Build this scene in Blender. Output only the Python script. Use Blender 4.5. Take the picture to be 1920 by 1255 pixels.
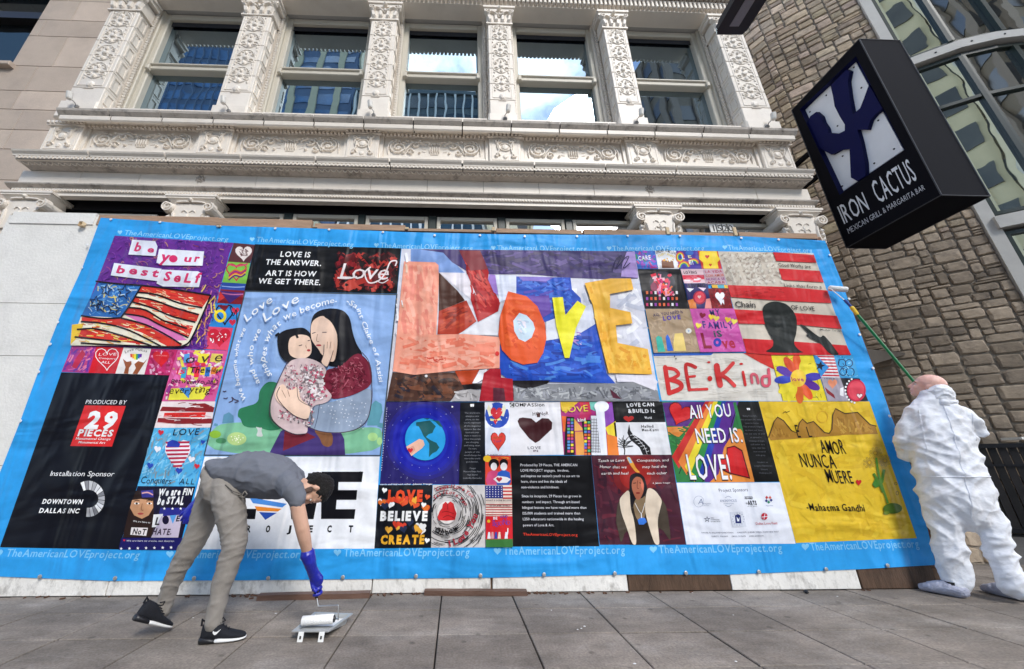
import bpy, bmesh, math, random
from mathutils import Vector, Matrix, noise
random.seed(7)
R = math.radians
for o in list(bpy.data.objects): bpy.data.objects.remove(o)
scene = bpy.context.scene
COL = scene.collection

# ------------------------------------------------------------------ camera
FPX, PX, PY = 691.7, 876.85, 627.0            # focal length and principal point in photo pixels
YAW, PITCH, ROLL, EYE = 0.0312, 0.3422, 0.0011, 1.0
cF = Vector((math.sin(YAW)*math.cos(PITCH), math.cos(YAW)*math.cos(PITCH), math.sin(PITCH)))
_r = Vector((math.cos(YAW), -math.sin(YAW), 0)); _u = _r.cross(cF)
cR = _r*math.cos(ROLL) + _u*math.sin(ROLL)
cU = _u*math.cos(ROLL) - _r*math.sin(ROLL)
cam_data = bpy.data.cameras.new('camera'); cam = bpy.data.objects.new('camera', cam_data); COL.objects.link(cam)
cam_data.sensor_fit = 'HORIZONTAL'; cam_data.sensor_width = 36
cam_data.lens = 36*FPX/1920; cam_data.shift_x = (960-PX)/1920; cam_data.clip_start = .05; cam_data.clip_end = 2000
m = Matrix.Identity(4)
for i in range(3):
    m[i][0] = cR[i]; m[i][1] = cU[i]; m[i][2] = -cF[i]
m[2][3] = EYE
cam.matrix_world = m
scene.camera = cam

# ------------------------------------------------------------------ world, sun, exposure
SUN_EL, SUN_ROT = R(41), R(153)               # hazy sun behind the camera, to the right
world = bpy.data.worlds.new('World'); scene.world = world; world.use_nodes = True
nt = world.node_tree; nt.nodes.clear()
N = nt.nodes.new; L = nt.links.new
wo = N('ShaderNodeOutputWorld'); bg = N('ShaderNodeBackground'); sky = N('ShaderNodeTexSky')
sky.sky_type = 'NISHITA'; sky.sun_disc = False; sky.sun_elevation = SUN_EL; sky.sun_rotation = SUN_ROT
sky.altitude = 100; sky.air_density = 1.0; sky.dust_density = .2; sky.ozone_density = 4
tc = N('ShaderNodeTexCoord'); mp = N('ShaderNodeMapping'); mp.inputs['Scale'].default_value = (1, 1, 2.0)
mp.inputs['Location'].default_value = (3.6, 1.4, .3)
nz = N('ShaderNodeTexNoise'); nz.inputs['Scale'].default_value = 2.3; nz.inputs['Detail'].default_value = 9; nz.inputs['Roughness'].default_value = .58
rp = N('ShaderNodeValToRGB'); rp.color_ramp.elements[0].position = .50; rp.color_ramp.elements[1].position = .60
mx = N('ShaderNodeMixRGB'); mx.inputs['Color2'].default_value = (12.5, 13.0, 13.8, 1)
L(tc.outputs['Generated'], mp.inputs['Vector']); L(mp.outputs['Vector'], nz.inputs['Vector']); L(nz.outputs['Fac'], rp.inputs['Fac'])
L(rp.outputs['Color'], mx.inputs['Fac']); L(sky.outputs['Color'], mx.inputs['Color1']); L(mx.outputs['Color'], bg.inputs['Color'])
bg.inputs['Strength'].default_value = .13
L(bg.outputs['Background'], wo.inputs['Surface'])
sd = bpy.data.lights.new('sun', 'SUN'); sd.energy = 1.9; sd.angle = R(20); sd.color = (1, .96, .9)
sun = bpy.data.objects.new('sun', sd); COL.objects.link(sun)
# direction towards the sun: sky rotation turns clockwise from +Y
sdir = Vector((math.sin(SUN_ROT)*math.cos(SUN_EL), math.cos(SUN_ROT)*math.cos(SUN_EL), math.sin(SUN_EL)))
sun.rotation_euler = (-sdir).to_track_quat('-Z', 'Y').to_euler()
scene.view_settings.view_transform = 'Standard'; scene.view_settings.look = 'None'
scene.view_settings.gamma = 1; scene.view_settings.use_curve_mapping = False
scene.view_settings.exposure = 1.25

# ------------------------------------------------------------------ helpers
def ray(x, y): return cF + cR*((x-PX)/FPX) - cU*((y-PY)/FPX)
def W(x, y, d):
    "point of the plane Y = d seen at photo pixel x, y"
    v = ray(x, y); t = d/v.y; return Vector((v.x*t, d, v.z*t+EYE))
def WX(x, y, X):
    v = ray(x, y); t = X/v.x; return Vector((X, v.y*t, v.z*t+EYE))
def WZ(x, y, z=0):
    v = ray(x, y); t = (z-EYE)/v.z; return Vector((v.x*t, v.y*t, z))

def lin(c):
    if isinstance(c, str):
        c = c.lstrip('#'); c = [int(c[i:i+2], 16)/255 for i in (0, 2, 4)]
        return tuple((v/12.92 if v <= .04045 else ((v+.055)/1.055)**2.4) for v in c)
    return tuple(c)

MATS = {}
def mat(name, col, rough=.6, var=.12, scale=6, bump=0., bscale=30, spec=.4, metal=0, dirt=None, dscale=2.0, damt=.5, rnd=0., stretch=None, coat=0):
    if name in MATS: return MATS[name]
    mt = bpy.data.materials.new(name); mt.use_nodes = True; MATS[name] = mt
    t = mt.node_tree; n = t.nodes; l = t.links; bs = n['Principled BSDF']
    bs.inputs['Roughness'].default_value = rough; bs.inputs['Metallic'].default_value = metal
    bs.inputs['Specular IOR Level'].default_value = spec; bs.inputs['Coat Weight'].default_value = coat
    col = lin(col)
    g = n.new('ShaderNodeNewGeometry'); vec = g.outputs['Position']
    if stretch:
        mpn = n.new('ShaderNodeMapping'); mpn.inputs['Scale'].default_value = stretch; l.new(vec, mpn.inputs['Vector']); vec = mpn.outputs['Vector']
    nzn = n.new('ShaderNodeTexNoise'); nzn.inputs['Scale'].default_value = scale; nzn.inputs['Detail'].default_value = 6; nzn.inputs['Roughness'].default_value = .65
    l.new(vec, nzn.inputs['Vector'])
    mr = n.new('ShaderNodeMapRange'); mr.inputs['From Min'].default_value = .25; mr.inputs['From Max'].default_value = .75
    mr.inputs['To Min'].default_value = 1-var; mr.inputs['To Max'].default_value = 1+var
    l.new(nzn.outputs['Fac'], mr.inputs['Value'])
    val = mr.outputs['Result']
    if rnd:
        oi = n.new('ShaderNodeObjectInfo'); m2 = n.new('ShaderNodeMapRange'); m2.inputs['To Min'].default_value = 1-rnd; m2.inputs['To Max'].default_value = 1+rnd
        l.new(oi.outputs['Random'], m2.inputs['Value']); mu = n.new('ShaderNodeMath'); mu.operation = 'MULTIPLY'
        l.new(val, mu.inputs[0]); l.new(m2.outputs['Result'], mu.inputs[1]); val = mu.outputs[0]
    vm = n.new('ShaderNodeVectorMath'); vm.operation = 'SCALE'; vm.inputs[0].default_value = col[:3]
    l.new(val, vm.inputs['Scale']); out = vm.outputs['Vector']
    if dirt:
        n2 = n.new('ShaderNodeTexNoise'); n2.inputs['Scale'].default_value = dscale; n2.inputs['Detail'].default_value = 9; n2.inputs['Roughness'].default_value = .7
        l.new(vec, n2.inputs['Vector'])
        cr = n.new('ShaderNodeMapRange'); cr.inputs['From Min'].default_value = .5; cr.inputs['From Max'].default_value = .68
        cr.inputs['To Min'].default_value = 0; cr.inputs['To Max'].default_value = damt; l.new(n2.outputs['Fac'], cr.inputs['Value'])
        mxn = n.new('ShaderNodeMixRGB'); mxn.inputs['Color2'].default_value = (*lin(dirt)[:3], 1); l.new(cr.outputs['Result'], mxn.inputs['Fac']); l.new(out, mxn.inputs['Color1']); out = mxn.outputs['Color']
    l.new(out, bs.inputs['Base Color'])
    if bump:
        n3 = n.new('ShaderNodeTexNoise'); n3.inputs['Scale'].default_value = bscale; n3.inputs['Detail'].default_value = 5; l.new(vec, n3.inputs['Vector'])
        b = n.new('ShaderNodeBump'); b.inputs['Strength'].default_value = bump; b.inputs['Distance'].default_value = .02
        l.new(n3.outputs['Fac'], b.inputs['Height']); l.new(b.outputs['Normal'], bs.inputs['Normal'])
    return mt

def glass_mat(name, tint, refl=.75, wob=.02, wscale=1.5, dark=(.01, .012, .015), str_=(1, 1, 1)):
    "coated window glass: a dark room behind and a wavy mirror image of the street"
    mt = bpy.data.materials.new(name); mt.use_nodes = True; t = mt.node_tree; n = t.nodes; l = t.links; n.clear()
    o = n.new('ShaderNodeOutputMaterial'); mixs = n.new('ShaderNodeMixShader'); gl = n.new('ShaderNodeBsdfGlossy'); df = n.new('ShaderNodeBsdfDiffuse')
    gl.inputs['Roughness'].default_value = .012; gl.inputs['Color'].default_value = (*tint, 1); df.inputs['Color'].default_value = (*dark, 1)
    mixs.inputs['Fac'].default_value = refl
    g = n.new('ShaderNodeNewGeometry'); mpn = n.new('ShaderNodeMapping'); mpn.inputs['Scale'].default_value = str_
    nzn = n.new('ShaderNodeTexNoise'); nzn.inputs['Scale'].default_value = wscale; nzn.inputs['Detail'].default_value = 1.5
    b = n.new('ShaderNodeBump'); b.inputs['Strength'].default_value = 1; b.inputs['Distance'].default_value = wob
    l.new(g.outputs['Position'], mpn.inputs['Vector']); l.new(mpn.outputs['Vector'], nzn.inputs['Vector']); l.new(nzn.outputs['Fac'], b.inputs['Height'])
    l.new(b.outputs['Normal'], gl.inputs['Normal'])
    l.new(df.outputs[0], mixs.inputs[1]); l.new(gl.outputs[0], mixs.inputs[2]); l.new(mixs.outputs[0], o.inputs['Surface'])
    return mt

class MB:
    "collects geometry for one mesh"
    def __init__(s): s.v = []; s.f = []; s.c = []; s.smooth = False
    def add(s, vs, fs, col=None):
        b = len(s.v); s.v += [tuple(p) for p in vs]; s.f += [tuple(i+b for i in f) for f in fs]
        s.c += [col]*len(fs); return s
    def box(s, x0, x1, y0, y1, z0, z1, col=None):
        vs = [(x, y, z) for x in (x0, x1) for y in (y0, y1) for z in (z0, z1)]
        return s.add(vs, [(0, 1, 3, 2), (4, 6, 7, 5), (0, 4, 5, 1), (2, 3, 7, 6), (0, 2, 6, 4), (1, 5, 7, 3)], col)
    def bbox(s, x0, x1, y0, y1, z0, z1, b=.01, col=None):
        "box with chamfered edges towards -Y (the street)"
        b = min(b, (x1-x0)*.4, (z1-z0)*.4, (y1-y0)*.6)
        vs = [(x0, y1, z0), (x1, y1, z0), (x1, y1, z1), (x0, y1, z1), (x0, y0+b, z0), (x1, y0+b, z0), (x1, y0+b, z1), (x0, y0+b, z1),
              (x0+b, y0, z0+b), (x1-b, y0, z0+b), (x1-b, y0, z1-b), (x0+b, y0, z1-b)]
        fs = [(0, 3, 2, 1), (0, 1, 5, 4), (1, 2, 6, 5), (2, 3, 7, 6), (3, 0, 4, 7), (4, 5, 9, 8), (5, 6, 10, 9), (6, 7, 11, 10), (7, 4, 8, 11), (8, 9, 10, 11)]
        return s.add(vs, fs, col)
    def obox(s, p, ex, ey, ez, col=None):
        "box from a corner and three edge vectors"
        p, ex, ey, ez = map(Vector, (p, ex, ey, ez))
        vs = [p+ex*a+ey*b+ez*c for a in (0, 1) for b in (0, 1) for c in (0, 1)]
        return s.add(vs, [(0, 1, 3, 2), (4, 6, 7, 5), (0, 4, 5, 1), (2, 3, 7, 6), (0, 2, 6, 4), (1, 5, 7, 3)], col)
    def prism(s, poly, off, col=None):
        "a polygon in space swept by the vector off; both caps triangulated"
        from mathutils.geometry import tessellate_polygon
        poly = [Vector(p) for p in poly]; off = Vector(off); n = len(poly)
        tr = tessellate_polygon([poly]); vs = poly+[p+off for p in poly]
        fs = [tuple(t) for t in tr]+[tuple(i+n for i in reversed(t)) for t in tr]+[(i, (i+1) % n, (i+1) % n+n, i+n) for i in range(n)]
        return s.add(vs, fs, col)
    def tube(s, pts, r, n=8, cap=True, col=None, flat=None):
        "tube through points; r a number or one radius per point; flat = (normal, k) squashes it along normal"
        pts = [Vector(p) for p in pts]; m_ = len(pts); rs = r if isinstance(r, (list, tuple)) else [r]*m_
        vs = []; prev = None
        for i, p in enumerate(pts):
            t = (pts[min(i+1, m_-1)]-pts[max(i-1, 0)])
            t = t.normalized() if t.length > 1e-9 else Vector((0, 0, 1))
            a = prev if prev is not None else (Vector((0, 0, 1)) if abs(t.z) < .9 else Vector((1, 0, 0)))
            a = (a-t*a.dot(t)); a = a.normalized() if a.length > 1e-6 else t.orthogonal().normalized(); prev = a; b = t.cross(a)
            for k in range(n):
                w = 2*math.pi*k/n; d = (a*math.cos(w)+b*math.sin(w))*rs[i]
                if flat: nn = Vector(flat[0]); d = d-nn*d.dot(nn)*(1-flat[1])
                vs.append(p+d)
        fs = [(i*n+k, i*n+(k+1) % n, (i+1)*n+(k+1) % n, (i+1)*n+k) for i in range(m_-1) for k in range(n)]
        if cap: fs += [tuple(range(n-1, -1, -1)), tuple((m_-1)*n+k for k in range(n))]
        return s.add(vs, fs, col)
    def relief(s, pts, w, h, M, col=None):
        "raised moulding along a 2-D line: roof shaped ridge of width w and height h; M(u, v, out) -> space"
        n = len(pts); vs = []
        for i, (u, v) in enumerate(pts):
            a = pts[max(i-1, 0)]; b = pts[min(i+1, n-1)]; dx, dy = b[0]-a[0], b[1]-a[1]; L_ = math.hypot(dx, dy) or 1
            k = 1 if 0 < i < n-1 else .45; nx, ny = -dy/L_*w/2*k, dx/L_*w/2*k
            vs += [M(u+nx, v+ny, 0), M(u+nx*.5, v+ny*.5, h*.85*k), M(u-nx*.5, v-ny*.5, h*.85*k), M(u-nx, v-ny, 0)]
        fs = [(i*4+k, i*4+k+1, i*4+k+5, i*4+k+4) for i in range(n-1) for k in range(3)]
        return s.add(vs, fs, col)
    def dome(s, u, v, ru, rv, h, M, n=8, col=None):
        vs = [M(u+ru*math.cos(2*math.pi*k/n), v+rv*math.sin(2*math.pi*k/n), 0) for k in range(n)]
        vs += [M(u+.65*ru*math.cos(2*math.pi*k/n), v+.65*rv*math.sin(2*math.pi*k/n), h*.75) for k in range(n)]+[M(u, v, h)]
        fs = [(k, (k+1) % n, n+(k+1) % n, n+k) for k in range(n)]+[(n+k, n+(k+1) % n, 2*n) for k in range(n)]
        return s.add(vs, fs, col)
    def lathe(s, c, axis, prof, n=14, col=None):
        "profile [(distance along axis, radius)] turned about the axis"
        c = Vector(c); t = Vector(axis).normalized(); a = t.orthogonal().normalized(); b = t.cross(a); m_ = len(prof)
        vs = [c+t*d+(a*math.cos(2*math.pi*k/n)+b*math.sin(2*math.pi*k/n))*max(r, 1e-4) for d, r in prof for k in range(n)]
        fs = [(i*n+k, i*n+(k+1) % n, (i+1)*n+(k+1) % n, (i+1)*n+k) for i in range(m_-1) for k in range(n)]
        fs += [tuple(range(n-1, -1, -1)), tuple((m_-1)*n+k for k in range(n))]
        return s.add(vs, fs, col)
    def profile(s, prof, x0, x1, col=None):
        "closed (y, z) profile swept along X"
        return s.prism([(x0, y, z) for y, z in prof], (x1-x0, 0, 0), col)
    def mesh(s, name, mt, smooth=False, fix=True):
        me = bpy.data.meshes.new(name); me.from_pydata(s.v, [], s.f)
        if fix:
            bm = bmesh.new(); bm.from_mesh(me); bmesh.ops.recalc_face_normals(bm, faces=bm.faces); bm.to_mesh(me); bm.free()
        if any(c is not None for c in s.c):
            at = me.color_attributes.new('Col', 'FLOAT_COLOR', 'CORNER'); dat = []
            for p, c in zip(me.polygons, s.c):
                cc = (*(c or (1, 1, 1))[:3], 1.); dat += list(cc)*p.loop_total
            at.data.foreach_set('color', dat)
        if smooth: me.polygons.foreach_set('use_smooth', [True]*len(me.polygons))
        me.materials.append(mt); me.update(); return me
    def build(s, name, mt, parent=None, smooth=False, stuff=False, label=None, origin=None, fix=True):
        if origin is not None:
            o_ = Vector(origin); s.v = [tuple(Vector(v)-o_) for v in s.v]
        ob = link(name, s.mesh(name, mt, smooth, fix), parent)
        if origin is not None: place(ob, origin)
        if stuff: ob['kind'] = 'stuff'
        if label: ob['label'] = label
        return ob
def link(name, data, parent=None):
    ob = bpy.data.objects.new(name, data); COL.objects.link(ob)
    if parent is not None: ob.parent = parent; ob.matrix_parent_inverse = parent.matrix_world.inverted() if False else Matrix.Identity(4)
    return ob
def place(ob, loc): ob.location = loc
def tag(ob, label=None, cat=None, group=None, kind=None):
    if label: ob['label'] = label
    if cat: ob['category'] = cat
    if group: ob['group'] = group
    if kind: ob['kind'] = kind
    return ob
def thing(name, label, cat, group=None):
    "an Empty at the world origin of its thing; children keep world coordinates"
    return tag(link(name, None), label, cat, group)
def subdiv_smooth(vs, k): pass
def copy_of(o, parent=None, loc=None):
    c = o.copy(); COL.objects.link(c)
    if parent is not None: c.parent = parent
    if loc is not None: c.location = loc
    return c
# ================================================================== materials
terra = mat('glazed_terracotta', (.77, .705, .625), .45, .05, 3, .12, 40, .45, dirt=(.58, .51, .44), dscale=2.2, damt=.35)
terra2 = mat('terracotta_blocks', (.77, .705, .625), .45, .05, 3, .1, 40, .45, dirt=(.58, .51, .44), dscale=2.6, damt=.35, rnd=.05)
grime = mat('weathered_cornice_tiles', (.52, .47, .42), .6, .15, 9, .25, 60, .3, dirt=(.10, .09, .08), dscale=7, damt=.7, rnd=.05)
joint = mat('dark_joint', (.05, .045, .04), .9)
framec = mat('cream_window_frame', (.56, .52, .44), .5, .04, 4, 0, 1, .4)
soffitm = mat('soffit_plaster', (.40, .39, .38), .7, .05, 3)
dkgreen = mat('dark_green_paint', (.022, .032, .03), .4, .2, 5)
black = mat('black_paint', (.012, .012, .015), .4, .2, 5)
sand = mat('tan_limestone', (.52, .425, .35), .75, .10, 2.5, .15, 50, .25, rnd=.14, dirt=(.36, .30, .26), dscale=1.2, damt=.5)
mortar = mat('pale_mortar', (.31, .26, .205), .9, .2, 12, .3, 50)
stonem = mat('brown_sandstone', (.345, .275, .205), .85, .25, 7, .7, 14, .2, rnd=.34, dirt=(.12, .105, .095), dscale=3.2, damt=.6)
slabm = mat('concrete_paving_slab', (.205, .176, .150), .8, .26, 5, .3, 90, .3, rnd=.12, dirt=(.40, .375, .35), dscale=1.1, damt=.42, stretch=(.7, 1.5, 1))
glassA = glass_mat('upper_window_glass', (.66, .86, 1.0), .42, .0022, 1.6)
glassB = glass_mat('transom_glass', (.9, .95, 1.0), .8, .003, 2)
glassC = glass_mat('bay_glass', (.82, .88, .86), .62, .006, .9, (.02, .022, .02))

# ================================================================== ground
base = MB(); base.box(-60, 60, -9.0, 30, -.30, -.035); pav = base.build('pavement', mat('pavement_bed', (.05, .045, .04), .95, .3, 20)); tag(pav, kind='structure')
_t = slabm.node_tree; _bs = _t.nodes['Principled BSDF']; _src = _bs.inputs['Base Color'].links[0].from_socket   # speckle of the aggregate and dark gum spots
_g = _t.nodes.new('ShaderNodeNewGeometry'); _n1 = _t.nodes.new('ShaderNodeTexNoise'); _n1.inputs['Scale'].default_value = 75; _n1.inputs['Detail'].default_value = 3
_r1 = _t.nodes.new('ShaderNodeMapRange'); _r1.inputs['From Min'].default_value = .3; _r1.inputs['From Max'].default_value = .7; _r1.inputs['To Min'].default_value = .78; _r1.inputs['To Max'].default_value = 1.2
_v1 = _t.nodes.new('ShaderNodeTexVoronoi'); _v1.inputs['Scale'].default_value = 5.5; _r2 = _t.nodes.new('ShaderNodeMapRange'); _r2.inputs['From Min'].default_value = .07; _r2.inputs['From Max'].default_value = .13; _r2.inputs['To Min'].default_value = .62; _r2.inputs['To Max'].default_value = 1
_n2 = _t.nodes.new('ShaderNodeTexNoise'); _n2.inputs['Scale'].default_value = 1.3; _n2.inputs['Detail'].default_value = 8; _n2.inputs['Roughness'].default_value = .7
_r3 = _t.nodes.new('ShaderNodeMapRange'); _r3.inputs['From Min'].default_value = .35; _r3.inputs['From Max'].default_value = .6; _r3.inputs['To Min'].default_value = .68; _r3.inputs['To Max'].default_value = 1.12
_p1 = _t.nodes.new('ShaderNodeMath'); _p1.operation = 'MULTIPLY'; _p2 = _t.nodes.new('ShaderNodeMath'); _p2.operation = 'MULTIPLY'; _vs = _t.nodes.new('ShaderNodeVectorMath'); _vs.operation = 'SCALE'
for _a, _b in ((_g.outputs['Position'], _n1.inputs['Vector']), (_g.outputs['Position'], _v1.inputs['Vector']), (_g.outputs['Position'], _n2.inputs['Vector']), (_n1.outputs['Fac'], _r1.inputs['Value']), (_v1.outputs['Distance'], _r2.inputs['Value']), (_n2.outputs['Fac'], _r3.inputs['Value']), (_r1.outputs['Result'], _p1.inputs[0]), (_r2.outputs['Result'], _p1.inputs[1]), (_p1.outputs[0], _p2.inputs[0]), (_r3.outputs['Result'], _p2.inputs[1]), (_src, _vs.inputs[0]), (_p2.outputs[0], _vs.inputs['Scale']), (_vs.outputs['Vector'], _bs.inputs['Base Color'])): _t.links.new(_a, _b)
XJ, YJ = .578, [3.63, 3.25, 2.82, 2.39, 1.96, 1.53]
def slab_mesh(w, d):
    s = MB(); e = .0045; b = .004
    x0, x1, y0, y1 = e, w-e, e, d-e
    s.add([(x0, y0, -.034), (x1, y0, -.034), (x1, y1, -.034), (x0, y1, -.034), (x0, y0, -b), (x1, y0, -b), (x1, y1, -b), (x0, y1, -b),
           (x0+b, y0+b, 0), (x1-b, y0+b, 0), (x1-b, y1-b, 0), (x0+b, y1-b, 0)],
          [(0, 1, 5, 4), (1, 2, 6, 5), (2, 3, 7, 6), (3, 0, 4, 7), (4, 5, 9, 8), (5, 6, 10, 9), (6, 7, 11, 10), (7, 4, 8, 11), (8, 9, 10, 11)])
    return s.mesh('paving_slab', slabm)
meshes = {}
def put_slab(x, y, w, d):
    k = (round(w, 3), round(d, 3))
    if k not in meshes: meshes[k] = slab_mesh(w, d)
    o = link('paving_slab', meshes[k], pav); o.location = (x, y, random.uniform(-.002, .001)); o.rotation_euler = (random.uniform(-.002, .002), random.uniform(-.002, .002), 0)
for i in range(-12, 20):
    x = -.1+XJ*i
    for a, b_ in zip(YJ[1:], YJ[:-1]): put_slab(x, a, XJ, b_-a)
for i in range(7, 16):
    x = -.1+XJ*i
    if x > 4.5: put_slab(x, 3.63, XJ, .39); put_slab(x, 4.02, XJ, .39)
sh = MB(); sh.box(-60, 60, -3.0, 1.53, -.034, -.001); sh.box(-60, -.1-XJ*12, 1.53, 4.2, -.034, -.001); sh.box(-.1+XJ*20, 60, 1.53, 4.41, -.034, -.001)
far = sh.build('pavement_paving', mat('paving_far', (.165, .145, .128), .85, .15, 3, .2, 80, .3)); tag(far, kind='structure')
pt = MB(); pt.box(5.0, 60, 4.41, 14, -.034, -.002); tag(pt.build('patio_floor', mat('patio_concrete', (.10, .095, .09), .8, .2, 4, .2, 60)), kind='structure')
kb = MB(); kb.box(-60, 60, -3.15, -3.0, -.3, -.001); tag(kb.build('kerb', mat('kerb_concrete', (.25, .24, .22), .8, .15, 6, .2, 60)), kind='structure')
rd = MB(); rd.box(-300, 300, -300, 300, -.40, -.301); tag(rd.build('ground', mat('ground_soil', (.10, .10, .10), .9)), kind='structure')
rd = MB(); rd.box(-60, 60, -13, -3.15, -.30, -.13); tag(rd.build('road', mat('asphalt', (.05, .05, .052), .85, .2, 30, .4, 150)), kind='structure')

# ================================================================== terracotta facade
fac = thing('terracotta_building', 'ornate cream terracotta building front with five tall windows above the mural', 'building')
FP = 4.05
XL, XR = -5.70, 4.86
PC = [-5.43, -3.32, -1.26, .65, 2.60, 4.58]          # pilaster centres
PH = [.235, .225, .205, .19, .19, .235]
body = MB(); body.box(XL, XR, 4.60, 12, 0, 13); body.box(XL, XR, 4.14, 4.60, 8.47, 13); body.box(XL, XR, 4.10, 4.60, 4.46, 5.89); body.box(XL, XR, 4.55, 4.6, 0, 4.4)
for c, hh in zip(PC, PH):
    body.box(max(XL, c-.27), min(XR, c+.27), 4.30, 4.60, 5.90, 8.45)
body.build('wall', terra, fac)

def spiral(cx, cy, r, turns, a0, sgn=1, n=14, r1=.12):
    return [(cx+r*(1-(1-r1)*k/n)*math.cos(a0+sgn*turns*2*math.pi*k/n), cy+r*(1-(1-r1)*k/n)*math.sin(a0+sgn*turns*2*math.pi*k/n)) for k in range(n+1)]
def curve2(p0, p1, p2, n=6):
    return [((1-t)**2*p0[0]+2*t*(1-t)*p1[0]+t*t*p2[0], (1-t)**2*p0[1]+2*t*(1-t)*p1[1]+t*t*p2[1]) for t in [k/n for k in range(n+1)]]
def pil_relief():
    "candelabra of vases, paired scrolls and leaves in a sunk panel; u -.15...15, v 0...1.9"
    s = MB(); M = lambda u, v, o: (u, -o, v); h = .015
    rr = random.Random(3)
    for a in (-1, 1):
        s.relief([(a*.145, .28), (a*.145, 1.98)], .014, .018, M)
        v = .42
        for k in range(4):
            s.relief(spiral(a*.075, v+.10, .055, 1.3, -math.pi/2, a), .018, h, M)
            s.relief(spiral(a*.085, v+.235, .042, 1.2, math.pi/2, -a), .016, h, M)
            s.relief(curve2((0, v), (a*.05, v+.02), (a*.075, v+.05)), .016, h, M)
            s.relief(curve2((0, v+.34), (a*.10, v+.32), (a*.125, v+.16)), .014, h, M)
            s.dome(a*.11, v+.02, .018, .028, h, M, 6); s.dome(a*.045, v+.29, .018, .02, h, M, 6)
            s.dome(a*.12, v+.33, .014, .022, h, M, 6)
            v += .385
        for t in (.2, .45, .75): s.relief(curve2((0, 1.93), (a*t*.1, 1.93+.02), (a*t*.16, 1.86-.04*t)), .016, h, M)
    v = .42
    for k in range(4):
        s.dome(0, v+.05, .028, .05, .034, M, 8); s.dome(0, v+.17, .042, .042, .03, M, 8); s.dome(0, v+.26, .02, .035, .03, M, 6); v += .385
    s.relief([(-.145, .28), (.145, .28)], .014, .018, M); s.relief([(-.145, 1.98), (.145, 1.98)], .014, .018, M)
    s.dome(0, .30, .05, .07, .03, M, 8); s.relief([(-.06, .22), (.06, .22)], .03, .03, M)
    return s.mesh('scroll_relief', terra, fix=False)
PREL = pil_relief()
def cap_mesh():
    s = MB(); M = lambda u, v, o: (u, -o, v)
    s.box(-.22, .22, -.02, .2, 0, .03); s.box(-.205, .205, -.01, .2, .03, .26)
    s.prism([(-.27, -.05, .37), (.27, -.05, .37), (.27, .2, .37), (-.27, .2, .37)], (0, 0, .045)); s.prism([(-.25, -.03, .30), (.25, -.03, .30), (.25, .2, .30), (-.25, .2, .30)], (0, 0, .07))
    for u in (-.15, -.05, .05, .15):
        s.relief(curve2((u, .03), (u*1.1, .12), (u*1.25, .20), 5), .075, .06, M); s.dome(u*1.2, .20, .035, .03, .07, M, 6)
    for a in (-1, 1):
        s.relief([(x, y) for x, y in spiral(a*.185, .255, .055, 1.5, math.pi/2, -a)], .022, .08, M)
        s.relief(curve2((0, .16), (a*.08, .27), (a*.15, .29)), .03, .06, M)
    s.dome(0, .335, .045, .04, .09, M, 8); s.dome(0, .22, .03, .05, .06, M, 6)
    return s.mesh('capital', terra, fix=False)
CAPM = cap_mesh()
def rope(x, y0, z0, z1, r=.028):
    s = MB(); n = int((z1-z0)/.055)
    for k in range(n):
        z = z0+(z1-z0)*k/n; d = (z1-z0)/n
        s.tube([(x-r*.8, y0-r*.5, z), (x, y0-r, z+d*.5), (x+r*.8, y0-r*.5, z+d)], [.012, .02, .012], 5)
    return s
for c, hh in zip(PC, PH):
    core = MB(); core.box(c-hh+.012, c+hh-.012, 4.068, 4.295, 5.84, 8.06)
    P = core.build('pilaster', joint, fac)
    z = 5.92; hts = [.30, .34, .34, .34, .34, .36]
    for k, ht in enumerate(hts):                                   # terracotta blocks of the shaft
        s = MB(); s.bbox(c-hh, c+hh, FP, 4.30, z+.004, z+ht-.004, .006)
        for sx in (-1, 1):                                          # sunk panel on the reveal side
            xx = c+sx*hh
            s.box(min(xx, xx+sx*.012), max(xx, xx+sx*.012), 4.09, 4.11, z+.05, z+ht-.05); s.box(min(xx, xx+sx*.012), max(xx, xx+sx*.012), 4.20, 4.22, z+.05, z+ht-.05)
            s.box(min(xx, xx+sx*.012), max(xx, xx+sx*.012), 4.11, 4.20, z+.05, z+.065); s.box(min(xx, xx+sx*.012), max(xx, xx+sx*.012), 4.11, 4.20, z+ht-.065, z+ht-.05)
        s.build('terracotta_block', terra2, P); z += ht
    s = MB(); s.bbox(c-hh-.03, c+hh+.03, FP-.035, 4.30, 5.60, 5.92, .02); s.build('pilaster_base', terra, P)
    o = link('scroll_relief', PREL, P); o.location = (c, FP, 5.98); o.scale = (hh/.19, 1, 1)
    o = link('capital', CAPM, P); o.location = (c, FP, 7.94); o.scale = (hh/.19, 1, 1)
    for sx in (-1, 1):
        x = c+sx*(hh+.035)
        if XL < x < XR:
            s = rope(x, 4.29, 5.90, 8.42); s.build('rope_moulding', terra, P, stuff=False)

def capture(): pass
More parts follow.
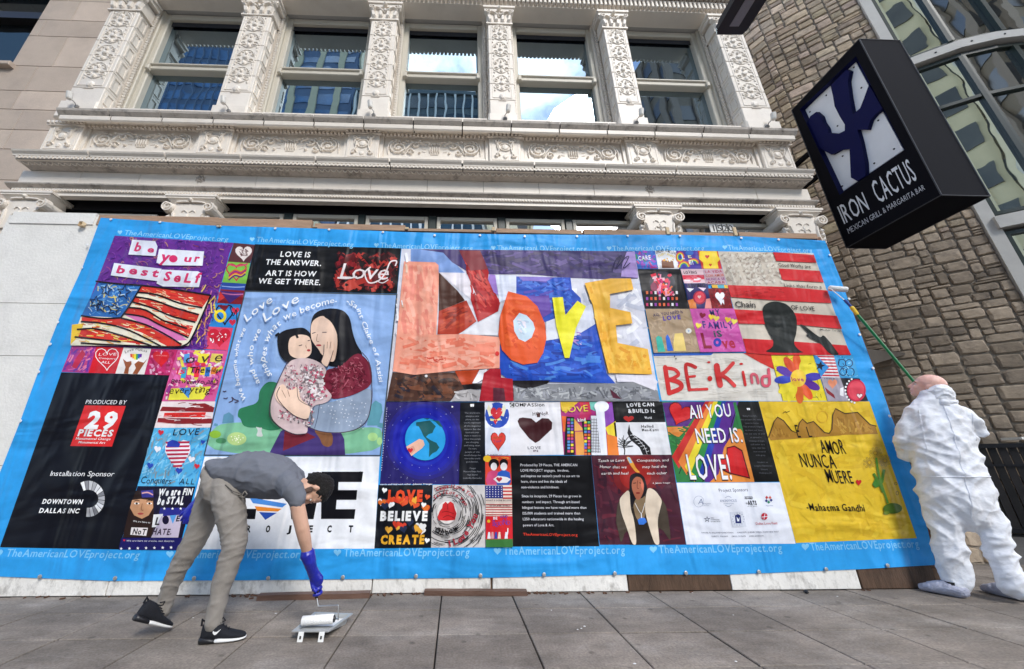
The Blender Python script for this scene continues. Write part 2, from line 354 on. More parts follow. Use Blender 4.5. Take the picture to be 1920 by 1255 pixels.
# windows of the upper storey
for i in range(5):
    x0, x1 = PC[i]+PH[i]+.055, PC[i+1]-PH[i+1]-.055
    z0, z1 = 5.9, 8.44; yf = 4.36
    s = MB()
    s.bbox(x0, x0+.10, yf, 4.6, z0, z1, .012); s.bbox(x1-.10, x1, yf, 4.6, z0, z1, .012); s.bbox(x0+.10, x1-.10, yf, 4.6, z1-.12, z1, .012); s.box(x0+.1, x1-.1, yf, 4.6, z0, z0+.1)
    s.bbox(x0-.045, x0+.02, yf-.05, 4.6, z0, z1, .01); s.bbox(x1-.02, x1+.045, yf-.05, 4.6, z0, z1, .01)
    w = s.build('window', framec, fac)
    s = MB(); s.bbox(x0+.10, x1-.10, yf-.02, 4.52, 7.05, 7.15, .01); s.bbox(x0+.085, x1-.085, yf-.045, yf, 7.13, 7.165, .008)
    for sx in (x0+.07, x1-.13): s.bbox(sx, sx+.06, yf-.06, yf, 7.02, 7.12, .01)
    s.build('meeting_rail', framec, w)
    for a, b_ in ((z0+.1, 7.05), (7.15, z1-.12)):
        g = MB(); g.add([(x0+.1, 4.45, a), (x1-.1, 4.45, a), (x1-.1, 4.45, b_), (x0+.1, 4.45, b_)], [(0, 1, 2, 3)]); g.build('pane', glassA, w, fix=False)
    # dark strip over the top of the upper pane, painted in for the mirrored soffit
    g = MB(); g.box(x0+.1, x1-.1, 4.418, 4.43, z1-.12-.10, z1-.12); g.build('soffit_reflection', mat('reflection_dark', (.02, .022, .03), .6), w)

# entablature over the windows
s = MB(); s.box(XL, XR, 4.09, 4.59, 8.45, 8.469); s.build('soffit', soffitm, fac)
s = MB(); s.box(XL-.05, XR+.05, 4.05, 4.3, 8.44, 9.2); s.box(XL-.1, XR+.1, 3.90, 4.3, 8.82, 8.95); s.box(XL-.2, XR+.2, 3.66, 4.3, 9.15, 9.35); s.build('entablature', terra, fac)
s = MB(); x = XL
while x < XR:
    s.bbox(x, x+.045, 3.985, 4.05, 8.46, 8.62, .008); s.bbox(x, x+.05, 3.86, 4.05, 8.68, 8.79, .008); x += .075
s.box(XL, XR, 4.0, 4.05, 8.625, 8.65)
s.build('dentil_band', terra, fac, stuff=True)

# cornices made of tile lengths with dark open joints
def cornice(name, prof, x0, x1, n, mt, gap=.006):
    L_ = (x1-x0)/n
    for k in range(n):
        s = MB(); s.profile(prof, x0+k*L_+gap, x0+(k+1)*L_-gap); s.build(name, mt, fac)
SILL_TOP = [(4.10, 5.56), (3.83, 5.545), (3.815, 5.53), (3.825, 5.50), (3.85, 5.475), (3.87, 5.455), (4.10, 5.455)]
cornice('sill_cornice_tile', SILL_TOP, -5.42, 4.83, 15, grime, .009)
s = MB(); s.box(-5.40, 4.80, 3.862, 4.09, 5.462, 5.535); s.box(-5.36, 4.77, 3.8645, 3.868, 5.39, 5.45); s.box(-5.62, 4.77, 3.842, 4.09, 4.67, 4.775); s.build('joint_bed', joint, fac)
cornice('sill_bed_tile', [(4.10, 5.50), (3.865, 5.455), (3.855, 5.44), (3.86, 5.385), (3.875, 5.37), (3.895, 5.375), (3.90, 5.44), (4.10, 5.455)], -5.38, 4.79, 15, terra2, .008)
LOW_TOP = [(4.10, 4.80), (3.80, 4.79), (3.79, 4.78), (3.80, 4.76), (3.825, 4.735), (3.83, 4.715), (4.10, 4.715)]
cornice('cornice_tile', LOW_TOP, -5.68, 4.82, 11, terra2, .011)
cornice('cornice_bed_tile', [(4.10, 4.715), (3.84, 4.714), (3.838, 4.675), (3.86, 4.665), (4.10, 4.665)], -5.64, 4.80, 11, terra2, .006)
s = MB(); x = -5.62
while x < 4.76:
    s.box(x, x+.032, 3.828, 3.86, 4.682, 4.708); x += .052
s.build('bead_row', terra, fac, stuff=True)
s = MB(); s.profile([(4.10, 4.664), (3.872, 4.664), (3.90, 4.654), (3.95, 4.65), (4.0, 4.64), (4.10, 4.64)], -5.60, 4.78); s.build('cyma_moulding', grime, fac)
s = MB(); x = -5.58; M = lambda u, v, o: (u, 3.88+(v-4.545)*1.3, 4.657-o-(v-4.545)*.14)
while x < 4.7:
    s.relief(curve2((x, 4.545), (x+.035, 4.60), (x+.07, 4.545), 4), .012, .012, M); x += .075
s.build('egg_and_dart', terra, fac, stuff=True)
# plain frieze of blocks
x = XL
for k in range(14):
    w_ = (XR-XL)/14; s = MB(); s.bbox(x+.002, x+w_-.002, 4.01, 4.12, 4.395, 4.638, .003); s.build('frieze_block', terra2, fac); x += w_
s = MB(); s.box(XL+.01, XR-.01, 4.02, 4.099, 4.39, 4.639); s.build('frieze_backing', joint, fac)
for (px_, py_) in ((375, 335), (1219, 354)):
    p = W(px_, py_, 4.0); s = MB(); M = lambda u, v, o: (p.x+u, 4.01-o, p.z+v)
    for k in range(8): a = k*math.pi/4; s.dome(.035*math.cos(a), .035*math.sin(a), .018, .018, .02, M, 6)
    for k in range(8): a = (k+.5)*math.pi/4; s.dome(.058*math.cos(a), .058*math.sin(a), .012, .012, .012, M, 5)
    s.dome(0, 0, .02, .02, .03, M, 8); s.build('rosette', grime, fac, fix=False)
# architrave
cornice('architrave_tile', [(4.12, 4.395), (3.94, 4.395), (3.925, 4.38), (3.93, 4.365), (3.96, 4.345), (3.975, 4.335), (4.12, 4.335)], -5.74, 4.86, 18, grime, .002)
s = MB(); s.box(-5.66, 4.82, 3.975, 4.09, 4.285, 4.335); s.box(-5.66, 4.82, 3.99, 4.07, 4.235, 4.285); s.build('architrave_fascia', terra, fac)
s = MB(); x = -5.66
while x < 4.8: s.box(x, x+.022, 3.962, 3.975, 4.29, 4.318); x += .038
s.build('bead_row', terra, fac, stuff=True)

# pedestal blocks and carved panels between the two cornices
BC = [-5.37, -3.36, -1.335, .645, 2.61, 4.565]
def ped_relief():
    s = MB(); M = lambda u, v, o: (u, -o, v); h = .032
    for a in (-1, 1):
        s.relief([(a*.195, .05), (a*.195, .56)], .012, .014, M)
        s.relief(spiral(a*.10, .46, .055, 1.2, 0, a), .018, h, M); s.relief(spiral(a*.12, .14, .045, 1.2, 0, -a), .018, h, M)
        s.relief(curve2((a*.16, .50), (a*.02, .30), (a*.15, .10)), .02, h, M); s.relief(curve2((a*.05, .52), (a*.17, .40), (a*.08, .24)), .014, h, M)
    s.relief([(-.195, .05), (.195, .05)], .012, .014, M); s.relief([(-.195, .56), (.195, .56)], .012, .014, M)
    s.dome(0, .33, .06, .08, .028, M, 10); s.dome(0, .12, .04, .05, .02, M, 8); s.relief(spiral(0, .33, .085, 1, 0, 1, 14, .99), .014, .02, M)
    return s.mesh('carved_relief', terra, fix=False)
PEDM = ped_relief()
for c in BC:
    s = MB(); s.bbox(c-.222, c+.222, 3.98, 4.12, 4.80, 5.45, .008)
    P = s.build('pedestal_block', terra2, fac)
    o = link('carved_relief', PEDM, P); o.location = (c, 3.98, 4.945); o.scale = (.95, 1, .80)
    s = MB()
    for k in range(9): s.bbox(c-.24+k*.0545, c-.24+k*.0545+.035, 3.93, 3.98, 5.395, 5.438, .005)
    s.box(c-.245, c+.245, 3.95, 3.98, 5.375, 5.392); s.build('dentils', terra, P)
def panel_relief(W_):
    s = MB(); M = lambda u, v, o: (u, -o, v); h = .036; hw = W_/2
    for a in (-1, 1):
        s.relief(spiral(a*hw*.74, .15, .115, 1.9, math.pi*.5 if a > 0 else math.pi*.5, -a, 22), .022, h, M)
        s.dome(a*hw*.74, .15, .04, .04, .03, M, 8)
        s.relief(curve2((a*hw*.95, .04), (a*hw*1.0, .30), (a*hw*.70, .285)), .02, h, M)
        s.relief(curve2((a*hw*.62, .05), (a*hw*.45, .36), (a*hw*.18, .20), 8), .022, h, M)
        s.relief(spiral(a*hw*.40, .20, .06, 1.4, math.pi, a), .018, h, M)
        s.relief(spiral(a*hw*.50, .08, .045, 1.2, 0, -a), .016, h, M)
        for k in range(9):
            u = hw*(.22+.085*k); s.dome(a*u, .255+.02*math.sin(k*2.1), .028, .018, h, M, 6)
            if k % 2: s.dome(a*u, .06+.012*math.sin(k*1.3), .02, .016, h, M, 6)
        for k in range(3): s.relief([(a*(.11+.0), .09+.055*k), (a*.155, .10+.055*k)], .02, .02, M)
        s.relief(curve2((a*.03, .19), (a*.07, .27), (a*.12, .25)), .018, h, M)
    for k in range(-2, 3): s.dome(k*.028, .13, .013, .075, .03, M, 6)
    s.relief([(-.085, .20), (.085, .20)], .02, .03, M); s.relief([(-.05, .05), (.05, .05)], .022, .03, M)
    for k in range(5): s.dome((k-2)*.034, .225+.012*(k % 2), .02, .02, .03, M, 6)
    return s.mesh('scroll_relief', terra, fix=False)
PANM = panel_relief(1.2)
for i in range(5):
    x0, x1 = BC[i]+.222, BC[i+1]-.222; c = (x0+x1)/2
    s = MB(); s.bbox(x0+.05, x1-.05, 4.045, 4.098, 4.81, 5.44, .01); P = s.build('spandrel_panel', terra2, fac)
    s = MB()
    s.box(x0+.002, x0+.05, 4.02, 4.1, 4.81, 5.445); s.box(x1-.05, x1-.002, 4.02, 4.1, 4.81, 5.445)
    s.box(x0+.05, x1-.05, 4.02, 4.1, 5.405, 5.445); s.box(x0+.05, x1-.05, 4.03, 4.1, 4.81, 5.05); s.build('panel_frame', terra, P)
    o = link('scroll_relief', PANM, P); o.location = (c, 4.045, 5.06); o.scale = ((x1-x0-.12)/1.25, 1, 1.02)
    s = MB(); x = x0+.03
    while x < x1-.05: s.box(x, x+.03, 3.985, 4.02, 5.405, 5.44); x += .054
    s.build('dentils', terra, P, stuff=True)

# ionic capitals on the ground floor columns
def ionic():
    s = MB(); M = lambda u, v, o: (u, -o, v)
    s.box(-.32, .32, -.07, .3, .545, .575); s.box(-.30, .30, -.06, .3, .52, .545)
    s.prism([(-.295, -.05, .52), (.295, -.05, .52), (.24, .02, .45), (-.24, .02, .45)], (0, .2, 0)); s.box(-.20, .20, 0, .3, -.3, .47)
    s.prism([(-.22, 0, .45), (.22, 0, .45), (.16, 0, .05), (-.16, 0, .05)], (0, -.03, 0))
    for a in (-1, 1):
        s.relief(spiral(a*.245, .385, .075, 2.0, math.pi/2, -a*1, 26, .1), .026, .09, M)
        s.tube([(a*.245, -.05, .385), (a*.245, .25, .385)], .065, 14)
        s.relief(curve2((a*.20, .46), (a*.06, .48), (0, .47)), .03, .07, M)
        s.relief(curve2((a*.19, .34), (a*.13, .16), (a*.20, -.02), 8), .035, .06, M)
        s.relief(curve2((a*.24, .30), (a*.26, .14), (a*.20, -.04), 8), .045, .04, M)
        for k in range(4): s.dome(a*(.235-.008*k), .24-.07*k, .032, .035, .06, M, 6)
        s.relief(curve2((0, .30), (a*.06, .40), (a*.09, .30)), .018, .05, M); s.relief(curve2((0, .22), (a*.07, .30), (a*.08, .20)), .018, .05, M)
        s.relief(curve2((0, .12), (a*.05, .20), (a*.07, .10)), .018, .05, M)
    s.dome(0, .50, .035, .035, .09, M, 8); s.dome(0, .25, .02, .08, .055, M, 6)
    return s.mesh('ionic_capital', terra, fix=False)
IONM = ionic()
for x in (-5.40, -3.38, 2.62, 4.53):
    s = MB(); s.box(x-.19, x+.19, 4.02, 4.3, 0, 3.80); P = s.build('column', terra, fac)
    o = link('ionic_capital', IONM, P); o.location = (x, 3.98, 3.665)
    for k in range(8):
        s = MB(); s.bbox(x-.2, x+.2, 3.99, 4.1, .02+k*.46, .47+k*.46, .008); s.build('terracotta_block', terra2, P)

# shopfront transoms behind the hoarding top
s = MB(); s.box(-5.66, 4.8, 4.19, 4.5, 4.17, 4.44); s.box(-5.66, 4.8, 4.07, 4.5, 4.44, 4.459); s.build('shopfront_beam', black, fac)
TR = [(-5.05, -3.85), (-3.066, -2.256), (-2.137, -1.3), (-1.203, -.392), (-.28, .513), (.625, 1.406), (1.513, 2.332), (2.93, 4.252)]
for a, b_ in TR:
    k = 4.16/4.05; a *= k; b_ *= k; z1 = 4.162 if a > -5.0 else 4.11; z0 = 3.45
    s = MB(); s.bbox(a, a+.05, 4.16, 4.3, z0, z1, .008); s.bbox(b_-.05, b_, 4.16, 4.3, z0, z1, .008); s.bbox(a+.05, b_-.05, 4.16, 4.3, z1-.06, z1, .008)
    w = s.build('transom_window', framec, fac)
    g = MB(); g.add([(a+.05, 4.20, z0), (b_-.05, 4.20, z0), (b_-.05, 4.20, z1-.06), (a+.05, 4.20, z1-.06)], [(0, 1, 2, 3)]); g.build('pane', glassB, w, fix=False)
for a, b_ in zip(TR[1:-1], TR[2:]):
    k = 4.16/4.05; x0, x1 = a[1]*k+.005, b_[0]*k-.005
    if x1-x0 < .3: s = MB(); s.bbox(x0, x1, 4.15, 4.35, 3.4, 4.168, .01); s.build('mullion', dkgreen, fac)
s = MB(); s.box(-5.66, 4.8, 4.42, 4.56, 0, 4.2); s.build('shopfront_backing', black, fac)

# ================================================================== tan limestone building on the left
tan = thing('limestone_building', 'tan limestone block building with a dark window at the left edge', 'building')
s = MB(); s.box(-16, -8.6, 4.34, 12, 0, 13); s.box(-8.6, -5.78, 4.34, 12, 0, 6.83); s.box(-6.98, -5.78, 4.34, 12, 6.83, 13); s.box(-8.6, -6.98, 4.34, 12, 9.3, 13); s.box(-8.6, -6.98, 4.7, 12, 6.83, 9.3)
s.build('wall', mortar, tan)
rows = [0, .5, 1.0, 1.5, 2.0, 2.55, 3.1, 3.62, 4.12, 4.66, 5.20, 5.56, 5.95, 6.33, 6.86, 7.55, 7.95, 8.45, 9.05, 9.6, 10.2, 10.8, 11.5]
for r_, (a, b_) in enumerate(zip(rows[:-1], rows[1:])):
    x = -5.72; k = 0
    while x > -11.5:
        w_ = random.uniform(.75, 1.5) if k else random.uniform(.5, 1.2); x2 = x-w_
        segs = [(x2, x)]
        if a >= 6.85 and b_ <= 9.3:
            segs = []
            if x > -6.99: segs.append((max(x2, -6.98), x))
            if x2 < -8.6: segs.append((x2, min(x, -8.6)))
        for p, q in segs:
            if q-p > .05:
                s = MB(); s.bbox(p+.003, q-.003, 4.22, 4.36, a+.003, b_-.003, .005); s.build('limestone_block', sand, tan)
        x = x2; k += 1
s = MB(); s.bbox(-8.65, -6.90, 4.14, 4.6, 6.78, 6.86, .01); s.box(-7.05, -6.985, 4.36, 4.7, 6.86, 9.3); w = s.build('window', sand, tan)
g = MB(); g.box(-8.6, -7.05, 4.55, 4.6, 6.86, 9.3); g.build('sash', black, w)
g = MB(); g.add([(-8.5, 4.54, 6.95), (-7.15, 4.54, 6.95), (-7.15, 4.54, 8.3), (-8.5, 4.54, 8.3)], [(0, 1, 2, 3)]); g.build('pane', glass_mat('dark_pane', (.3, .36, .34), .35), w, fix=False)
g = MB(); g.add([(-8.5, 4.50, 8.5), (-7.15, 4.50, 8.5), (-7.15, 4.50, 9.2), (-8.5, 4.50, 9.2)], [(0, 1, 2, 3)]); g.build('pane', glassA, w, fix=False)
g = MB(); g.box(-8.6, -7.0, 4.42, 4.56, 8.3, 8.46); g.build('transom_bar', black, w)

# ================================================================== rough stone building on the right, curved in plan
sb = thing('stone_building', 'curved brown rubble stone building with tall bowed windows at the right', 'building')
ARC = [(3.6, 14.9), (8.42, 6.60), (8.86, 6.23), (9.30, 5.865), (9.75, 5.49)]
BAY = [(9.75, 5.49), (10.0, 5.32), (10.5, 5.01), (11.03, 4.83), (11.63, 4.74), (12.3, 4.70), (13.3, 4.75), (14.6, 5.05), (16.5, 6.0), (18, 8)]
def along(pl):
    "arc-length parametrisation of a plan polyline"
    d = [0]
    for a, b_ in zip(pl[:-1], pl[1:]): d.append(d[-1]+math.hypot(b_[0]-a[0], b_[1]-a[1]))
    def f(t):
        for i in range(len(pl)-1):
            if t <= d[i+1] or i == len(pl)-2:
                k = (t-d[i])/(d[i+1]-d[i]); x = pl[i][0]+(pl[i+1][0]-pl[i][0])*k; y = pl[i][1]+(pl[i+1][1]-pl[i][1])*k
                ux, uy = (pl[i+1][0]-pl[i][0])/(d[i+1]-d[i]), (pl[i+1][1]-pl[i][1])/(d[i+1]-d[i]); return x, y, ux, uy
    return f, d[-1], d
def strip(s, pl, z0, z1, out=0., back=.3, col=None, t0=0, t1=None, n=1):
    "wall following a plan line; out = how far its face stands in front of the line"
    f, Lt, d = along(pl); t1 = Lt if t1 is None else t1
    ts = sorted(set([t0, t1]+[q for q in d if t0 < q < t1]+[t0+(t1-t0)*k/n for k in range(n+1)]))
    pts = []
    for t in ts:
        e = 1e-3; xa, ya, ux, uy = f(max(t-e, 0)); xb, yb, vx, vy = f(min(t+e, Lt)); x, y = (xa+xb)/2, (ya+yb)/2; ux, uy = ux+vx, uy+vy; l_ = math.hypot(ux, uy); ux /= l_; uy /= l_
        pts.append((x, y, uy, -ux))                                # outward normal (towards the street)
    vs = []
    for x, y, nx, ny in pts: vs += [(x+nx*out, y+ny*out, z0), (x+nx*out, y+ny*out, z1), (x-nx*back, y-ny*back, z0), (x-nx*back, y-ny*back, z1)]
    m_ = len(pts); fs = []
    for i in range(m_-1):
        a = i*4; b_ = a+4; fs += [(a, b_, b_+1, a+1), (a+2, a+3, b_+3, b_+2), (a+1, b_+1, b_+3, a+3), (a, a+2, b_+2, b_)]
    fs += [(0, 1, 3, 2), (m_*4-4, m_*4-2, m_*4-1, m_*4-3)]
    s.add(vs, fs, col)
s = MB(); strip(s, ARC, 0, 16, -.02, .4); s.build('wall', mortar, sb)
def stone_mesh(seed):
    rr = random.Random(seed); n = 4; vs = []; fs = []
    def P(i, j):
        u, v = i/n, j/n; e = min(u, 1-u, v, 1-v); return u, v, e
    idx = {}
    for i in range(n+1):
        for j in range(n+1):
            u, v, e = P(i, j); o = 0 if e < .01 else (.85+rr.uniform(-.12, .15) if e < .3 else 1+rr.uniform(-.18, .2))
            uu = u+(rr.uniform(-.05, .05) if 0 < i < n else (rr.uniform(0, .05) if i == 0 else -rr.uniform(0, .05)))
            vv = v+(rr.uniform(-.03, .03) if 0 < j < n else (rr.uniform(0, .06) if j == 0 else -rr.uniform(0, .06)))
            # pull the interior ring outwards so that the face is broad and the edges rounded
            if 0 < i < n and 0 < j < n: uu = .5+(uu-.5)*1.55; vv = .5+(vv-.5)*1.5; uu = min(max(uu, .07), .93); vv = min(max(vv, .08), .92)
            elif i in (0, n) and j in (0, n): uu = .5+(uu-.5)*.93; vv = .5+(vv-.5)*.9
            idx[i, j] = len(vs); vs.append((uu, -o, vv))
    for i in range(n):
        for j in range(n): fs.append((idx[i, j], idx[i+1, j], idx[i+1, j+1], idx[i, j+1]))
    s = MB(); s.add(vs, fs); return s.mesh('stone', stonem, smooth=False, fix=False)
STONES = [stone_mesh(40+k) for k in range(9)]
def ashlar(U, V, W_, H_, seed):
    "random-coursed ashlar on a grid of U x V cells"
    rr = random.Random(seed); g = [[0]*V for _ in range(U)]; out = []
    for j in range(V):
        i = 0
        while i < U:
            if g[i][j]: i += 1; continue
            w_ = rr.choice([2, 3, 3, 4, 4, 5, 6, 6]); h_ = rr.choice([1, 2, 3, 3, 4, 4, 5]); w_ = max(w_, (h_+1)//2+1)
            k = 0
            while k < w_ and i+k < U and not g[i+k][j]: k += 1
            if i+k < U and not g[i+k][j] and k < 1: k = 1
            w_ = k
            if i+w_ < U and not g[i+w_][j]:
                q = 0
                while i+w_+q < U and not g[i+w_+q][j] and q < 2: q += 1
                if (i+w_+q >= U or g[i+w_+q][j]) and q < 2: w_ += q
            h2 = 1
            while h2 < h_ and j+h2 < V and all(not g[i+a][j+h2] for a in range(w_)): h2 += 1
            for a in range(w_):
                for b_ in range(h2): g[i+a][j+b_] = 1
            out.append((i*W_/U, j*H_/V, w_*W_/U, h2*H_/V)); i += w_
    return out
f_arc, L_arc, d_arc = along(ARC)
T0 = d_arc[1]
cells = []
for (a, b_, w_, h_) in ashlar(int((L_arc-T0)/.072), int(14.6/.052), L_arc-T0, 14.6, 5): cells.append((T0+a, b_, w_, h_))
for (a, b_, w_, h_) in ashlar(16, int(14.6/.052), 1.15, 14.6, 6): cells.append((T0-1.15+a, b_, w_, h_))
def stone_place(t, z, w_, h_):
    x, y, ux, uy = f_arc(t+w_/2); g_ = .011
    return x-ux*(w_/2-g_/2), y-uy*(w_/2-g_/2), math.atan2(uy, ux), w_-g_, h_-g_
vis = [c for c in cells if c[1] > .9 and c[1] < 13.2]
vis.sort(key=lambda c: abs(c[1]-2.6))
near = set(vis[:300]); rest = MB()
for c in cells:
    x, y, rz, w_, h_ = stone_place(*c); me = random.choice(STONES); dep = random.uniform(.012, .034)
    if c in near:
        o = link('stone', me, sb); o.location = (x, y, c[1]+.007); o.rotation_euler = (0, 0, rz); o.scale = (w_, dep, h_)
    else:
        ca, sa = math.cos(rz), math.sin(rz)
        cr = random.choice([.8, .9, 1, 1.1, 1.25])*random.uniform(.8, 1.15)
        rest.add([(x+v.co.x*w_*ca-v.co.y*dep*sa, y+v.co.x*w_*sa+v.co.y*dep*ca, c[1]+.007+v.co.z*h_) for v in me.vertices], [tuple(p.vertices) for p in me.polygons], (cr, cr*random.uniform(.96, 1.03), cr*random.uniform(.9, 1.05)))
stone2 = stonem.copy(); stone2.name = 'brown_sandstone_joined'
_t = stone2.node_tree; _vm = [n_ for n_ in _t.nodes if n_.type == 'VECT_MATH'][0]; _at = _t.nodes.new('ShaderNodeAttribute'); _at.attribute_name = 'Col'
_m = _t.nodes.new('ShaderNodeVectorMath'); _m.operation = 'MULTIPLY'
_dst = [l_.to_socket for l_ in _vm.outputs['Vector'].links][0]
for l_ in list(_vm.outputs['Vector'].links): _t.links.remove(l_)
_t.links.new(_vm.outputs['Vector'], _m.inputs[0]); _t.links.new(_at.outputs['Color'], _m.inputs[1]); _t.links.new(_m.outputs['Vector'], _dst)
rest.build('stones', stone2, sb, stuff=True, fix=False)

# bowed windows
palef = mat('pale_metal_band', (.52, .50, .46), .6, .08, 4, .1, 40)
gframe = mat('green_black_frame', (.02, .03, .024), .35, .2, 5)
f_bay, L_bay, d_bay = along(BAY)
s = MB(); strip(s, BAY, 0, 14.5, .06, .3, t0=0, t1=.17); s.build('window_jamb', palef, sb)
def tb(rho):
    t = 0
    while t < L_bay:
        x, y, _, _ = f_bay(t)
        if x/y >= rho: return t
        t += .01
    return L_bay
T1 = .17; Tm = [tb(2.09), tb(2.36), tb(2.75), tb(3.3)]
for z0, z1 in ((5.06, 5.30), (9.22, 9.42)):
    s = MB(); strip(s, BAY, z0, z1, .13, .2, t0=.12, n=30); B_ = s.build('spandrel_band', palef, sb)
    for k in range(6):
        t = .55+k*.5; x, y, ux, uy = f_bay(t); q = MB(); q.lathe((x+uy*.125, y-ux*.125, (z0+z1)/2), (uy, -ux, 0), [(0, .02), (.014, .018), (.018, .008)], 8); q.build('bolt', black, B_)
for z0, z1 in ((0.6, 5.0), (5.36, 9.16), (9.48, 14.5)):
    s = MB()
    strip(s, BAY, z0, z0+.07, .03, .1, t0=T1, n=24); strip(s, BAY, z1-.07, z1, .03, .1, t0=T1, n=24)
    strip(s, BAY, z0, z1, .03, .1, t0=T1, t1=T1+.07)
    wn = s.build('bowed_window', gframe, sb)
    for tm in Tm:
        q = MB(); strip(q, BAY, z0+.07, z1-.07, .05, .1, t0=tm-.045, t1=tm+.045); q.build('mullion', gframe, wn)
    zt = [z0+.07, 8.0, z1-.07] if 5 < z0 < 6 else [z0+.07, z1-.07]
    if len(zt) == 3:
        q = MB(); strip(q, BAY, 7.965, 8.035, .04, .1, t0=T1+.07, n=24); q.build('transom_bar', gframe, wn)
    ed = [T1+.07]+Tm+[L_bay]
    for a, b_ in zip(ed[:-1], ed[1:]):
        for c, d_ in zip(zt[:-1], zt[1:]):
            q = MB(); strip(q, BAY, c, d_, -.02, .03, t0=a, t1=b_); q.build('pane', glassC, wn)
s = MB(); strip(s, BAY, 0, .6, .04, .3); strip(s, BAY, 0, 14.5, -.2, .5); s.build('bay_wall', black, sb)

# patio railing, dark, in front of the stone wall
rl = thing('patio_railing', 'black slatted patio railing in front of the stone wall behind the painter', 'railing')
PR = [(8.05, 6.42), (9.4, 5.25), (10.6, 4.5), (12.5, 4.1)]
for nm, z0, z1, o_ in (('top_rail', 1.28, 1.345, .05), ('middle_rail', 1.0, 1.035, .03), ('bottom_rail', .05, .12, .03)):
    s = MB(); strip(s, PR, z0, z1, o_, .05); s.build(nm, black, rl)
f_pr, L_pr, _ = along(PR); t = 0
while t < L_pr-.1:
    s = MB(); strip(s, PR, .12, 1.28, .01, .02, t0=t, t1=t+.085); s.build('slat', mat('slat_black', (.014, .012, .012), .5, .3, 8, rnd=.4), rl); t += .10
# low stone pier behind the painter
pr = thing('stone_pier', 'low weathered stone pier standing behind the painter in white', 'pier')
s = MB(); s.box(5.26, 5.84, 4.42, 4.9, 0, .66); s.build('core', mortar, pr)
for r_ in range(4):
    x = 5.25; z = .005+r_*.165
    while x < 5.84:
        w_ = min(random.uniform(.16, .34), 5.86-x)
        if 5.86-x-w_ < .08: w_ = 5.86-x
        o = link('stone', random.choice(STONES), pr); o.location = (x, 4.43, z); o.scale = (w_-.01, .035, .158); x += w_
s = MB(); s.bbox(5.22, 5.88, 4.37, 4.95, .665, .74, .02); s.build('coping', mat('coping_stone', (.30, .27, .23), .8, .15, 6, .3, 50), pr)
# dark angled awning behind the banner corner
aw = MB(); aw.add([W(1610, 655, 5.9), W(1612, 690, 5.9), W(1700, 664, 6.5), W(1610, 662, 7.2), W(1610, 653, 7.2), W(1700, 661, 6.5)], [(0, 1, 2), (0, 2, 5), (1, 3, 2), (3, 4, 5, 2), (0, 5, 4)])
tag(aw.build('wall_shelf', mat('shelf_grey', (.10, .085, .07), .7)), 'small dark wedge shaped ledge on the stone wall beside the banner', 'ledge')

# ================================================================== across the street: towers seen mirrored in the glass
def tower(name, label, x0, x1, y0, H, base_c, win_c, fl, bayw, stripe=None, win_r=.15, pier=.35):
    T = thing(name, label, 'building', 'buildings across the street')
    s = MB(); s.box(x0, x1, y0-18, y0, -.3, H); s.build('wall', mat(name+'_wall'+str(int(x0)), base_c, .8, .08, .5), T)
    g = MB(); z = 3.0
    while z < H-1:
        g.box(x0+.4, x1-.4, y0, y0+.12, z, z+fl*.58); g.box(x1, x1+.12, y0-17.6, y0-.4, z, z+fl*.58); g.box(x0-.12, x0, y0-17.6, y0-.4, z, z+fl*.58); z += fl
    g.build('window_band', mat(name+'_win'+str(int(x0)), win_c, win_r, .5, .35, spec=.8), T)
    g = MB(); x = x0
    while x <= x1: g.box(x-pier/2, x+pier/2, y0+.12, y0+.45, 0, H); x += bayw
    y = y0-18
    while y <= y0: g.box(x1+.12, x1+.4, y-pier/2, y+pier/2, 0, H); g.box(x0-.4, x0-.12, y-pier/2, y+pier/2, 0, H); y += bayw
    g.build('pier', mat(name+'_pier'+str(int(x0)), stripe or base_c, .7, .08, 1), T)
    g = MB(); g.box(x0-.3, x1+.3, y0-18, y0+.5, H, H+1.2); g.build('parapet', mat(name+'_par'+str(int(x0)), base_c, .8), T)
    return T
tower('glass_tower', 'blue glass tower mirrored in the two left windows', -60, -36, -42, 120, (.09, .15, .25), (.09, .19, .36), 3.6, 1.5, (.13, .21, .33), .08, .08)
tower('ribbed_tower', 'blue glass tower with pale buff ribs mirrored in the second window', -35.5, -20, -42, 125, (.10, .16, .27), (.09, .19, .36), 3.6, 4.2, (.55, .52, .36), .08, 1.1)
tower('white_ribbed_tower', 'white ribbed office block mirrored in the middle window', -18.5, 4.0, -40, 64.5, (.10, .14, .16), (.03, .06, .08), 3.9, 1.6, (.72, .74, .72), .1, .3)
tower('brown_tower', 'brown stepped office tower mirrored in the right window', 38, 62, -38, 80, (.20, .16, .12), (.03, .03, .035), 5.5, 4.0, (.24, .19, .15), .3, 1.4)
tower('brown_annex', 'lower brown annex beside the stepped tower', 62.5, 85, -30, 95, (.20, .16, .12), (.03, .03, .035), 5.5, 4.0, (.24, .19, .15), .3, 1.4)
tower('dark_glass_tower', 'dark glass tower with thin white fins mirrored in the bowed window', 4.7, 10.6, -42, 125, (.05, .07, .07), (.05, .07, .07), 3.8, .95, (.72, .74, .70), .1, .12)
tower('buff_hotel', 'pale buff classical block mirrored in the bowed window', 4.8, 10.3, -36, 52, (.62, .56, .38), (.06, .06, .05), 4.2, 3.0, (.66, .60, .42), .3, 1.5)
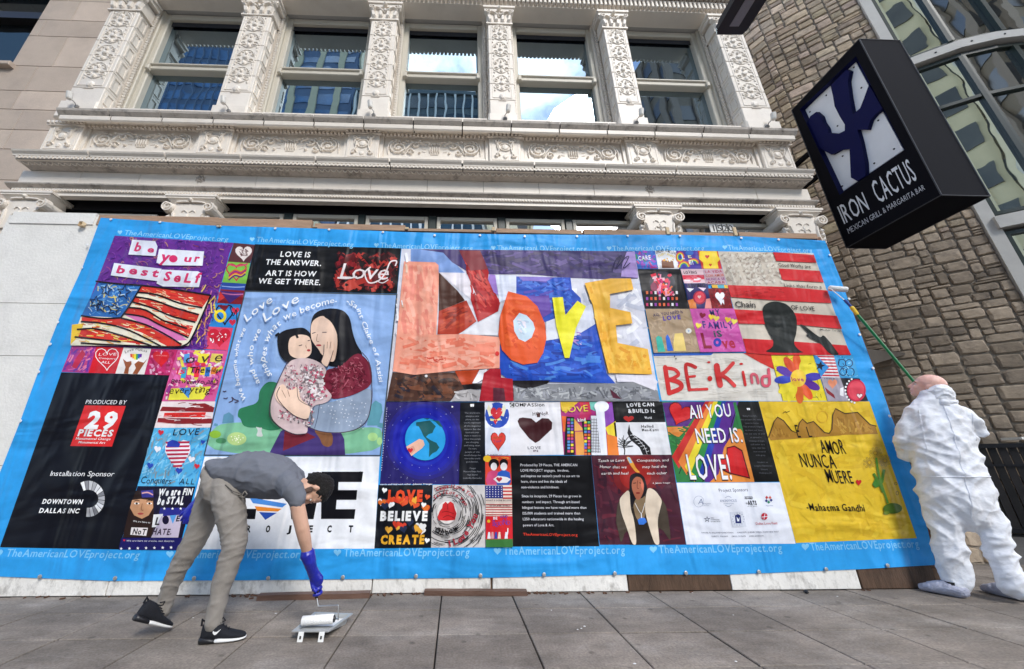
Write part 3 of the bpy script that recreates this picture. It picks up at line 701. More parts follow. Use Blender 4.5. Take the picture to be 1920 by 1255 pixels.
# ================================================================== hoarding and banner
HD, BD = 3.63, 3.612                       # faces of the hoarding boards and of the banner cloth
ply = mat('white_painted_plywood', (.76, .74, .70), .7, .05, 5, .25, 35, .3, dirt=(.58, .56, .53), dscale=3, damt=.4)
plyb = mat('smeared_white_boards', (.76, .74, .70), .7, .08, 6, .35, 30, .3, dirt=(.16, .14, .12), dscale=14, damt=.55, stretch=(1, 1, .6))
plyd = mat('dark_stained_plywood', (.085, .05, .032), .6, .5, 9, .3, 40, .3, stretch=(3, 1, .6))
lum = mat('raw_lumber', (.36, .23, .15), .75, .3, 14, .3, 60, stretch=(.3, 1, 2))
wetwood = mat('wet_brown_lumber', (.12, .065, .045), .5, .3, 10, .3, 60, stretch=(.3, 1, 2))
hd = thing('plywood_hoarding', 'white painted plywood hoarding behind the mural banner', 'hoarding')
def Hx(px_, py_): return W(px_, py_, HD).x
s = MB(); s.box(-5.02, 4.36, HD+.02, HD+.06, .0, 3.60); s.build('stud_backing', lum, hd)
xe = [-5.06, -4.35, -3.75]
def bz(a, b_): return a
# upper left painted sheets left of the banner
for (x0, x1, z0, z1) in ((-5.06, -3.2, 2.585, 3.66), (-5.06, -3.2, 2.02, 2.58), (-5.06, -3.2, 1.0, 2.015), (-5.06, -3.2, .16, .995)):
    s = MB(); s.bbox(x0, x1, HD, HD+.02, z0, z1, .002); s.build('plywood_sheet', ply, hd)
s = MB(); s.box(-3.2, 4.34, HD+.004, HD+.02, .15, 3.58); s.build('plywood_core', mat('brown_ply_edge', (.16, .08, .05), .7, .3, 10), hd)
# base boards, each a piece of its own, at the foot
for a, b_, mt_ in ((-70, 199, plyb), (201, 696, plyb), (698, 920, plyb), (924, 1178, plyb), (1180, 1372, plyd), (1374, 1616, plyb), (1619, 1762, plyd)):
    xa, xb = W(a, 1098, HD-.02).x, W(b_, 1098, HD-.02).x
    s = MB(); s.bbox(xa, xb, HD-.011, HD+.01, .004, .20, .004); s.build('base_board', mt_, hd)
# rough lumber and plywood edge along the top
tops = [(25, 410, 185, 402), (190, 405, 410, 418), (412, 411, 585, 425), (592, 421, 760, 429), (765, 431, 925, 433), (930, 430, 1090, 436), (1093, 431, 1250, 438), (1255, 437, 1375, 439), (1382, 437, 1530, 446)]
for k, (a, ya, b_, yb) in enumerate(tops):
    p, q = W(a, ya, HD+.01), W(b_, yb, HD+.01); zz = max(p.z, q.z)
    s = MB(); s.obox((p.x, HD-.012, 3.55), (q.x-p.x, 0, 0), (0, .05, 0), (0, 0, zz-3.55)); s.build('top_batten', lum if k else ply, hd)
for px_ in (150, 408, 590, 762, 925, 1252, 1378):
    p = W(px_, 430, HD-.03); s = MB(); s.bbox(p.x-.018, p.x+.022, HD-.03, HD-.013, 3.56, p.z+.035, .004); s.build('cleat', mat('pale_pine', (.55, .42, .26), .7, .2, 12), hd)
s = MB(); s.box(4.36, 4.375, HD-.01, 4.05, .004, 3.5); s.build('return_board', plyd, hd)

pm = bpy.data.materials.new('printed_vinyl'); pm.use_nodes = True
_n = pm.node_tree.nodes; _l = pm.node_tree.links; _b = _n['Principled BSDF']
_b.inputs['Roughness'].default_value = .48; _b.inputs['Specular IOR Level'].default_value = .2
_a = _n.new('ShaderNodeAttribute'); _a.attribute_name = 'Col'; _g = _n.new('ShaderNodeNewGeometry')
_z = _n.new('ShaderNodeTexNoise'); _z.inputs['Scale'].default_value = 9; _z.inputs['Detail'].default_value = 8; _z.inputs['Roughness'].default_value = .75
_r = _n.new('ShaderNodeMapRange'); _r.inputs['From Min'].default_value = .25; _r.inputs['From Max'].default_value = .75; _r.inputs['To Min'].default_value = .88; _r.inputs['To Max'].default_value = 1.10
_v = _n.new('ShaderNodeVectorMath'); _v.operation = 'SCALE'
_l.new(_g.outputs['Position'], _z.inputs['Vector']); _l.new(_z.outputs['Fac'], _r.inputs['Value']); _l.new(_a.outputs['Color'], _v.inputs[0]); _l.new(_r.outputs['Result'], _v.inputs['Scale']); _l.new(_v.outputs['Vector'], _b.inputs['Base Color'])
# creases of the stretched cloth: long soft folds, stronger near the edge hems
def _fold(scale, sc, det):
    mpn = _n.new('ShaderNodeMapping'); mpn.inputs['Rotation'].default_value = sc[3]; mpn.inputs['Scale'].default_value = sc[:3]
    z = _n.new('ShaderNodeTexNoise'); z.inputs['Scale'].default_value = scale; z.inputs['Detail'].default_value = det; z.inputs['Distortion'].default_value = .6
    _l.new(_g.outputs['Position'], mpn.inputs['Vector']); _l.new(mpn.outputs['Vector'], z.inputs['Vector']); return z
f1 = _fold(1.6, (.5, 1, 1.4, (0, R(35), 0)), 2.5); f2 = _fold(2.2, (1.6, 1, .35, (0, R(-20), 0)), 2)
_m1 = _n.new('ShaderNodeMath'); _m1.operation = 'ADD'; _l.new(f1.outputs['Fac'], _m1.inputs[0]); _l.new(f2.outputs['Fac'], _m1.inputs[1])
_bu = _n.new('ShaderNodeBump'); _bu.inputs['Strength'].default_value = 1.0; _bu.inputs['Distance'].default_value = .085
_l.new(_m1.outputs[0], _bu.inputs['Height']); _l.new(_bu.outputs['Normal'], _b.inputs['Normal'])

KP = .93                                     # printed colour from the colour seen in the photograph
def pc(c):
    v = lin(c); return tuple(max(.003, min(.86, k*KP)) for k in v)

# glyphs of the built-in font, one outline each
_gc = {}
def glyph(ch, bold=0.):
    key = (ch, bold)
    if key in _gc: return _gc[key]
    cu = bpy.data.curves.new('g', 'FONT'); cu.body = ch; cu.size = 1; cu.resolution_u = 2; cu.offset = bold
    ob = bpy.data.objects.new('g', cu); COL.objects.link(ob); bpy.context.view_layer.update()
    me = bpy.data.meshes.new_from_object(ob.evaluated_get(bpy.context.evaluated_depsgraph_get()))
    vs = [(v.co.x, v.co.y) for v in me.vertices]; fs = [tuple(p.vertices) for p in me.polygons]
    bpy.data.objects.remove(ob); bpy.data.curves.remove(cu); bpy.data.meshes.remove(me)
    if vs: x0 = min(v[0] for v in vs); x1 = max(v[0] for v in vs)
    else: x0, x1 = 0, .28
    _gc[key] = ([(x-x0, y) for x, y in vs], fs, x1-x0); return _gc[key]
def layout(s, bold=0., sp=.075):
    out = []; x = 0
    for ch in s:
        if ch == ' ': x += .30; continue
        g = glyph(ch, bold); out.append((g, x)); x += g[2]+sp+bold
    return out, max(x-sp, .01)
CAPH = .69
class Print:
    "one printed picture: flat coloured shapes a hair apart on the banner cloth"
    def __init__(s, ox=0, oy=0, k=1., surf=None, lev0=.0006, step=.00012):
        s.m = MB(); s.ox, s.oy, s.k = ox, oy, k; s.off = lev0; s.step = step; s.surf = surf or (lambda x, y, o: W(x, y, BD)+Vector((0, -o, 0)))
    def P(s, p): return (s.ox+p[0]/s.k, s.oy+p[1]/s.k)
    def q(s, p, o=None):
        x, y = s.P(p); return s.surf(x, y, s.off if o is None else o)
    def nxt(s): s.off += s.step
    sm = 0; rnd_caps = False
    def poly(s, pts, c):
        if s.sm and len(pts) >= s.sm and not s._st:
            for _ in range(2):
                o_ = []
                for a, b in zip(pts, list(pts[1:])+[pts[0]]): o_ += [(a[0]*.78+b[0]*.22, a[1]*.78+b[1]*.22), (a[0]*.22+b[0]*.78, a[1]*.22+b[1]*.78)]
                pts = o_
        from mathutils.geometry import tessellate_polygon
        v = [s.q(p) for p in pts]; tr = tessellate_polygon([v]); s.m.add(v, [tuple(t) for t in tr], pc(c)); s.nxt(); return s
    _st = False
    def stroke(s, pts, w, c, closed=False, raw=False):
        if s.rnd_caps and not closed and not raw:
            for q_ in (pts[0], pts[-1]): s.ell(q_[0], q_[1], w*.5, w*.5, c, 0, 10)
        if not raw and not closed and 3 <= len(pts) <= 16:
            P_ = [pts[0]]+list(pts)+[pts[-1]]; o_ = []
            for i in range(1, len(P_)-2):
                a, b, c_, d_ = P_[i-1:i+3]
                for t in (0, .25, .5, .75):
                    o_.append(tuple(.5*(2*b[k]+(c_[k]-a[k])*t+(2*a[k]-5*b[k]+4*c_[k]-d_[k])*t*t+(3*b[k]-a[k]-3*c_[k]+d_[k])*t**3) for k in (0, 1)))
            pts = o_+[pts[-1]]
        pts = list(pts)+([pts[0]] if closed else []); n = len(pts); v = []; o = s.off
        for i, p in enumerate(pts):
            a = pts[max(i-1, 0)]; b = pts[min(i+1, n-1)]
            if closed and i in (0, n-1): a, b = pts[-2], pts[1]
            dx, dy = b[0]-a[0], b[1]-a[1]; l_ = math.hypot(dx, dy) or 1; nx, ny = -dy/l_*w/2, dx/l_*w/2
            oo = o+s.step*.8*i/n; v += [s.q((p[0]+nx, p[1]+ny), oo), s.q((p[0]-nx, p[1]-ny), oo)]
        s.m.add(v, [(2*i, 2*i+1, 2*i+3, 2*i+2) for i in range(n-1)], pc(c)); s.nxt(); return s
    def ell(s, x, y, rx, ry, c, rot=0, n=18):
        ca, sa = math.cos(rot), math.sin(rot)
        return s.poly([(x+rx*math.cos(t)*ca-ry*math.sin(t)*sa, y+rx*math.cos(t)*sa+ry*math.sin(t)*ca) for t in [2*math.pi*k/n for k in range(n)]], c)
    def ring(s, x, y, rx, ry, w, c, a0=0, a1=2*math.pi, n=24):
        return s.stroke([(x+rx*math.cos(a0+(a1-a0)*k/n), y+ry*math.sin(a0+(a1-a0)*k/n)) for k in range(n+1)], w, c)
    def heartpts(s, x, y, w, h, rot=0, n=22):
        out = []
        for k in range(n):
            t = 2*math.pi*k/n; u = 16*math.sin(t)**3/32*w; v = -(13*math.cos(t)-5*math.cos(2*t)-2*math.cos(3*t)-math.cos(4*t)+2.5)/29*h
            out.append((x+u*math.cos(rot)-v*math.sin(rot), y+u*math.sin(rot)+v*math.cos(rot)))
        return out
    def heart(s, x, y, w, h, c, rot=0): return s.poly(s.heartpts(x, y, w, h, rot), c)
    def hline(s, x, y, w, h, lw, c, rot=0): return s.stroke(s.heartpts(x, y, w, h, rot), lw, c, True)
    def star(s, x, y, r, c, rot=0, r2=.42):
        s._st = True; z_ = s.poly([(x+(r if k % 2 == 0 else r*r2)*math.sin(rot+k*math.pi/5), y-(r if k % 2 == 0 else r*r2)*math.cos(rot+k*math.pi/5)) for k in range(10)], c); s._st = False; return z_
    def sline(s, x, y, r, lw, c, rot=0): return s.stroke([(x+(r if k % 2 == 0 else r*.42)*math.sin(rot+k*math.pi/5), y-(r if k % 2 == 0 else r*.42)*math.cos(rot+k*math.pi/5)) for k in range(10)], lw, c, True)
    def up(s, p):
        x, y = s.P(p); dx, dy = 880-x, -1230-y; l_ = math.hypot(dx, dy); return dx/l_, dy/l_
    def text(s, t, p0, p1, h, c, bold=0., shear=0., sp=.075, jit=0.):
        "line of text from baseline start p0 to end p1, capital height h"
        lay, w = layout(t, bold, sp); ex = ((p1[0]-p0[0])/w, (p1[1]-p0[1])/w); ux, uy = s.up(p0); kv = h/CAPH; rr = random.Random(len(t)+int(p0[0]))
        for g, x in lay:
            jx, jy, js = (rr.uniform(-jit, jit)*h*.3, rr.uniform(-jit, jit)*h, 1+rr.uniform(-jit, jit)) if jit else (0, 0, 1)
            v = [s.q((p0[0]+ex[0]*(x+a)+ux*b*kv*js+shear*b*kv*js+jx, p0[1]+ex[1]*(x+a)+uy*b*kv*js+jy)) for a, b in g[0]]
            s.m.add(v, g[1], pc(c))
        s.nxt(); return s
    def tpath(s, t, pts, h, c, bold=0., sp=.075, shear=.15, thin=1., jit=0.):
        "text along a polyline"
        lay, w = layout(t, bold, sp); d = [0]; rr = random.Random(len(t))
        for a, b in zip(pts[:-1], pts[1:]): d.append(d[-1]+math.hypot(b[0]-a[0], b[1]-a[1]))
        kx = d[-1]/w
        for g, x in lay:
            m_ = (x+g[2]/2)*kx; i = 0
            while i < len(d)-2 and d[i+1] < m_: i += 1
            f = (m_-d[i])/(d[i+1]-d[i]); a, b = pts[i], pts[i+1]; tx, ty = (b[0]-a[0])/(d[i+1]-d[i]), (b[1]-a[1])/(d[i+1]-d[i]); cx, cy = a[0]+(b[0]-a[0])*f, a[1]+(b[1]-a[1])*f
            hh = h*(1+(rr.uniform(-jit, jit) if jit else 0)); kv = hh/CAPH
            v = []
            for u, w_ in g[0]:
                uu = (u-g[2]/2)*kx*thin+shear*w_*kv; vv = w_*kv; v.append(s.q((cx+tx*uu+ty*vv, cy+ty*uu-tx*vv)))
            s.m.add(v, g[1], pc(c))
        s.nxt(); return s
    def scrib(s, quad, n, cols, ln, w, ang=0, spread=.5, seed=1, curve=.3):
        "brush or crayon strokes spread over a quad; corners TL, TR, BR, BL"
        rr = random.Random(seed)
        for _ in range(n):
            u, v = rr.random(), rr.random(); A, B, C_, D = quad
            x = (A[0]*(1-u)+B[0]*u)*(1-v)+(D[0]*(1-u)+C_[0]*u)*v; y = (A[1]*(1-u)+B[1]*u)*(1-v)+(D[1]*(1-u)+C_[1]*u)*v
            a = ang+rr.uniform(-spread, spread); l_ = ln*rr.uniform(.5, 1.2); ww = w*rr.uniform(.5, 1.3); cv = rr.uniform(-curve, curve)
            pts = []
            for k in range(4):
                t = (k/3-.5)*l_; pts.append((x+math.cos(a+cv*(k/3-.5))*t, y+math.sin(a+cv*(k/3-.5))*t))
            for _k in range(3):
                if all(inq(p, quad) for p in pts): s.stroke(pts, ww, rr.choice(cols), raw=True); s.off -= s.step*.9; break
                pts = [(x+(p[0]-x)*.5, y+(p[1]-y)*.5) for p in pts]; ww *= .8
        s.nxt(); return s
    def build(s, label=None, name='printed_picture'): return s.m.build(name, pm, BAN, label=label, fix=False)
def inq(p, quad):
    sg = 0
    for i in range(4):
        a, b = quad[i], quad[(i+1) % 4]; c = (b[0]-a[0])*(p[1]-a[1])-(b[1]-a[1])*(p[0]-a[0])
        if c < -1e-6: return False
    return True

BAN = thing('mural_banner', 'long blue bordered patchwork mural banner of love artworks on the hoarding', 'banner')
BLUE = '#2f9fe8'
out = [(189, 408), (300, 415), (380, 422), (590, 428), (762, 435), (941, 439), (1100, 440), (1273, 440), (1400, 443), (1547, 451), (1578, 528), (1611, 618), (1660, 748), (1670, 778), (1716, 893), (1755, 1059), (1615, 1067), (1370, 1077), (1176, 1077), (922, 1083), (640, 1086), (450, 1088), (204, 1089), (0, 1081), (-64, 1079), (-40, 985), (0, 885), (38, 789), (72, 696), (115, 587), (155, 500)]
s = Print(0, 0, 1, lambda x, y, o: W(x, y, BD)); s.poly(out, BLUE)
sheet = s.m; n0 = len(out)
# give the cloth its thickness: hem folded back to the boards
vs = [Vector(v) for v in sheet.v[:n0]]; hem = MB(); hem.add(vs+[v+Vector((0, HD-BD-.001, 0)) for v in vs], [(i, (i+1) % n0, (i+1) % n0+n0, i+n0) for i in range(n0)], pc('#2b86c8'))
sheet.build('banner_cloth', pm, BAN, fix=False); hem.build('hem', pm, BAN, fix=False)
# grommets and fixing screws
gm = mat('grommet_metal', (.45, .44, .42), .4, .1, 10, metal=.6)
gpos = [(163, 459), (153, 502), (108, 604), (94, 645), (72, 697), (38, 789), (208, 411), (300, 416), (409, 424), (516, 428), (617, 430), (718, 435), (815, 441), (900, 441), (984, 443), (1082, 443), (1177, 442), (1275, 442), (1390, 446), (1460, 449), (1556, 478), (1592, 560), (1612, 627), (1637, 690), (1668, 780), (1722, 920), (-20, 1076), (75, 1081), (216, 1084), (364, 1084), (503, 1084), (643, 1082), (780, 1080), (901, 1079), (1020, 1077), (1153, 1075), (1286, 1074), (1423, 1072), (1549, 1067), (1664, 1060), (799, 705), (606, 705)]
gme = MB(); gme.lathe((0, 0, 0), (0, -1, 0), [(0, .016), (.004, .016), (.006, .011), (.006, .006)], 10); gme = gme.mesh('grommet', gm)
gmw = MB(); gmw.lathe((0, 0, 0), (0, -1, 0), [(0, .015), (.003, .014), (.004, .005)], 8); gmw = gmw.mesh('screw_washer', mat('washer_white', (.75, .75, .75), .4))
for (x, y) in gpos:
    o = link('grommet', gme if y > 1000 else gmw, BAN); o.location = W(x, y, BD-.011)

# border lettering
def site(x0, y0, x1, y1, h, col, b=.008):
    s = Print(); s.heart(x0-h*.75, y0-h*.42, h*.95, h*.9, col); s.text('TheAmericanLOVEproject.org', (x0, y0), (x1, y1), h, col, bold=b); s.build(name='web_address')
lt = '#7fc6f2'
for a in ((232, 440, 427, 453), (480, 453, 662, 463), (713, 464, 886, 470), (932, 469, 1100, 471), (1149, 470, 1321, 470), (1366, 468, 1524, 474)): site(*a, 9.5, '#8fd0f5')
for a in ((10, 1043, 260, 1047), (330, 1046, 570, 1046), (644, 1043, 880, 1042), (944, 1040, 1172, 1038), (1236, 1037, 1467, 1034), (1521, 1032, 1724, 1026)): site(*a, 15, lt, .014)

# --- purple be your best self
s = Print(0, 380, 3.485)
Q = [(750, 215), (1528, 262), (1345, 965), (470, 935)]
s.poly([(750, 215), (1528, 262), (1500, 330), (1460, 480), (1400, 680), (1340, 960), (470, 935), (630, 520)], '#6b2f92')
s.scrib(Q, 900, ['#7d3aa5', '#5c2a86', '#a8508a', '#c08a70', '#8a46b0', '#4b2a90', '#5a2f9c', '#7434a0'], 44, 5, .3, 1.2, 3, 1.5)
s.scrib([(1330, 540), (1440, 520), (1345, 940), (1220, 940)], 50, ['#e8a05a', '#d87aa0', '#5b3aa8', '#f0d070'], 60, 6, 1.9, .5, 4)
for pts in ([(870, 245), (1020, 255), (1035, 290), (1022, 352), (845, 342)], [(1045, 305), (1338, 322), (1328, 415), (1070, 412), (1028, 395)], [(752, 397), (1062, 435), (1035, 515), (730, 478)], [(1062, 440), (1300, 452), (1325, 465), (1305, 555), (1070, 550), (1028, 530)]): s.poly(pts, '#e8eaf6')
for t, a, b, h in (('b', (880, 318), (925, 322), 58), ('e', (965, 325), (1012, 330), 40), ('y', (1048, 385), (1110, 392), 68), ('u', (1205, 388), (1255, 390), 44), ('r', (1272, 388), (1308, 390), 48), ('best', (765, 460), (1040, 492), 52), ('SeLf', (1070, 512), (1310, 528), 62)):
    s.text(t, a, b, h, '#d8306a', .035, jit=.05 if len(t) > 1 else 0, sp=.2)
s.ell(1138, 370, 28, 24, '#d8306a')
s.poly([(655, 518), (935, 545), (800, 755), (540, 742), (590, 640)], '#2f6cb4')
s.scrib([(655, 525), (920, 550), (800, 745), (560, 735)], 90, ['#4c8ed0', '#79b0dd', '#2456a0', '#d8c870', '#b8cfe0'], 50, 7, .5, 1.2, 5)
s.poly([(935, 545), (1385, 608), (1240, 935), (1150, 945), (1000, 940), (470, 935), (540, 742), (800, 755)], '#f2ead2')
red = '#d8392c'
for pts in ([(935, 545), (1385, 608), (1330, 685), (1180, 650), (1040, 610), (915, 590)], [(890, 620), (1010, 640), (1150, 685), (1310, 730), (1290, 780), (1130, 745), (1000, 690), (870, 655)], [(850, 688), (960, 705), (1080, 770), (1270, 810), (1240, 880), (1170, 850), (1060, 800), (950, 750), (820, 730)],
            [(545, 750), (800, 760), (960, 800), (1200, 925), (1180, 945), (1100, 940), (930, 850), (760, 800), (540, 785)], [(515, 835), (640, 825), (800, 870), (1000, 935), (760, 905), (600, 885), (505, 880)]): s.poly(pts, red)
s.poly([(820, 735), (950, 745), (1180, 860), (1230, 900), (1150, 905), (950, 800)], '#e07ab8')
s.poly([(480, 800), (560, 790), (520, 880), (470, 930)], '#f2c83a')
s.scrib([(940, 560), (1370, 612), (1230, 900), (860, 700)], 120, ['#f08050', '#f8e8c0', '#c02a28', '#f0c8a0'], 46, 5, .3, .3, 6)
s.scrib([(545, 760), (1000, 800), (1100, 935), (490, 925)], 100, ['#f0a040', '#f8e8c0', '#c82a28', '#f6d860'], 46, 5, .2, .3, 7)
K = '#1c1216'
for pts in ([(635, 518), (790, 535), (935, 545), (1150, 572), (1385, 610)], [(935, 545), (860, 670), (800, 755)], [(540, 742), (680, 760), (800, 755)], [(910, 590), (1030, 605), (1180, 660), (1330, 690)], [(890, 618), (1010, 640), (1150, 690), (1305, 735)], [(870, 652), (1000, 690), (1130, 745), (1285, 785)], [(850, 688), (960, 705), (1080, 775), (1230, 825)], [(820, 730), (950, 750), (1060, 805), (1240, 885)], [(800, 757), (960, 800), (1100, 870), (1195, 930)], [(540, 780), (700, 795), (860, 840), (1060, 940)], [(515, 832), (640, 828), (800, 870), (1000, 938)], [(500, 880), (640, 895), (800, 912)], [(1385, 608), (1330, 740), (1260, 890), (1220, 932), (1150, 945), (950, 940), (700, 930), (540, 920)]): s.stroke(pts, 10, K)
for x, y, r_ in ((705, 575, 40), (820, 590, 48), (635, 655, 42), (672, 685, 38), (755, 700, 44)): s.sline(x, y, r_, 7, K, .2)
s.build('purple crayon picture with a striped flag and be your best self')

# --- narrow column of hearts
s = Print(0, 380, 3.485)
s.poly([(1528, 262), (1672, 275), (1636, 395), (1488, 385)], '#5a3034'); s.heart(1592, 335, 110, 100, '#e8dcd8'); s.scrib([(1550, 300), (1640, 300), (1620, 350), (1570, 350)], 30, ['#5a3034'], 40, 3, .8, 1.4, 8)
s.poly([(1488, 385), (1636, 395), (1608, 530), (1452, 520)], '#7fc04a'); s.hline(1545, 455, 130, 110, 9, '#c0304a')
for k, c in enumerate(('#d06a2a', '#8a2a80', '#c83040', '#e0b040', '#5a2a70')): s.stroke([(1495, 470+k*9), (1535, 440+k*9), (1575, 452+k*8), (1605, 432+k*8)], 10, c)
s.stroke([(1490, 400), (1550, 415), (1620, 400)], 10, '#d04a6a')
s.poly([(1452, 520), (1608, 530), (1580, 665), (1420, 655)], '#8a2230'); s.poly([(1452, 520), (1608, 530), (1598, 575), (1442, 565)], '#2d4ea0'); s.stroke([(1450, 545), (1530, 552), (1600, 550)], 5, '#9fb8e8'); s.poly([(1440, 575), (1595, 590), (1500, 660)], '#4b2a78'); s.poly([(1438, 580), (1470, 620), (1420, 655)], '#d83838'); s.stroke([(1450, 590), (1520, 600), (1590, 598)], 8, '#c06a9a')
s.poly([(1415, 660), (1572, 665), (1522, 818), (1366, 810)], '#2f86d0'); s.hline(1470, 735, 110, 130, 9, '#1a1420'); s.ring(1440, 740, 32, 34, 18, '#f0d832'); s.stroke([(1400, 665), (1408, 712), (1425, 715)], 12, '#f0d832'); s.heart(1540, 710, 50, 50, '#d02a48'); s.heart(1520, 785, 46, 44, '#d02a48'); s.poly([(1420, 668), (1500, 672), (1470, 712)], '#7a1c2c'); s.stroke([(1505, 680), (1525, 740), (1545, 700), (1550, 790)], 6, '#181018')
s.poly([(1366, 810), (1524, 820), (1490, 965), (1332, 955)], '#e24a6a'); s.heart(1435, 885, 150, 125, '#cf2038'); s.scrib([(1380, 840), (1490, 845), (1470, 925), (1370, 920)], 16, ['#ffffff', '#20202a', '#e8c8d0'], 18, 9, .4, 1.5, 9); s.stroke([(1340, 830), (1350, 940)], 14, '#9a58b0'); s.text('17', (1338, 950), (1362, 952), 20, '#181018')
s.build('narrow column of small heart drawings')

# --- row of small pictures under the flag
s = Print(0, 380, 3.485)
s.poly([(470, 935), (632, 940), (580, 1112), (402, 1105)], '#b03a8c'); s.scrib([(475, 940), (625, 944), (575, 1108), (410, 1102)], 90, ['#d860a0', '#8a3a9c', '#c04880', '#6a3aa0', '#e080a8'], 70, 10, -.9, .7, 10); s.poly([(540, 960), (560, 990), (500, 1085), (470, 1070), (500, 1010)], '#c8204a')
s.poly([(632, 940), (810, 945), (755, 1116), (580, 1112)], '#d6202c'); s.hline(700, 1025, 150, 145, 5, '#ffffff'); s.text('LOVE', (645, 1000), (760, 998), 18, '#ffffff', jit=.1); s.text('Conquers', (645, 1020), (755, 1025), 12, '#ffffff'); s.text('ALL', (660, 1048), (720, 1052), 16, '#ffffff')
s.poly([(810, 945), (990, 953), (945, 1122), (755, 1116)], '#eee8e4'); s.tpath('Love makes', [(820, 985), (880, 962), (960, 978)], 18, '#181018', jit=.1)
for k, c in enumerate(('#d83a30', '#f0a030', '#f0e040', '#40a050', '#3060c0', '#7030a0')): s.poly([(852+k*13, 988), (865+k*13, 988), (866+k*12, 1010+8*min(k, 5-k)), (854+k*12, 1010+8*min(k, 5-k))], c)
s.poly([(805, 1020), (830, 1040), (860, 1035), (862, 1055), (845, 1080), (840, 1118), (810, 1116), (822, 1075)], '#9a5636'); s.poly([(965, 1020), (940, 1045), (905, 1035), (880, 1055), (890, 1080), (868, 1118), (900, 1120), (925, 1080)], '#9a5636')
s.poly([(990, 953), (1165, 960), (1110, 1128), (945, 1122)], '#c02a66'); s.scrib([(992, 957), (1160, 963), (1108, 1124), (950, 1118)], 60, ['#e890b8', '#a01a50', '#e8b8cc', '#d04080'], 26, 14, 0, 1.5, 11); s.heart(1055, 1025, 110, 110, '#d8202c'); s.text('everyone', (1020, 1000), (1095, 1004), 8, '#f0a0a0')
s.build('row of small heart pictures under the flag')

# --- love is the bridge between you and everything
s = Print(0, 380, 3.485); 
s.poly([(1165, 960), (1492, 965), (1404, 1298), (1049, 1298)], '#d85a96')
s.scrib([(1170, 965), (1480, 970), (1400, 1290), (1060, 1290)], 150, ['#e8d850', '#f0e8e0', '#c83a80', '#e070b0', '#a03a90', '#f0b0c8'], 50, 18, 0, 1.5, 12)
s.poly([(1205, 990), (1240, 985), (1238, 1045), (1200, 1045)], '#5aa0e0'); s.poly([(1300, 985), (1370, 988), (1350, 1050), (1290, 1045)], '#f0e040'); s.poly([(1385, 985), (1460, 990), (1440, 1045), (1372, 1040)], '#e8d060')
for a, b_, c in ((1190, 1120, '#30a0c0'), (1230, 1100, '#f0e050'), (1275, 1115, '#e83040'), (1315, 1100, '#f0d030'), (1345, 1110, '#3070c0'), (1385, 1095, '#e88030')): s.poly([(a, 1075), (a+32, 1073), (a+24, b_+25), (a-8, b_+25)], c)
s.ell(1240, 1060, 16, 14, '#e03048'); s.ell(1290, 1052, 15, 13, '#e03048'); s.ell(1330, 1058, 16, 13, '#e03048')
s.poly([(1120, 1215), (1380, 1200), (1330, 1285), (1100, 1290)], '#f2e84a'); s.poly([(1170, 1210), (1250, 1208), (1235, 1280)], '#4a90d8')
s.text('ove', (1210, 1050), (1450, 1042), 66, '#3a3030', .0, jit=.1, sp=.3); s.text('is', (1152, 1120), (1210, 1115), 40, '#d02050', .01); s.text('The', (1235, 1115), (1335, 1112), 42, '#181018', .01); s.text('bridge', (1348, 1110), (1445, 1105), 26, '#181018', .01)
s.text('BetweenyouanD', (1118, 1178), (1425, 1188), 34, '#181018', .0, jit=.12); s.text('everyting', (1105, 1250), (1370, 1238), 46, '#181018', .0, jit=.12); s.build('pink and yellow collage with the words bridge between you and everything')

# --- black sponsor panel
s = Print(0, 0, 1); s.poly([(115, 698), (318, 703), (223, 1030), (0, 1026), (2, 1020)], '#0a0d18')
s.text('PRODUCED BY', (160, 757), (236, 758), 8, '#e8e8ec', .005, sp=.12)
s.poly([(159, 760), (236, 761), (210, 837), (132, 836)], '#e02a2c'); s.text('29', (158, 802), (216, 804), 32, '#ffffff', .05); s.text('PIECES', (145, 817), (211, 818), 12.5, '#ffffff', .04); s.text('Monumental Change', (142, 824), (207, 825), 4.5, '#ffffff', .01); s.text('Monumental Art', (147, 831), (197, 832), 4.5, '#ffffff', .01)
s.text('Installation Sponsor', (94, 892), (213, 893), 10, '#f0f0f2', .0); s.text('DOWNTOWN', (79, 944), (154, 945), 9, '#ffffff', .035); s.text('DALLAS INC', (73, 961), (148, 962), 9, '#ffffff', .035)
for k in range(14):
    a0, a1 = R(-118+k*15.5), R(-118+(k+1)*15.5-2); g_ = ('#ffffff', '#c8c8cc', '#e0e0e4', '#8a8a90', '#b0b0b4')[(k*3) % 5]; cx, cy = 166, 935
    s.poly([(cx+19*math.cos(a0), cy+17*math.sin(a0)), (cx+31*math.cos(a0), cy+34*math.sin(a0)), (cx+31*math.cos(a1), cy+34*math.sin(a1)), (cx+19*math.cos(a1), cy+17*math.sin(a1))], g_)
s.build('black sponsor panel with a red 29 PIECES square')

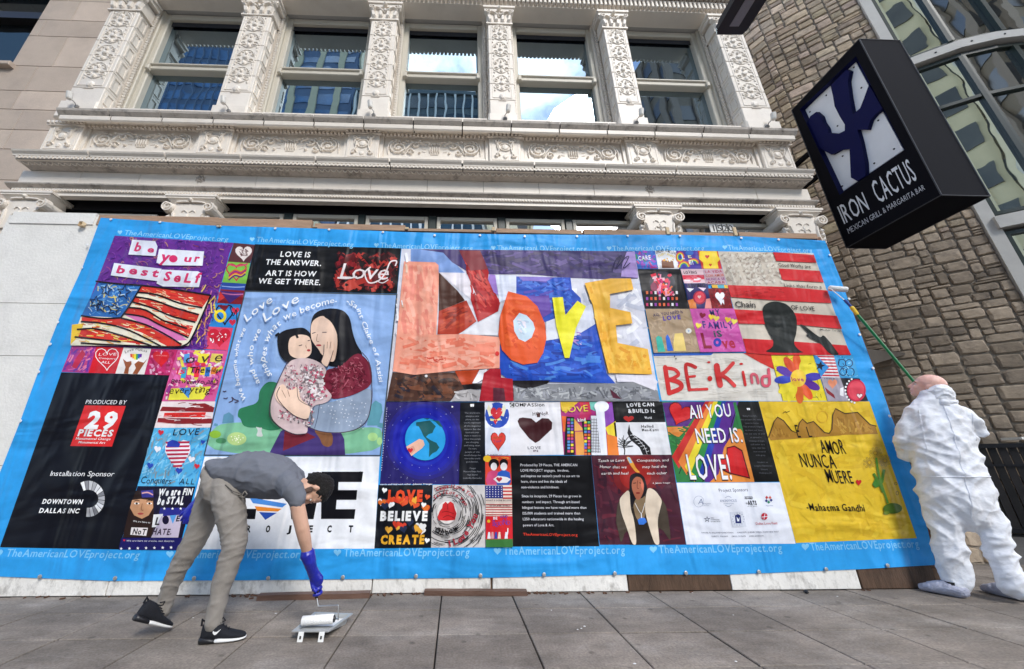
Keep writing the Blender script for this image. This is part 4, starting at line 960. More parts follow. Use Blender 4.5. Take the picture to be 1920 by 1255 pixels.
# --- torn paper stripes, love conquers all, we are here
s = Print(0, 700, 3.1375)
s.poly([(945, 165), (1268, 165), (1240, 320), (905, 320)], '#ecdcdc')
for pts in ([(955, 195), (1100, 200), (1140, 180), (1205, 175), (1262, 200), (1255, 228), (1120, 225), (940, 222)], [(930, 262), (1250, 265), (1243, 295), (1050, 298), (925, 290)]): s.poly(pts, '#8a2228')
s.poly([(968, 232), (1212, 228), (1205, 258), (962, 258)], '#e0302c'); s.text('peace through love', (985, 248), (1190, 246), 8, '#6a1a1c', jit=.1)
s.scrib([(950, 168), (1262, 168), (1236, 318), (912, 318)], 26, ['#f4e8e8', '#8a2228', '#d8b0b0'], 60, 4, 0, .2, 13); s.build('torn paper red and white stripes')
s = Print(0, 700, 3.1375); Q = [(905, 320), (1243, 318), (1150, 663), (810, 663)]
s.poly(Q, '#58b4e4'); s.scrib(Q, 240, ['#79c6ee', '#3f9ad4', '#8a9aa4', '#94d2f0', '#4aa8de', '#70a8c8'], 46, 8, -.9, .6, 14)
hp = s.heartpts(1047, 485, 152, 190); s.poly(hp, '#eee6ee')
for k in range(8):
    y = 402+k*23; xs = 76*max(0, (1-(max(0, y-430)/150)**1.5)) if y > 430 else 72; s.poly([(1047-xs, y), (1047+xs, y-3), (1047+xs*.93, y+9), (1047-xs*.93, y+12)], '#b8284a')
s.poly([(982, 432), (990, 402), (1015, 390), (1045, 398), (1062, 415), (1055, 434)], '#2c3ea8')
s.text('LOVE', (1018, 362), (1170, 362), 38, '#16182a', .005, jit=.06, sp=.14); s.text('Conquers', (828, 645), (1005, 650), 40, '#16182a', 0, jit=.05); s.text('ALL', (1055, 650), (1142, 652), 34, '#16182a', 0, sp=.2)
for x, y, w_, c in ((948, 350, 34, '#d83040'), (928, 448, 40, '#f0f0f6'), (1128, 508, 40, '#f0f0f6'), (885, 545, 38, '#2c50b8'), (1055, 575, 40, '#2c50b8'), (1160, 548, 32, '#d83040'), (1195, 405, 26, '#2c50b8')): s.heart(x, y, w_, w_, c, .2)
s.build('sky blue picture of a flag patterned heart, love conquers all')
s = Print(0, 700, 3.1375); s.poly([(810, 663), (1150, 665), (1052, 1040), (700, 1036)], '#16122c')
s.poly([(800, 690), (905, 690), (905, 960), (722, 965), (760, 800)], '#2c1c18'); s.poly([(778, 745), (830, 738), (900, 748), (902, 790), (875, 835), (835, 855), (790, 835), (765, 790)], '#c8946e'); s.poly([(830, 690), (900, 685), (905, 728), (835, 730)], '#3a3a90'); s.stroke([(835, 705), (870, 700), (900, 715)], 8, '#d8a0a0')
for x in (805, 880): s.ell(x, 765, 16, 6, '#f0e8e0'); s.ell(x, 765, 7, 6, '#1c1410'); s.stroke([(x-18, 752), (x, 746), (x+18, 750)], 4, '#2c1c18')
s.stroke([(838, 765), (832, 800), (845, 805)], 4, '#9a6848'); s.ell(828, 825, 18, 6, '#b04a48')
s.text('We are FIN', (930, 718), (1130, 712), 40, '#f0f0f0', .05, jit=.08); s.text('be STAL', (925, 772), (1080, 768), 44, '#f0f0f0', .05, jit=.1)
s.poly([(945, 790), (1110, 790), (1095, 870), (925, 870)], '#2a2c88')
for k in range(3): s.star(968+k*48, 795, 9, '#ffffff')
s.poly([(905, 830), (960, 826), (950, 900), (895, 905)], '#f0f0f0'); s.poly([(950, 840), (1075, 830), (1050, 965), (890, 965)], '#c8bcd0'); s.text('L', (912, 890), (940, 890), 44, '#181018', .03); s.ell(976, 862, 20, 26, '#181030'); s.poly([(1000, 835), (1040, 832), (1018, 885)], '#58a0e0'); s.text('E', (1036, 870), (1058, 868), 34, '#181018', .03)
s.poly([(775, 905), (872, 908), (862, 955), (768, 948)], '#e8e0e0'); s.text('NoT', (780, 945), (858, 948), 34, '#181018', .03); s.text('HATE.', (895, 948), (1010, 946), 34, '#3a2a40', .03, jit=.1); s.text('We are here to', (783, 872), (885, 882), 10, '#ffffff')
s.poly([(715, 968), (1075, 966), (1052, 1040), (700, 1036)], '#1c1a60'); s.text('We are here to create, not destroy.', (745, 988), (1028, 990), 10, '#e8e8f0'); s.heart(733, 982, 14, 12, '#d83040')
for k in range(8): s.star(715+k*49, 1030-k*1.2, 10, '#ffffff', .1)
s.build('collage of a face in a cap and ransom note letters')

# --- black title strip and mother and child painting
s = Print(380, 420, 2.7275); s.poly([(268, 103), (1015, 124), (994, 356), (213, 340)], '#0e0e12')
for t, a, b in (('LOVE IS', (396, 166), (550, 170)), ('THE ANSWER.', (320, 206), (606, 214)), ('ART IS HOW', (320, 263), (580, 268)), ('WE GET THERE.', (282, 303), (602, 312))): s.text(t, a, b, 27, '#ffffff', .022)
s.scrib([(690, 140), (1000, 150), (985, 345), (670, 330)], 230, ['#8a1c22', '#5a1216', '#a83028', '#300a0e', '#c04438', '#1a0a0c'], 80, 22, .3, 1.4, 15)
s.text('Love', (700, 278), (945, 285), 78, '#ece0e0', .0, .15, sp=.02); s.stroke([(690, 275), (740, 278), (790, 270)], 8, '#ece0e0'); s.stroke([(860, 220), (830, 250), (850, 300), (900, 290), (935, 250), (960, 195), (992, 190), (985, 215)], 7, '#ece0e0'); s.stroke([(890, 290), (920, 302), (950, 285)], 5, '#ece0e0'); s.build('black title strip with a red splash and the word love')
s = Print(380, 420, 2.7275); s.sm = 7; s.poly([(213, 340), (997, 357), (912, 1188), (3, 1186)], '#4a5560'); s.poly([(220, 347), (989, 364), (905, 1180), (12, 1178)], '#8fb0e0')
s.scrib([(230, 355), (980, 370), (930, 900), (90, 900)], 60, ['#96b6e4', '#8babdc', '#93b3e2'], 140, 26, 1.2, .5, 16)
s.poly([(52, 1030), (180, 1012), (330, 1020), (600, 1060), (860, 1035), (924, 1050), (905, 1180), (12, 1178)], '#7ebc96')
for pts, c in (([(100, 1020), (108, 975), (135, 962), (158, 980), (160, 1015)], '#5f94b0'), ([(55, 1030), (62, 1018), (78, 1022), (78, 1035)], '#5f94b0'), ([(840, 1030), (855, 930), (885, 902), (915, 920), (920, 960), (900, 1030)], '#5f9cac'), ([(892, 1035), (905, 1015), (922, 1020), (920, 1045)], '#5f9cac')): s.poly(pts, c)
s.poly([(178, 985), (185, 945), (215, 935), (285, 915), (290, 850), (330, 805), (380, 808), (420, 850), (430, 1020), (400, 1050), (340, 1058), (290, 1040), (240, 1042), (205, 1030), (195, 995)], '#2f7a54')
s.poly([(272, 1086), (285, 1055), (270, 1035), (292, 1042), (305, 1040), (300, 1060), (312, 1088)], '#c8ccc8')
s.ell(175, 1098, 50, 34, '#b8d488'); s.ell(65, 1075, 30, 20, '#8cb83c'); s.ell(95, 1108, 28, 14, '#4c9060'); s.ell(870, 1088, 26, 22, '#a8d48c'); s.ell(905, 1110, 14, 20, '#a8d48c')
for k in range(14): s.ell(175+36*math.cos(k*2.4)*(k/14), 1098+24*math.sin(k*2.4)*(k/14), 3, 3, '#f4f8e0')
for pts in ([(135, 912), (155, 902), (150, 885), (165, 898), (185, 905), (165, 914)], [(108, 890), (120, 893), (130, 888)], [(105, 855), (114, 857), (122, 853)]): s.stroke(pts, 5, '#4a4058')
ol = '#4a3a48'
s.poly([(338, 1180), (400, 1060), (450, 1030), (700, 1050), (725, 1100), (730, 1180)], '#463672')
s.poly([(420, 1060), (520, 1060), (580, 1090), (412, 1160)], '#7a2634'); s.poly([(565, 1050), (640, 1050), (668, 1080), (665, 1130), (640, 1142), (612, 1130), (600, 1095)], '#8a5c3c')
s.poly([(560, 470), (600, 440), (660, 430), (720, 440), (755, 480), (768, 560), (790, 620), (818, 660), (815, 700), (700, 740), (560, 700), (548, 560)], '#17161c')   # hair of the mother
s.poly([(640, 740), (700, 738), (790, 650), (850, 700), (866, 760), (864, 830), (760, 880), (660, 900), (600, 850), (610, 780)], '#7c2438')
s.scrib([(640, 750), (800, 670), (860, 820), (650, 890)], 260, ['#b4606e', '#5c1626', '#8f3448', '#6c1c2e'], 22, 5, .4, 1.5, 17)
s.poly([(864, 830), (868, 900), (845, 1000), (790, 1050), (700, 1068), (600, 1060), (530, 1030), (560, 930), (640, 915), (760, 885)], '#93a2b8')
for k in range(60):
    a = (k*0.618) % 1; b_ = (k*.382+.1*k) % 1; x, y = 600+240*a, 900+150*b_
    if (x-860)**2/300**2+(y-830)**2/235**2 < 1 and y > 935-(x-600)*.35: s.ell(x, y, 3, 3, '#e0e6f0', n=6)
s.stroke([(575, 925), (560, 980), (550, 1035)], 5, '#5a6880'); s.stroke([(600, 920), (590, 990), (575, 1045)], 4, '#5a6880')
s.poly([(555, 520), (572, 490), (610, 470), (650, 480), (680, 520), (692, 580), (690, 640), (676, 710), (640, 700), (600, 655), (572, 640), (556, 580)], '#efcdb6')  # mother face
s.poly([(612, 470), (660, 500), (690, 560), (700, 640), (690, 700), (740, 700), (750, 560), (720, 480), (650, 445)], '#17161c')
s.stroke([(562, 562), (580, 556)], 4, ol); s.stroke([(614, 556), (636, 556)], 4, ol); s.stroke([(590, 565), (585, 598), (598, 604)], 3, '#a07868'); s.ell(596, 622, 14, 5, '#b03840')
s.poly([(385, 610), (385, 570), (420, 545), (470, 535), (520, 530), (555, 560), (560, 600), (610, 660), (600, 700), (500, 710), (430, 712), (395, 670)], '#17161c')
s.poly([(440, 620), (450, 580), (500, 565), (550, 575), (560, 620), (560, 665), (530, 690), (480, 690), (445, 670)], '#efcdb6')
for p in ([(420, 560), (440, 590)], [(470, 545), (490, 585)], [(400, 620), (425, 640)], [(395, 560), (375, 575)]): s.stroke(p, 12, '#17161c')
s.stroke([(495, 625), (512, 620)], 4, ol); s.stroke([(540, 600), (552, 596)], 4, ol); s.ell(545, 648, 9, 6, '#b03840'); s.stroke([(530, 622), (534, 638)], 3, '#a07868')
s.poly([(440, 705), (500, 685), (560, 690), (620, 720), (640, 760), (600, 800), (640, 850), (668, 880), (640, 915), (560, 930), (540, 1020), (540, 1075), (470, 1075), (400, 1040), (352, 990), (352, 910), (385, 820)], '#d4bcbc')
s.scrib([(430, 720), (600, 720), (570, 1040), (390, 1000)], 420, ['#e8dcdc', '#c2506c', '#8a7c80', '#f0e6e6', '#b8949c', '#6c6468'], 13, 6, .4, 1.6, 18); s.scrib([(500, 720), (620, 740), (640, 890), (560, 910)], 160, ['#e8dcdc', '#c2506c', '#8a7c80', '#f0e6e6'], 18, 9, .4, 1.6, 19)
s.poly([(395, 830), (420, 818), (440, 850), (470, 850), (485, 830), (500, 860), (505, 900), (560, 935), (545, 1005), (480, 985), (420, 940), (380, 900), (372, 865)], '#efcdb6'); s.stroke([(400, 835), (385, 880), (420, 935), (480, 985), (545, 1005)], 4, ol); s.stroke([(410, 850), (430, 890)], 3, '#a07868'); s.stroke([(440, 850), (450, 885)], 3, '#a07868'); s.stroke([(488, 835), (498, 900), (560, 935)], 3, ol)
s.poly([(625, 620), (640, 600), (660, 602), (676, 620), (672, 660), (655, 700), (640, 738), (608, 710), (622, 670)], '#efcdb6'); s.stroke([(625, 620), (622, 670), (608, 710)], 3, ol); s.stroke([(642, 605), (640, 640)], 3, '#a07868'); s.stroke([(660, 605), (655, 640)], 3, '#a07868'); s.stroke([(640, 738), (660, 690), (672, 650)], 3, ol)
s.stroke([(868, 830), (868, 900), (845, 1000), (790, 1050), (700, 1068), (600, 1060), (530, 1030)], 4, ol); s.stroke([(818, 660), (850, 700), (866, 760), (868, 830)], 4, ol); s.stroke([(440, 705), (385, 820), (352, 910), (352, 990), (400, 1040), (470, 1075), (540, 1072)], 4, ol)
wh = '#f4f6fa'
s.tpath('We become what we', [(232, 898), (200, 830), (180, 720), (195, 620), (228, 540)], 22, wh, .006, shear=.1, jit=.12); s.tpath('Love', [(232, 505), (270, 470), (365, 400)], 36, wh, .008, shear=.3)
s.tpath('and who we', [(300, 815), (268, 740), (262, 650), (305, 545)], 26, wh, .006, shear=.1, jit=.1); s.tpath('Love', [(325, 505), (390, 460), (500, 400)], 42, wh, .008, shear=.3)
s.tpath('shapes what we become.', [(362, 775), (325, 715), (340, 610), (375, 545), (440, 490), (560, 440), (690, 402)], 30, wh, .006, shear=.2, jit=.12); s.tpath('-Saint Claire of Assisi', [(735, 405), (790, 440), (835, 560), (880, 660), (905, 810)], 24, wh, .004, shear=.1, jit=.1)
s.build('painting of a dark haired mother hugging her child on a green hill')

# --- white panel with the black LOVE PROJECT letters
s = Print(240, 820, 2.989); s.poly([(430, 107), (1411, 107), (1381, 623), (299, 628)], '#eef0f5')
def blk(t, p0, p1, h, b): s.text(t, p0, p1, h, '#0b0b12', b, sp=.05)
s.poly([(560, 195), (640, 195), (620, 400), (720, 400), (712, 458), (540, 458)], '#0b0b12'); s.poly([(1085, 192), (1318, 192), (1310, 250), (1180, 250), (1178, 295), (1285, 295), (1280, 350), (1170, 350), (1165, 402), (1275, 402), (1268, 457), (1082, 457)], '#0b0b12')
s.poly([(890, 200), (960, 200), (990, 350), (1010, 200), (1090, 200), (1040, 458), (915, 458)], '#0b0b12')
hp = s.heartpts(775, 340, 200, 240); s.poly(hp, '#f2f2f6'); s.poly([(680, 335), (890, 372), (865, 392), (700, 368)], '#4a8ad8'); s.poly([(710, 385), (862, 400), (840, 415), (725, 412)], '#e88a30'); s.poly([(735, 418), (835, 422), (770, 462)], '#2a50b0')
for ch, x in zip('PROJECT', (540, 662, 770, 890, 1010, 1115, 1235)): s.text(ch, (x, 530), (x+26, 530), 36, '#0b0b12', .045)
s.text('TM', (1298, 198), (1312, 198), 8, '#0b0b12'); s.build('white panel with bold black letters')

# --- the large LOVE collage
s = Print(720, 440, 3.6923); Q = [(125, 97), (1730, 115), (1900, 1150), (25, 1150)]
s.poly([(122, 97), (1735, 115), (1908, 1155), (18, 1155)], '#d9d9e4')
s.scrib([(900, 300), (1780, 320), (1880, 900), (900, 900)], 110, ['#e8e8f0', '#c4c8d8', '#f2f2f6', '#d0d4e2'], 120, 30, .3, 1.4, 20)
s.poly([(185, 100), (240, 100), (410, 120), (560, 265), (330, 265), (185, 200)], '#7f9fd8'); s.poly([(240, 100), (1720, 115), (1755, 305), (1560, 310), (1300, 300), (1000, 275), (760, 275), (600, 270), (470, 190), (410, 125)], '#4b3f72')
s.scrib([(480, 115), (1700, 125), (1700, 285), (780, 265)], 150, ['#5c5082', '#3f3866', '#6a5a92', '#564c6c', '#48405f'], 130, 22, .1, .5, 21); s.poly([(1680, 118), (1735, 118), (1760, 300), (1640, 290), (1650, 200)], '#b49ad8')
s.poly([(380, 262), (560, 265), (620, 360), (635, 420), (610, 455)], '#e6dfe6'); s.poly([(380, 262), (510, 390), (560, 455), (380, 530)], '#4a2c22'); s.poly([(520, 110), (665, 112), (700, 190), (725, 260), (720, 310), (805, 470), (790, 530), (650, 605), (600, 450), (600, 400), (640, 420), (600, 330), (575, 270), (590, 250)], '#b4282c')
s.scrib([(560, 180), (690, 180), (780, 480), (640, 560)], 60, ['#c83a36', '#8c1c24', '#a84440', '#d85048'], 90, 16, 1.1, .4, 22); s.poly([(520, 110), (665, 112), (720, 240), (600, 250)], '#8a3e44')
s.poly([(380, 530), (570, 455), (640, 600), (520, 690), (370, 690)], '#b03a26'); s.scrib([(400, 540), (570, 480), (620, 600), (380, 680)], 30, ['#c04c30', '#8c2c20'], 90, 16, -.5, .3, 23)
s.poly([(730, 275), (770, 280), (790, 420), (760, 400), (720, 310)], '#a884d4'); s.poly([(770, 280), (915, 285), (915, 420), (800, 470)], '#dde2f2')
s.poly([(915, 290), (1290, 298), (1300, 380), (1360, 440), (1380, 620), (1120, 605), (915, 590)], '#2a50b8'); s.scrib([(925, 300), (1280, 305), (1330, 590), (930, 580)], 120, ['#3a62cc', '#2040a0', '#4a78d8', '#5a50b4', '#2c58c4'], 110, 20, .1, .7, 24); s.poly([(1010, 430), (1140, 420), (1160, 540), (1090, 580), (1010, 520)], '#6a4aa8'); s.poly([(930, 292), (1180, 296), (1120, 325), (960, 320)], '#8a78cc')
s.poly([(800, 760), (1120, 735), (1330, 700), (1465, 615), (1540, 960), (1600, 1030), (880, 1015), (800, 960)], '#2450bc'); s.scrib([(830, 770), (1440, 700), (1560, 1010), (880, 1000)], 150, ['#2f66d8', '#1c3c9c', '#2a5ccc', '#4a86dc', '#1a48b4'], 140, 22, .2, .6, 25)
s.poly([(1120, 605), (1440, 480), (1460, 620), (1330, 700), (1120, 735)], '#dadeec'); s.scrib([(1290, 690), (1370, 670), (1370, 780), (1280, 740)], 16, ['#b48ad0', '#c8b0e0'], 60, 10, .3, .4, 26); s.poly([(515, 690), (600, 640), (800, 530), (790, 700)], '#e0e0e6')
s.poly([(60, 955), (500, 955), (600, 950), (660, 960), (640, 1040), (520, 1080), (460, 1152), (20, 1152)], '#4c3026'); s.scrib([(80, 970), (560, 970), (470, 1140), (50, 1140)], 100, ['#5c3c2e', '#38241e', '#6c4636', '#2c2630', '#7a4a34'], 100, 20, .2, 1, 27); s.poly([(490, 945), (660, 935), (600, 1050), (540, 1040)], '#b8421e')
s.poly([(540, 1040), (900, 1010), (1150, 1010), (1120, 1040), (990, 1080), (900, 1040), (560, 1080)], '#1a1418'); s.poly([(610, 1030), (660, 940), (715, 932), (690, 1000), (640, 1030)], '#ece8ee'); s.poly([(660, 1152), (690, 960), (740, 925), (805, 930), (810, 990), (890, 1000), (895, 1152)], '#b01c2c')
s.poly([(470, 1152), (500, 1085), (600, 1070), (670, 1080), (650, 1152)], '#b4b0b0'); s.poly([(895, 1050), (1000, 1070), (1120, 1035), (1600, 1030), (1720, 1020), (1890, 1080), (1905, 1152), (900, 1152)], '#8d8f94'); s.scrib([(905, 1060), (1840, 1045), (1880, 1145), (905, 1145)], 150, ['#a8aab0', '#74767c', '#989aa2', '#b8babc', '#64666c'], 70, 12, .8, 1.4, 28)
s.scrib([(480, 1085), (650, 1085), (645, 1145), (480, 1145)], 20, ['#d8d4d4', '#8c8888'], 60, 8, 1, 1.2, 29); s.poly([(755, 1060), (830, 1065), (840, 1150), (755, 1150)], '#5a2434'); s.poly([(1560, 1070), (1600, 1100), (1640, 1140), (1580, 1130)], '#5a2438')
s.poly([(1600, 970), (1850, 975), (1890, 1020), (1870, 1080), (1720, 1020), (1610, 1020)], '#e4e0ea')
s.poly([(140, 188), (355, 195), (378, 215), (380, 330), (372, 500), (362, 695), (560, 690), (802, 712), (800, 925), (540, 938), (210, 972), (62, 948), (95, 640), (120, 380)], '#f0a088')
s.scrib([(150, 205), (360, 215), (350, 700), (110, 700)], 90, ['#f4ae98', '#ec927c', '#f2a890', '#e88a78'], 120, 26, 1.4, .5, 30); s.scrib([(110, 710), (780, 730), (780, 910), (100, 930)], 120, ['#f4ae98', '#ec8a70', '#f2a890', '#e67a60'], 120, 24, .1, .5, 31); s.scrib([(280, 840), (430, 850), (430, 890), (280, 890)], 16, ['#d04a38'], 40, 7, .3, .6, 32); s.ell(782, 826, 14, 16, '#d83030')
s.poly([(858, 396), (985, 430), (1060, 500), (1112, 620), (1122, 720), (1100, 820), (1060, 888), (960, 902), (880, 870), (815, 800), (790, 690), (805, 560)], '#e65a28'); s.scrib([(850, 440), (1040, 500), (1080, 800), (830, 780)], 60, ['#f06a34', '#d84c20', '#ec6430'], 100, 20, .3, 1, 33)
s.poly([(935, 545), (985, 562), (1030, 610), (1043, 655), (1020, 715), (975, 745), (930, 725), (900, 670), (893, 600)], '#c9dcea'); s.scrib([(920, 580), (1010, 610), (1000, 700), (920, 690)], 20, ['#dce8f2', '#b4c8dc', '#e8e0ea'], 60, 14, .4, 1, 34)
s.poly([(1162, 440), (1235, 436), (1252, 562), (1335, 462), (1395, 500), (1325, 650), (1280, 856), (1248, 856), (1190, 640)], '#f2ea30')
s.poly([(1385, 340), (1560, 308), (1705, 308), (1722, 385), (1560, 415), (1560, 510), (1700, 540), (1715, 618), (1600, 632), (1612, 752), (1820, 795), (1850, 970), (1550, 960), (1470, 640), (1440, 490)], '#f2b840'); s.scrib([(1400, 360), (1540, 340), (1590, 930), (1560, 940)], 50, ['#f6c450', '#eaa830', '#f4bc48'], 110, 22, 1.2, .5, 35); s.scrib([(1570, 770), (1810, 810), (1830, 940), (1590, 930)], 30, ['#f6c450', '#e69c28', '#eaa830'], 80, 22, 1.2, 1, 36)
s.stroke([(1580, 250), (1600, 180), (1640, 150), (1600, 240), (1660, 170), (1690, 160), (1650, 240), (1700, 200)], 6, '#2a2250'); s.scrib([(130, 110), (180, 110), (110, 700), (60, 700)], 10, ['#e8c8b0', '#f0f0f4'], 60, 14, 1.4, .2, 37)
s.build('large collage of paper letters spelling LOVE on painted blue and purple')

# --- globe, quote and small pictures below
s = Print(690, 740, 4.048); s.poly([(138, 50), (700, 56), (690, 680), (90, 680)], '#2a2468')
for k, c in enumerate(('#2a2680', '#262894', '#2024a4', '#1a1ea0', '#1c2cb0', '#1616a0')): s.ell(425, 345, 290-k*26, 300-k*26, c, 0, 28)
rr = random.Random(5)
for k in range(70):
    x, y = rr.uniform(140, 680), rr.uniform(70, 660)
    if (x-430)**2+(y-340)**2 > 200**2: s.ell(x, y, 1.6+rr.random()*1.6, 1.6+rr.random()*1.6, '#c8d0f0', n=5)
s.ell(640, 92, 7, 7, '#ffffff', n=8); s.ell(435, 338, 153, 160, '#2aa0e0', 0, 32)
s.poly([(365, 210), (400, 205), (470, 195), (515, 240), (500, 265), (490, 290), (460, 300), (440, 320), (475, 345), (520, 365), (542, 400), (520, 430), (490, 445), (462, 475), (465, 420), (465, 370), (420, 310), (405, 275), (385, 240), (365, 235)], '#1f5a5e'); s.poly([(470, 190), (540, 200), (570, 250), (545, 240), (510, 205)], '#1f5a5e'); s.poly([(420, 178), (470, 180), (450, 190)], '#1f5a5e')
s.poly([(290, 395), (390, 335), (420, 345), (430, 380), (412, 405), (330, 465)], '#ecb8a0'); s.poly([(295, 410), (345, 385), (360, 420), (330, 450)], '#d89a88'); s.heart(322, 425, 40, 40, '#c82030'); s.text('earth and heal each other -Julianne Yraeger', (95, 685), (490, 682), 12, '#f0f0f8', .01)
for k in range(26): s.stroke([(145-k*1.6, 105+k*18.5), (143-k*1.6, 113+k*18.5)], 4, '#e0e0f0')
s.build('painting of a blue globe with a plaster on deep indigo')
s = Print(690, 740, 4.048); s.poly([(700, 56), (886, 56), (890, 682), (690, 682)], '#0c0f18'); s.text('"', (776, 118), (808, 118), 44, '#ffffff', .04)
for k, t in enumerate(["The world isn't", 'always a nice', 'place, so the', 'cracks represent', 'all the negative', 'aspects. But the', 'band-aid over', 'them is meant to', 'show that people', 'are changing', 'and being nicer.', 'The more', 'people of this', 'world change the', 'more this world', 'gets better.', '', '-Teegan', 'Pleasure Ridge Park', 'High School', 'Louisville, Kentucky']):
    if t: w_ = len(t)*3.9 if k < 16 else len(t)*3.5; s.text(t, (792-w_, 143+k*24.7), (792+w_, 143+k*24.7), 11, '#8a8c94')
s.build('black quotation strip beside the globe')
s = Print(690, 740, 4.048); s.poly([(886, 52), (1075, 55), (1078, 252), (888, 250)], '#eceef6'); s.ell(980, 155, 92, 98, '#2b4fb4'); s.ell(915, 85, 30, 30, '#eceef6'); s.ell(1050, 85, 30, 25, '#eceef6')
for a in (-1, 1): s.poly([(975+a*10, 150), (975+a*60, 75), (975+a*72, 110), (975+a*55, 165)], '#ece8c8')
s.heart(975, 152, 92, 110, '#d0303a'); s.poly([(925, 180), (975, 188), (1005, 172), (1008, 192), (970, 200), (930, 198)], '#f0e8a0'); s.heart(968, 208, 30, 40, '#d0303a')
for k in range(16): s.ell(905+(k*37 % 150), 100+(k*53 % 140), 3, 3, '#f4f6ff', n=5)
s.poly([(888, 250), (1078, 252), (1082, 460), (890, 458)], '#dfe2ee'); s.heart(988, 360, 118, 150, '#8a1c22'); s.heart(988, 358, 106, 136, '#de4238'); s.text('love', (955, 335), (1020, 325), 16, '#8a5a20', 0, jit=.1); s.text('Your', (950, 365), (1015, 358), 18, '#6a3a80', 0, jit=.1); s.text('BLANKETS OF LOVE', (905, 460), (1065, 462), 9, '#181018')
s.poly([(890, 462), (1082, 464), (1090, 685), (890, 685)], '#d8432c'); s.ell(905, 485, 30, 25, '#f0c030'); s.scrib([(950, 470), (1078, 470), (1080, 500), (940, 500)], 20, ['#e86a3a', '#f0a040'], 40, 5, .2, .5, 38)
for x, c in ((955, '#d04a78'), (1030, '#2c5cb8')): s.poly([(x-62, 650), (x-45, 590), (x, 565), (x+45, 590), (x+55, 660), (x+40, 685), (x-50, 685)], c)
s.ell(955, 525, 40, 40, '#1a1416'); s.ell(1030, 518, 32, 32, '#1a1416'); s.ell(955, 545, 24, 30, '#f2ecec'); s.ell(1030, 545, 26, 30, '#f2ecec'); s.poly([(950, 640), (985, 615), (1055, 625), (1082, 640), (1055, 668), (985, 670)], '#f2ecec'); s.heart(995, 645, 46, 40, '#c02a40')
s.poly([(890, 685), (1090, 685), (1094, 920), (892, 920)], '#ead8cc')
for k in range(5): s.poly([(892, 830+k*19), (1094, 830+k*19), (1094, 838+k*19), (892, 838+k*19)], '#b03030')
for k in range(4): s.poly([(1022, 700+k*26), (1092, 700+k*26), (1092, 712+k*26), (1022, 712+k*26)], '#c03a3a')
s.poly([(890, 688), (1022, 688), (1024, 786), (892, 786)], '#26307a')
for k in range(30): s.ell(902+(k % 6)*22, 700+(k//6)*18, 4, 4, '#f0f0f8', n=5)
s.text('WHAT IS DONE IN LOVE', (894, 806), (1088, 806), 11, '#20181c'); s.text('IS DONE WELL', (925, 845), (1080, 845), 11, '#20181c')
s.poly([(892, 920), (1094, 920), (1098, 1155), (894, 1155)], '#d3222c'); s.text('BE', (950, 945), (982, 945), 20, '#f0f0f8', .02); s.text('KIND', (1005, 935), (1060, 930), 18, '#3040a0', .02); s.text('BEKIND', (945, 1000), (1080, 985), 40, '#5a3aa0', .0, jit=.2); s.ell(915, 958, 12, 12, '#f0c030')
for k in range(6): s.poly([(905+k*26, 1090), (912+k*26, 1040), (925+k*26, 1040), (930+k*26, 1090)], ('#f0f0f8', '#d8a0a0', '#3048a8', '#f0d8c0', '#c02830', '#e8e8f0')[k])
s.poly([(894, 1095), (1096, 1092), (1098, 1155), (894, 1155)], '#3e7a3c'); s.stroke([(1060, 1010), (1058, 1050), (1048, 1085)], 8, '#f0f0f0'); s.build('column of small drawings with hearts, a flag and two children')
s = Print(690, 740, 4.048); s.poly([(80, 684), (490, 684), (478, 1162), (48, 1166)], '#10131c')
rr = random.Random(2); cc = ['#e2552e', '#f0b040', '#26304e', '#ffffff', '#d8402c', '#e8742e']
for k in range(30):
    x, y = rr.uniform(95, 460), rr.choice([rr.uniform(800, 870), rr.uniform(960, 1040)]); s.heart(x, y, 58, 58, cc[k % 6] if cc[k % 6] != '#ffffff' else '#f4f4f4', rr.uniform(-.5, .5))
for x, y, c in ((125, 728, '#ffffff'), (450, 778, '#e2552e'), (422, 838, '#ffffff'), (448, 1108, '#ffffff')): s.heart(x, y, 40, 42, c, .2)
s.text('LOVE', (150, 806), (418, 806), 78, '#e24a26', .07); s.text('BELIEVE', (92, 952), (455, 952), 66, '#ffffff', .06); s.text('CREATE', (95, 1130), (430, 1128), 62, '#f0b030', .06); s.build('black poster of hearts with LOVE BELIEVE CREATE')
s = Print(690, 740, 4.048); Q = [(492, 684), (888, 684), (892, 1158), (476, 1160)]; s.poly(Q, '#cfcac8')
for k in range(34):
    a0 = rr.uniform(0, 6.28)
    for j in range(4):
        r0 = 108+k*12; a = a0+j*1.57+rr.uniform(-.3, .3); pts = [(600+r0*math.cos(a+t*.16), 890+r0*1.05*math.sin(a+t*.16)) for t in range(6)]
        if all(inq(p, Q) for p in pts): s.stroke(pts, 4.5, '#1c1a1c')
for k in range(220):
    r0 = rr.uniform(95, 420); a = rr.uniform(0, 6.28); pts = [(600+r0*math.cos(a+t*.1), 890+r0*1.05*math.sin(a+t*.1)) for t in range(4)]
    if all(inq(p, Q) for p in pts): s.stroke(pts, 4, '#2a282a')
s.ell(600, 892, 76, 86, '#ece4e0'); s.poly([(568, 830), (590, 810), (605, 825), (625, 808), (650, 825), (658, 860), (672, 900), (660, 948), (600, 955), (535, 950), (528, 925), (545, 880), (562, 860)], '#cf2a2e'); s.stroke([(560, 890), (600, 885), (650, 900)], 4, '#6a1418'); s.stroke([(570, 930), (610, 915), (655, 935)], 4, '#6a1418'); s.stroke([(605, 825), (606, 870)], 4, '#6a1418')
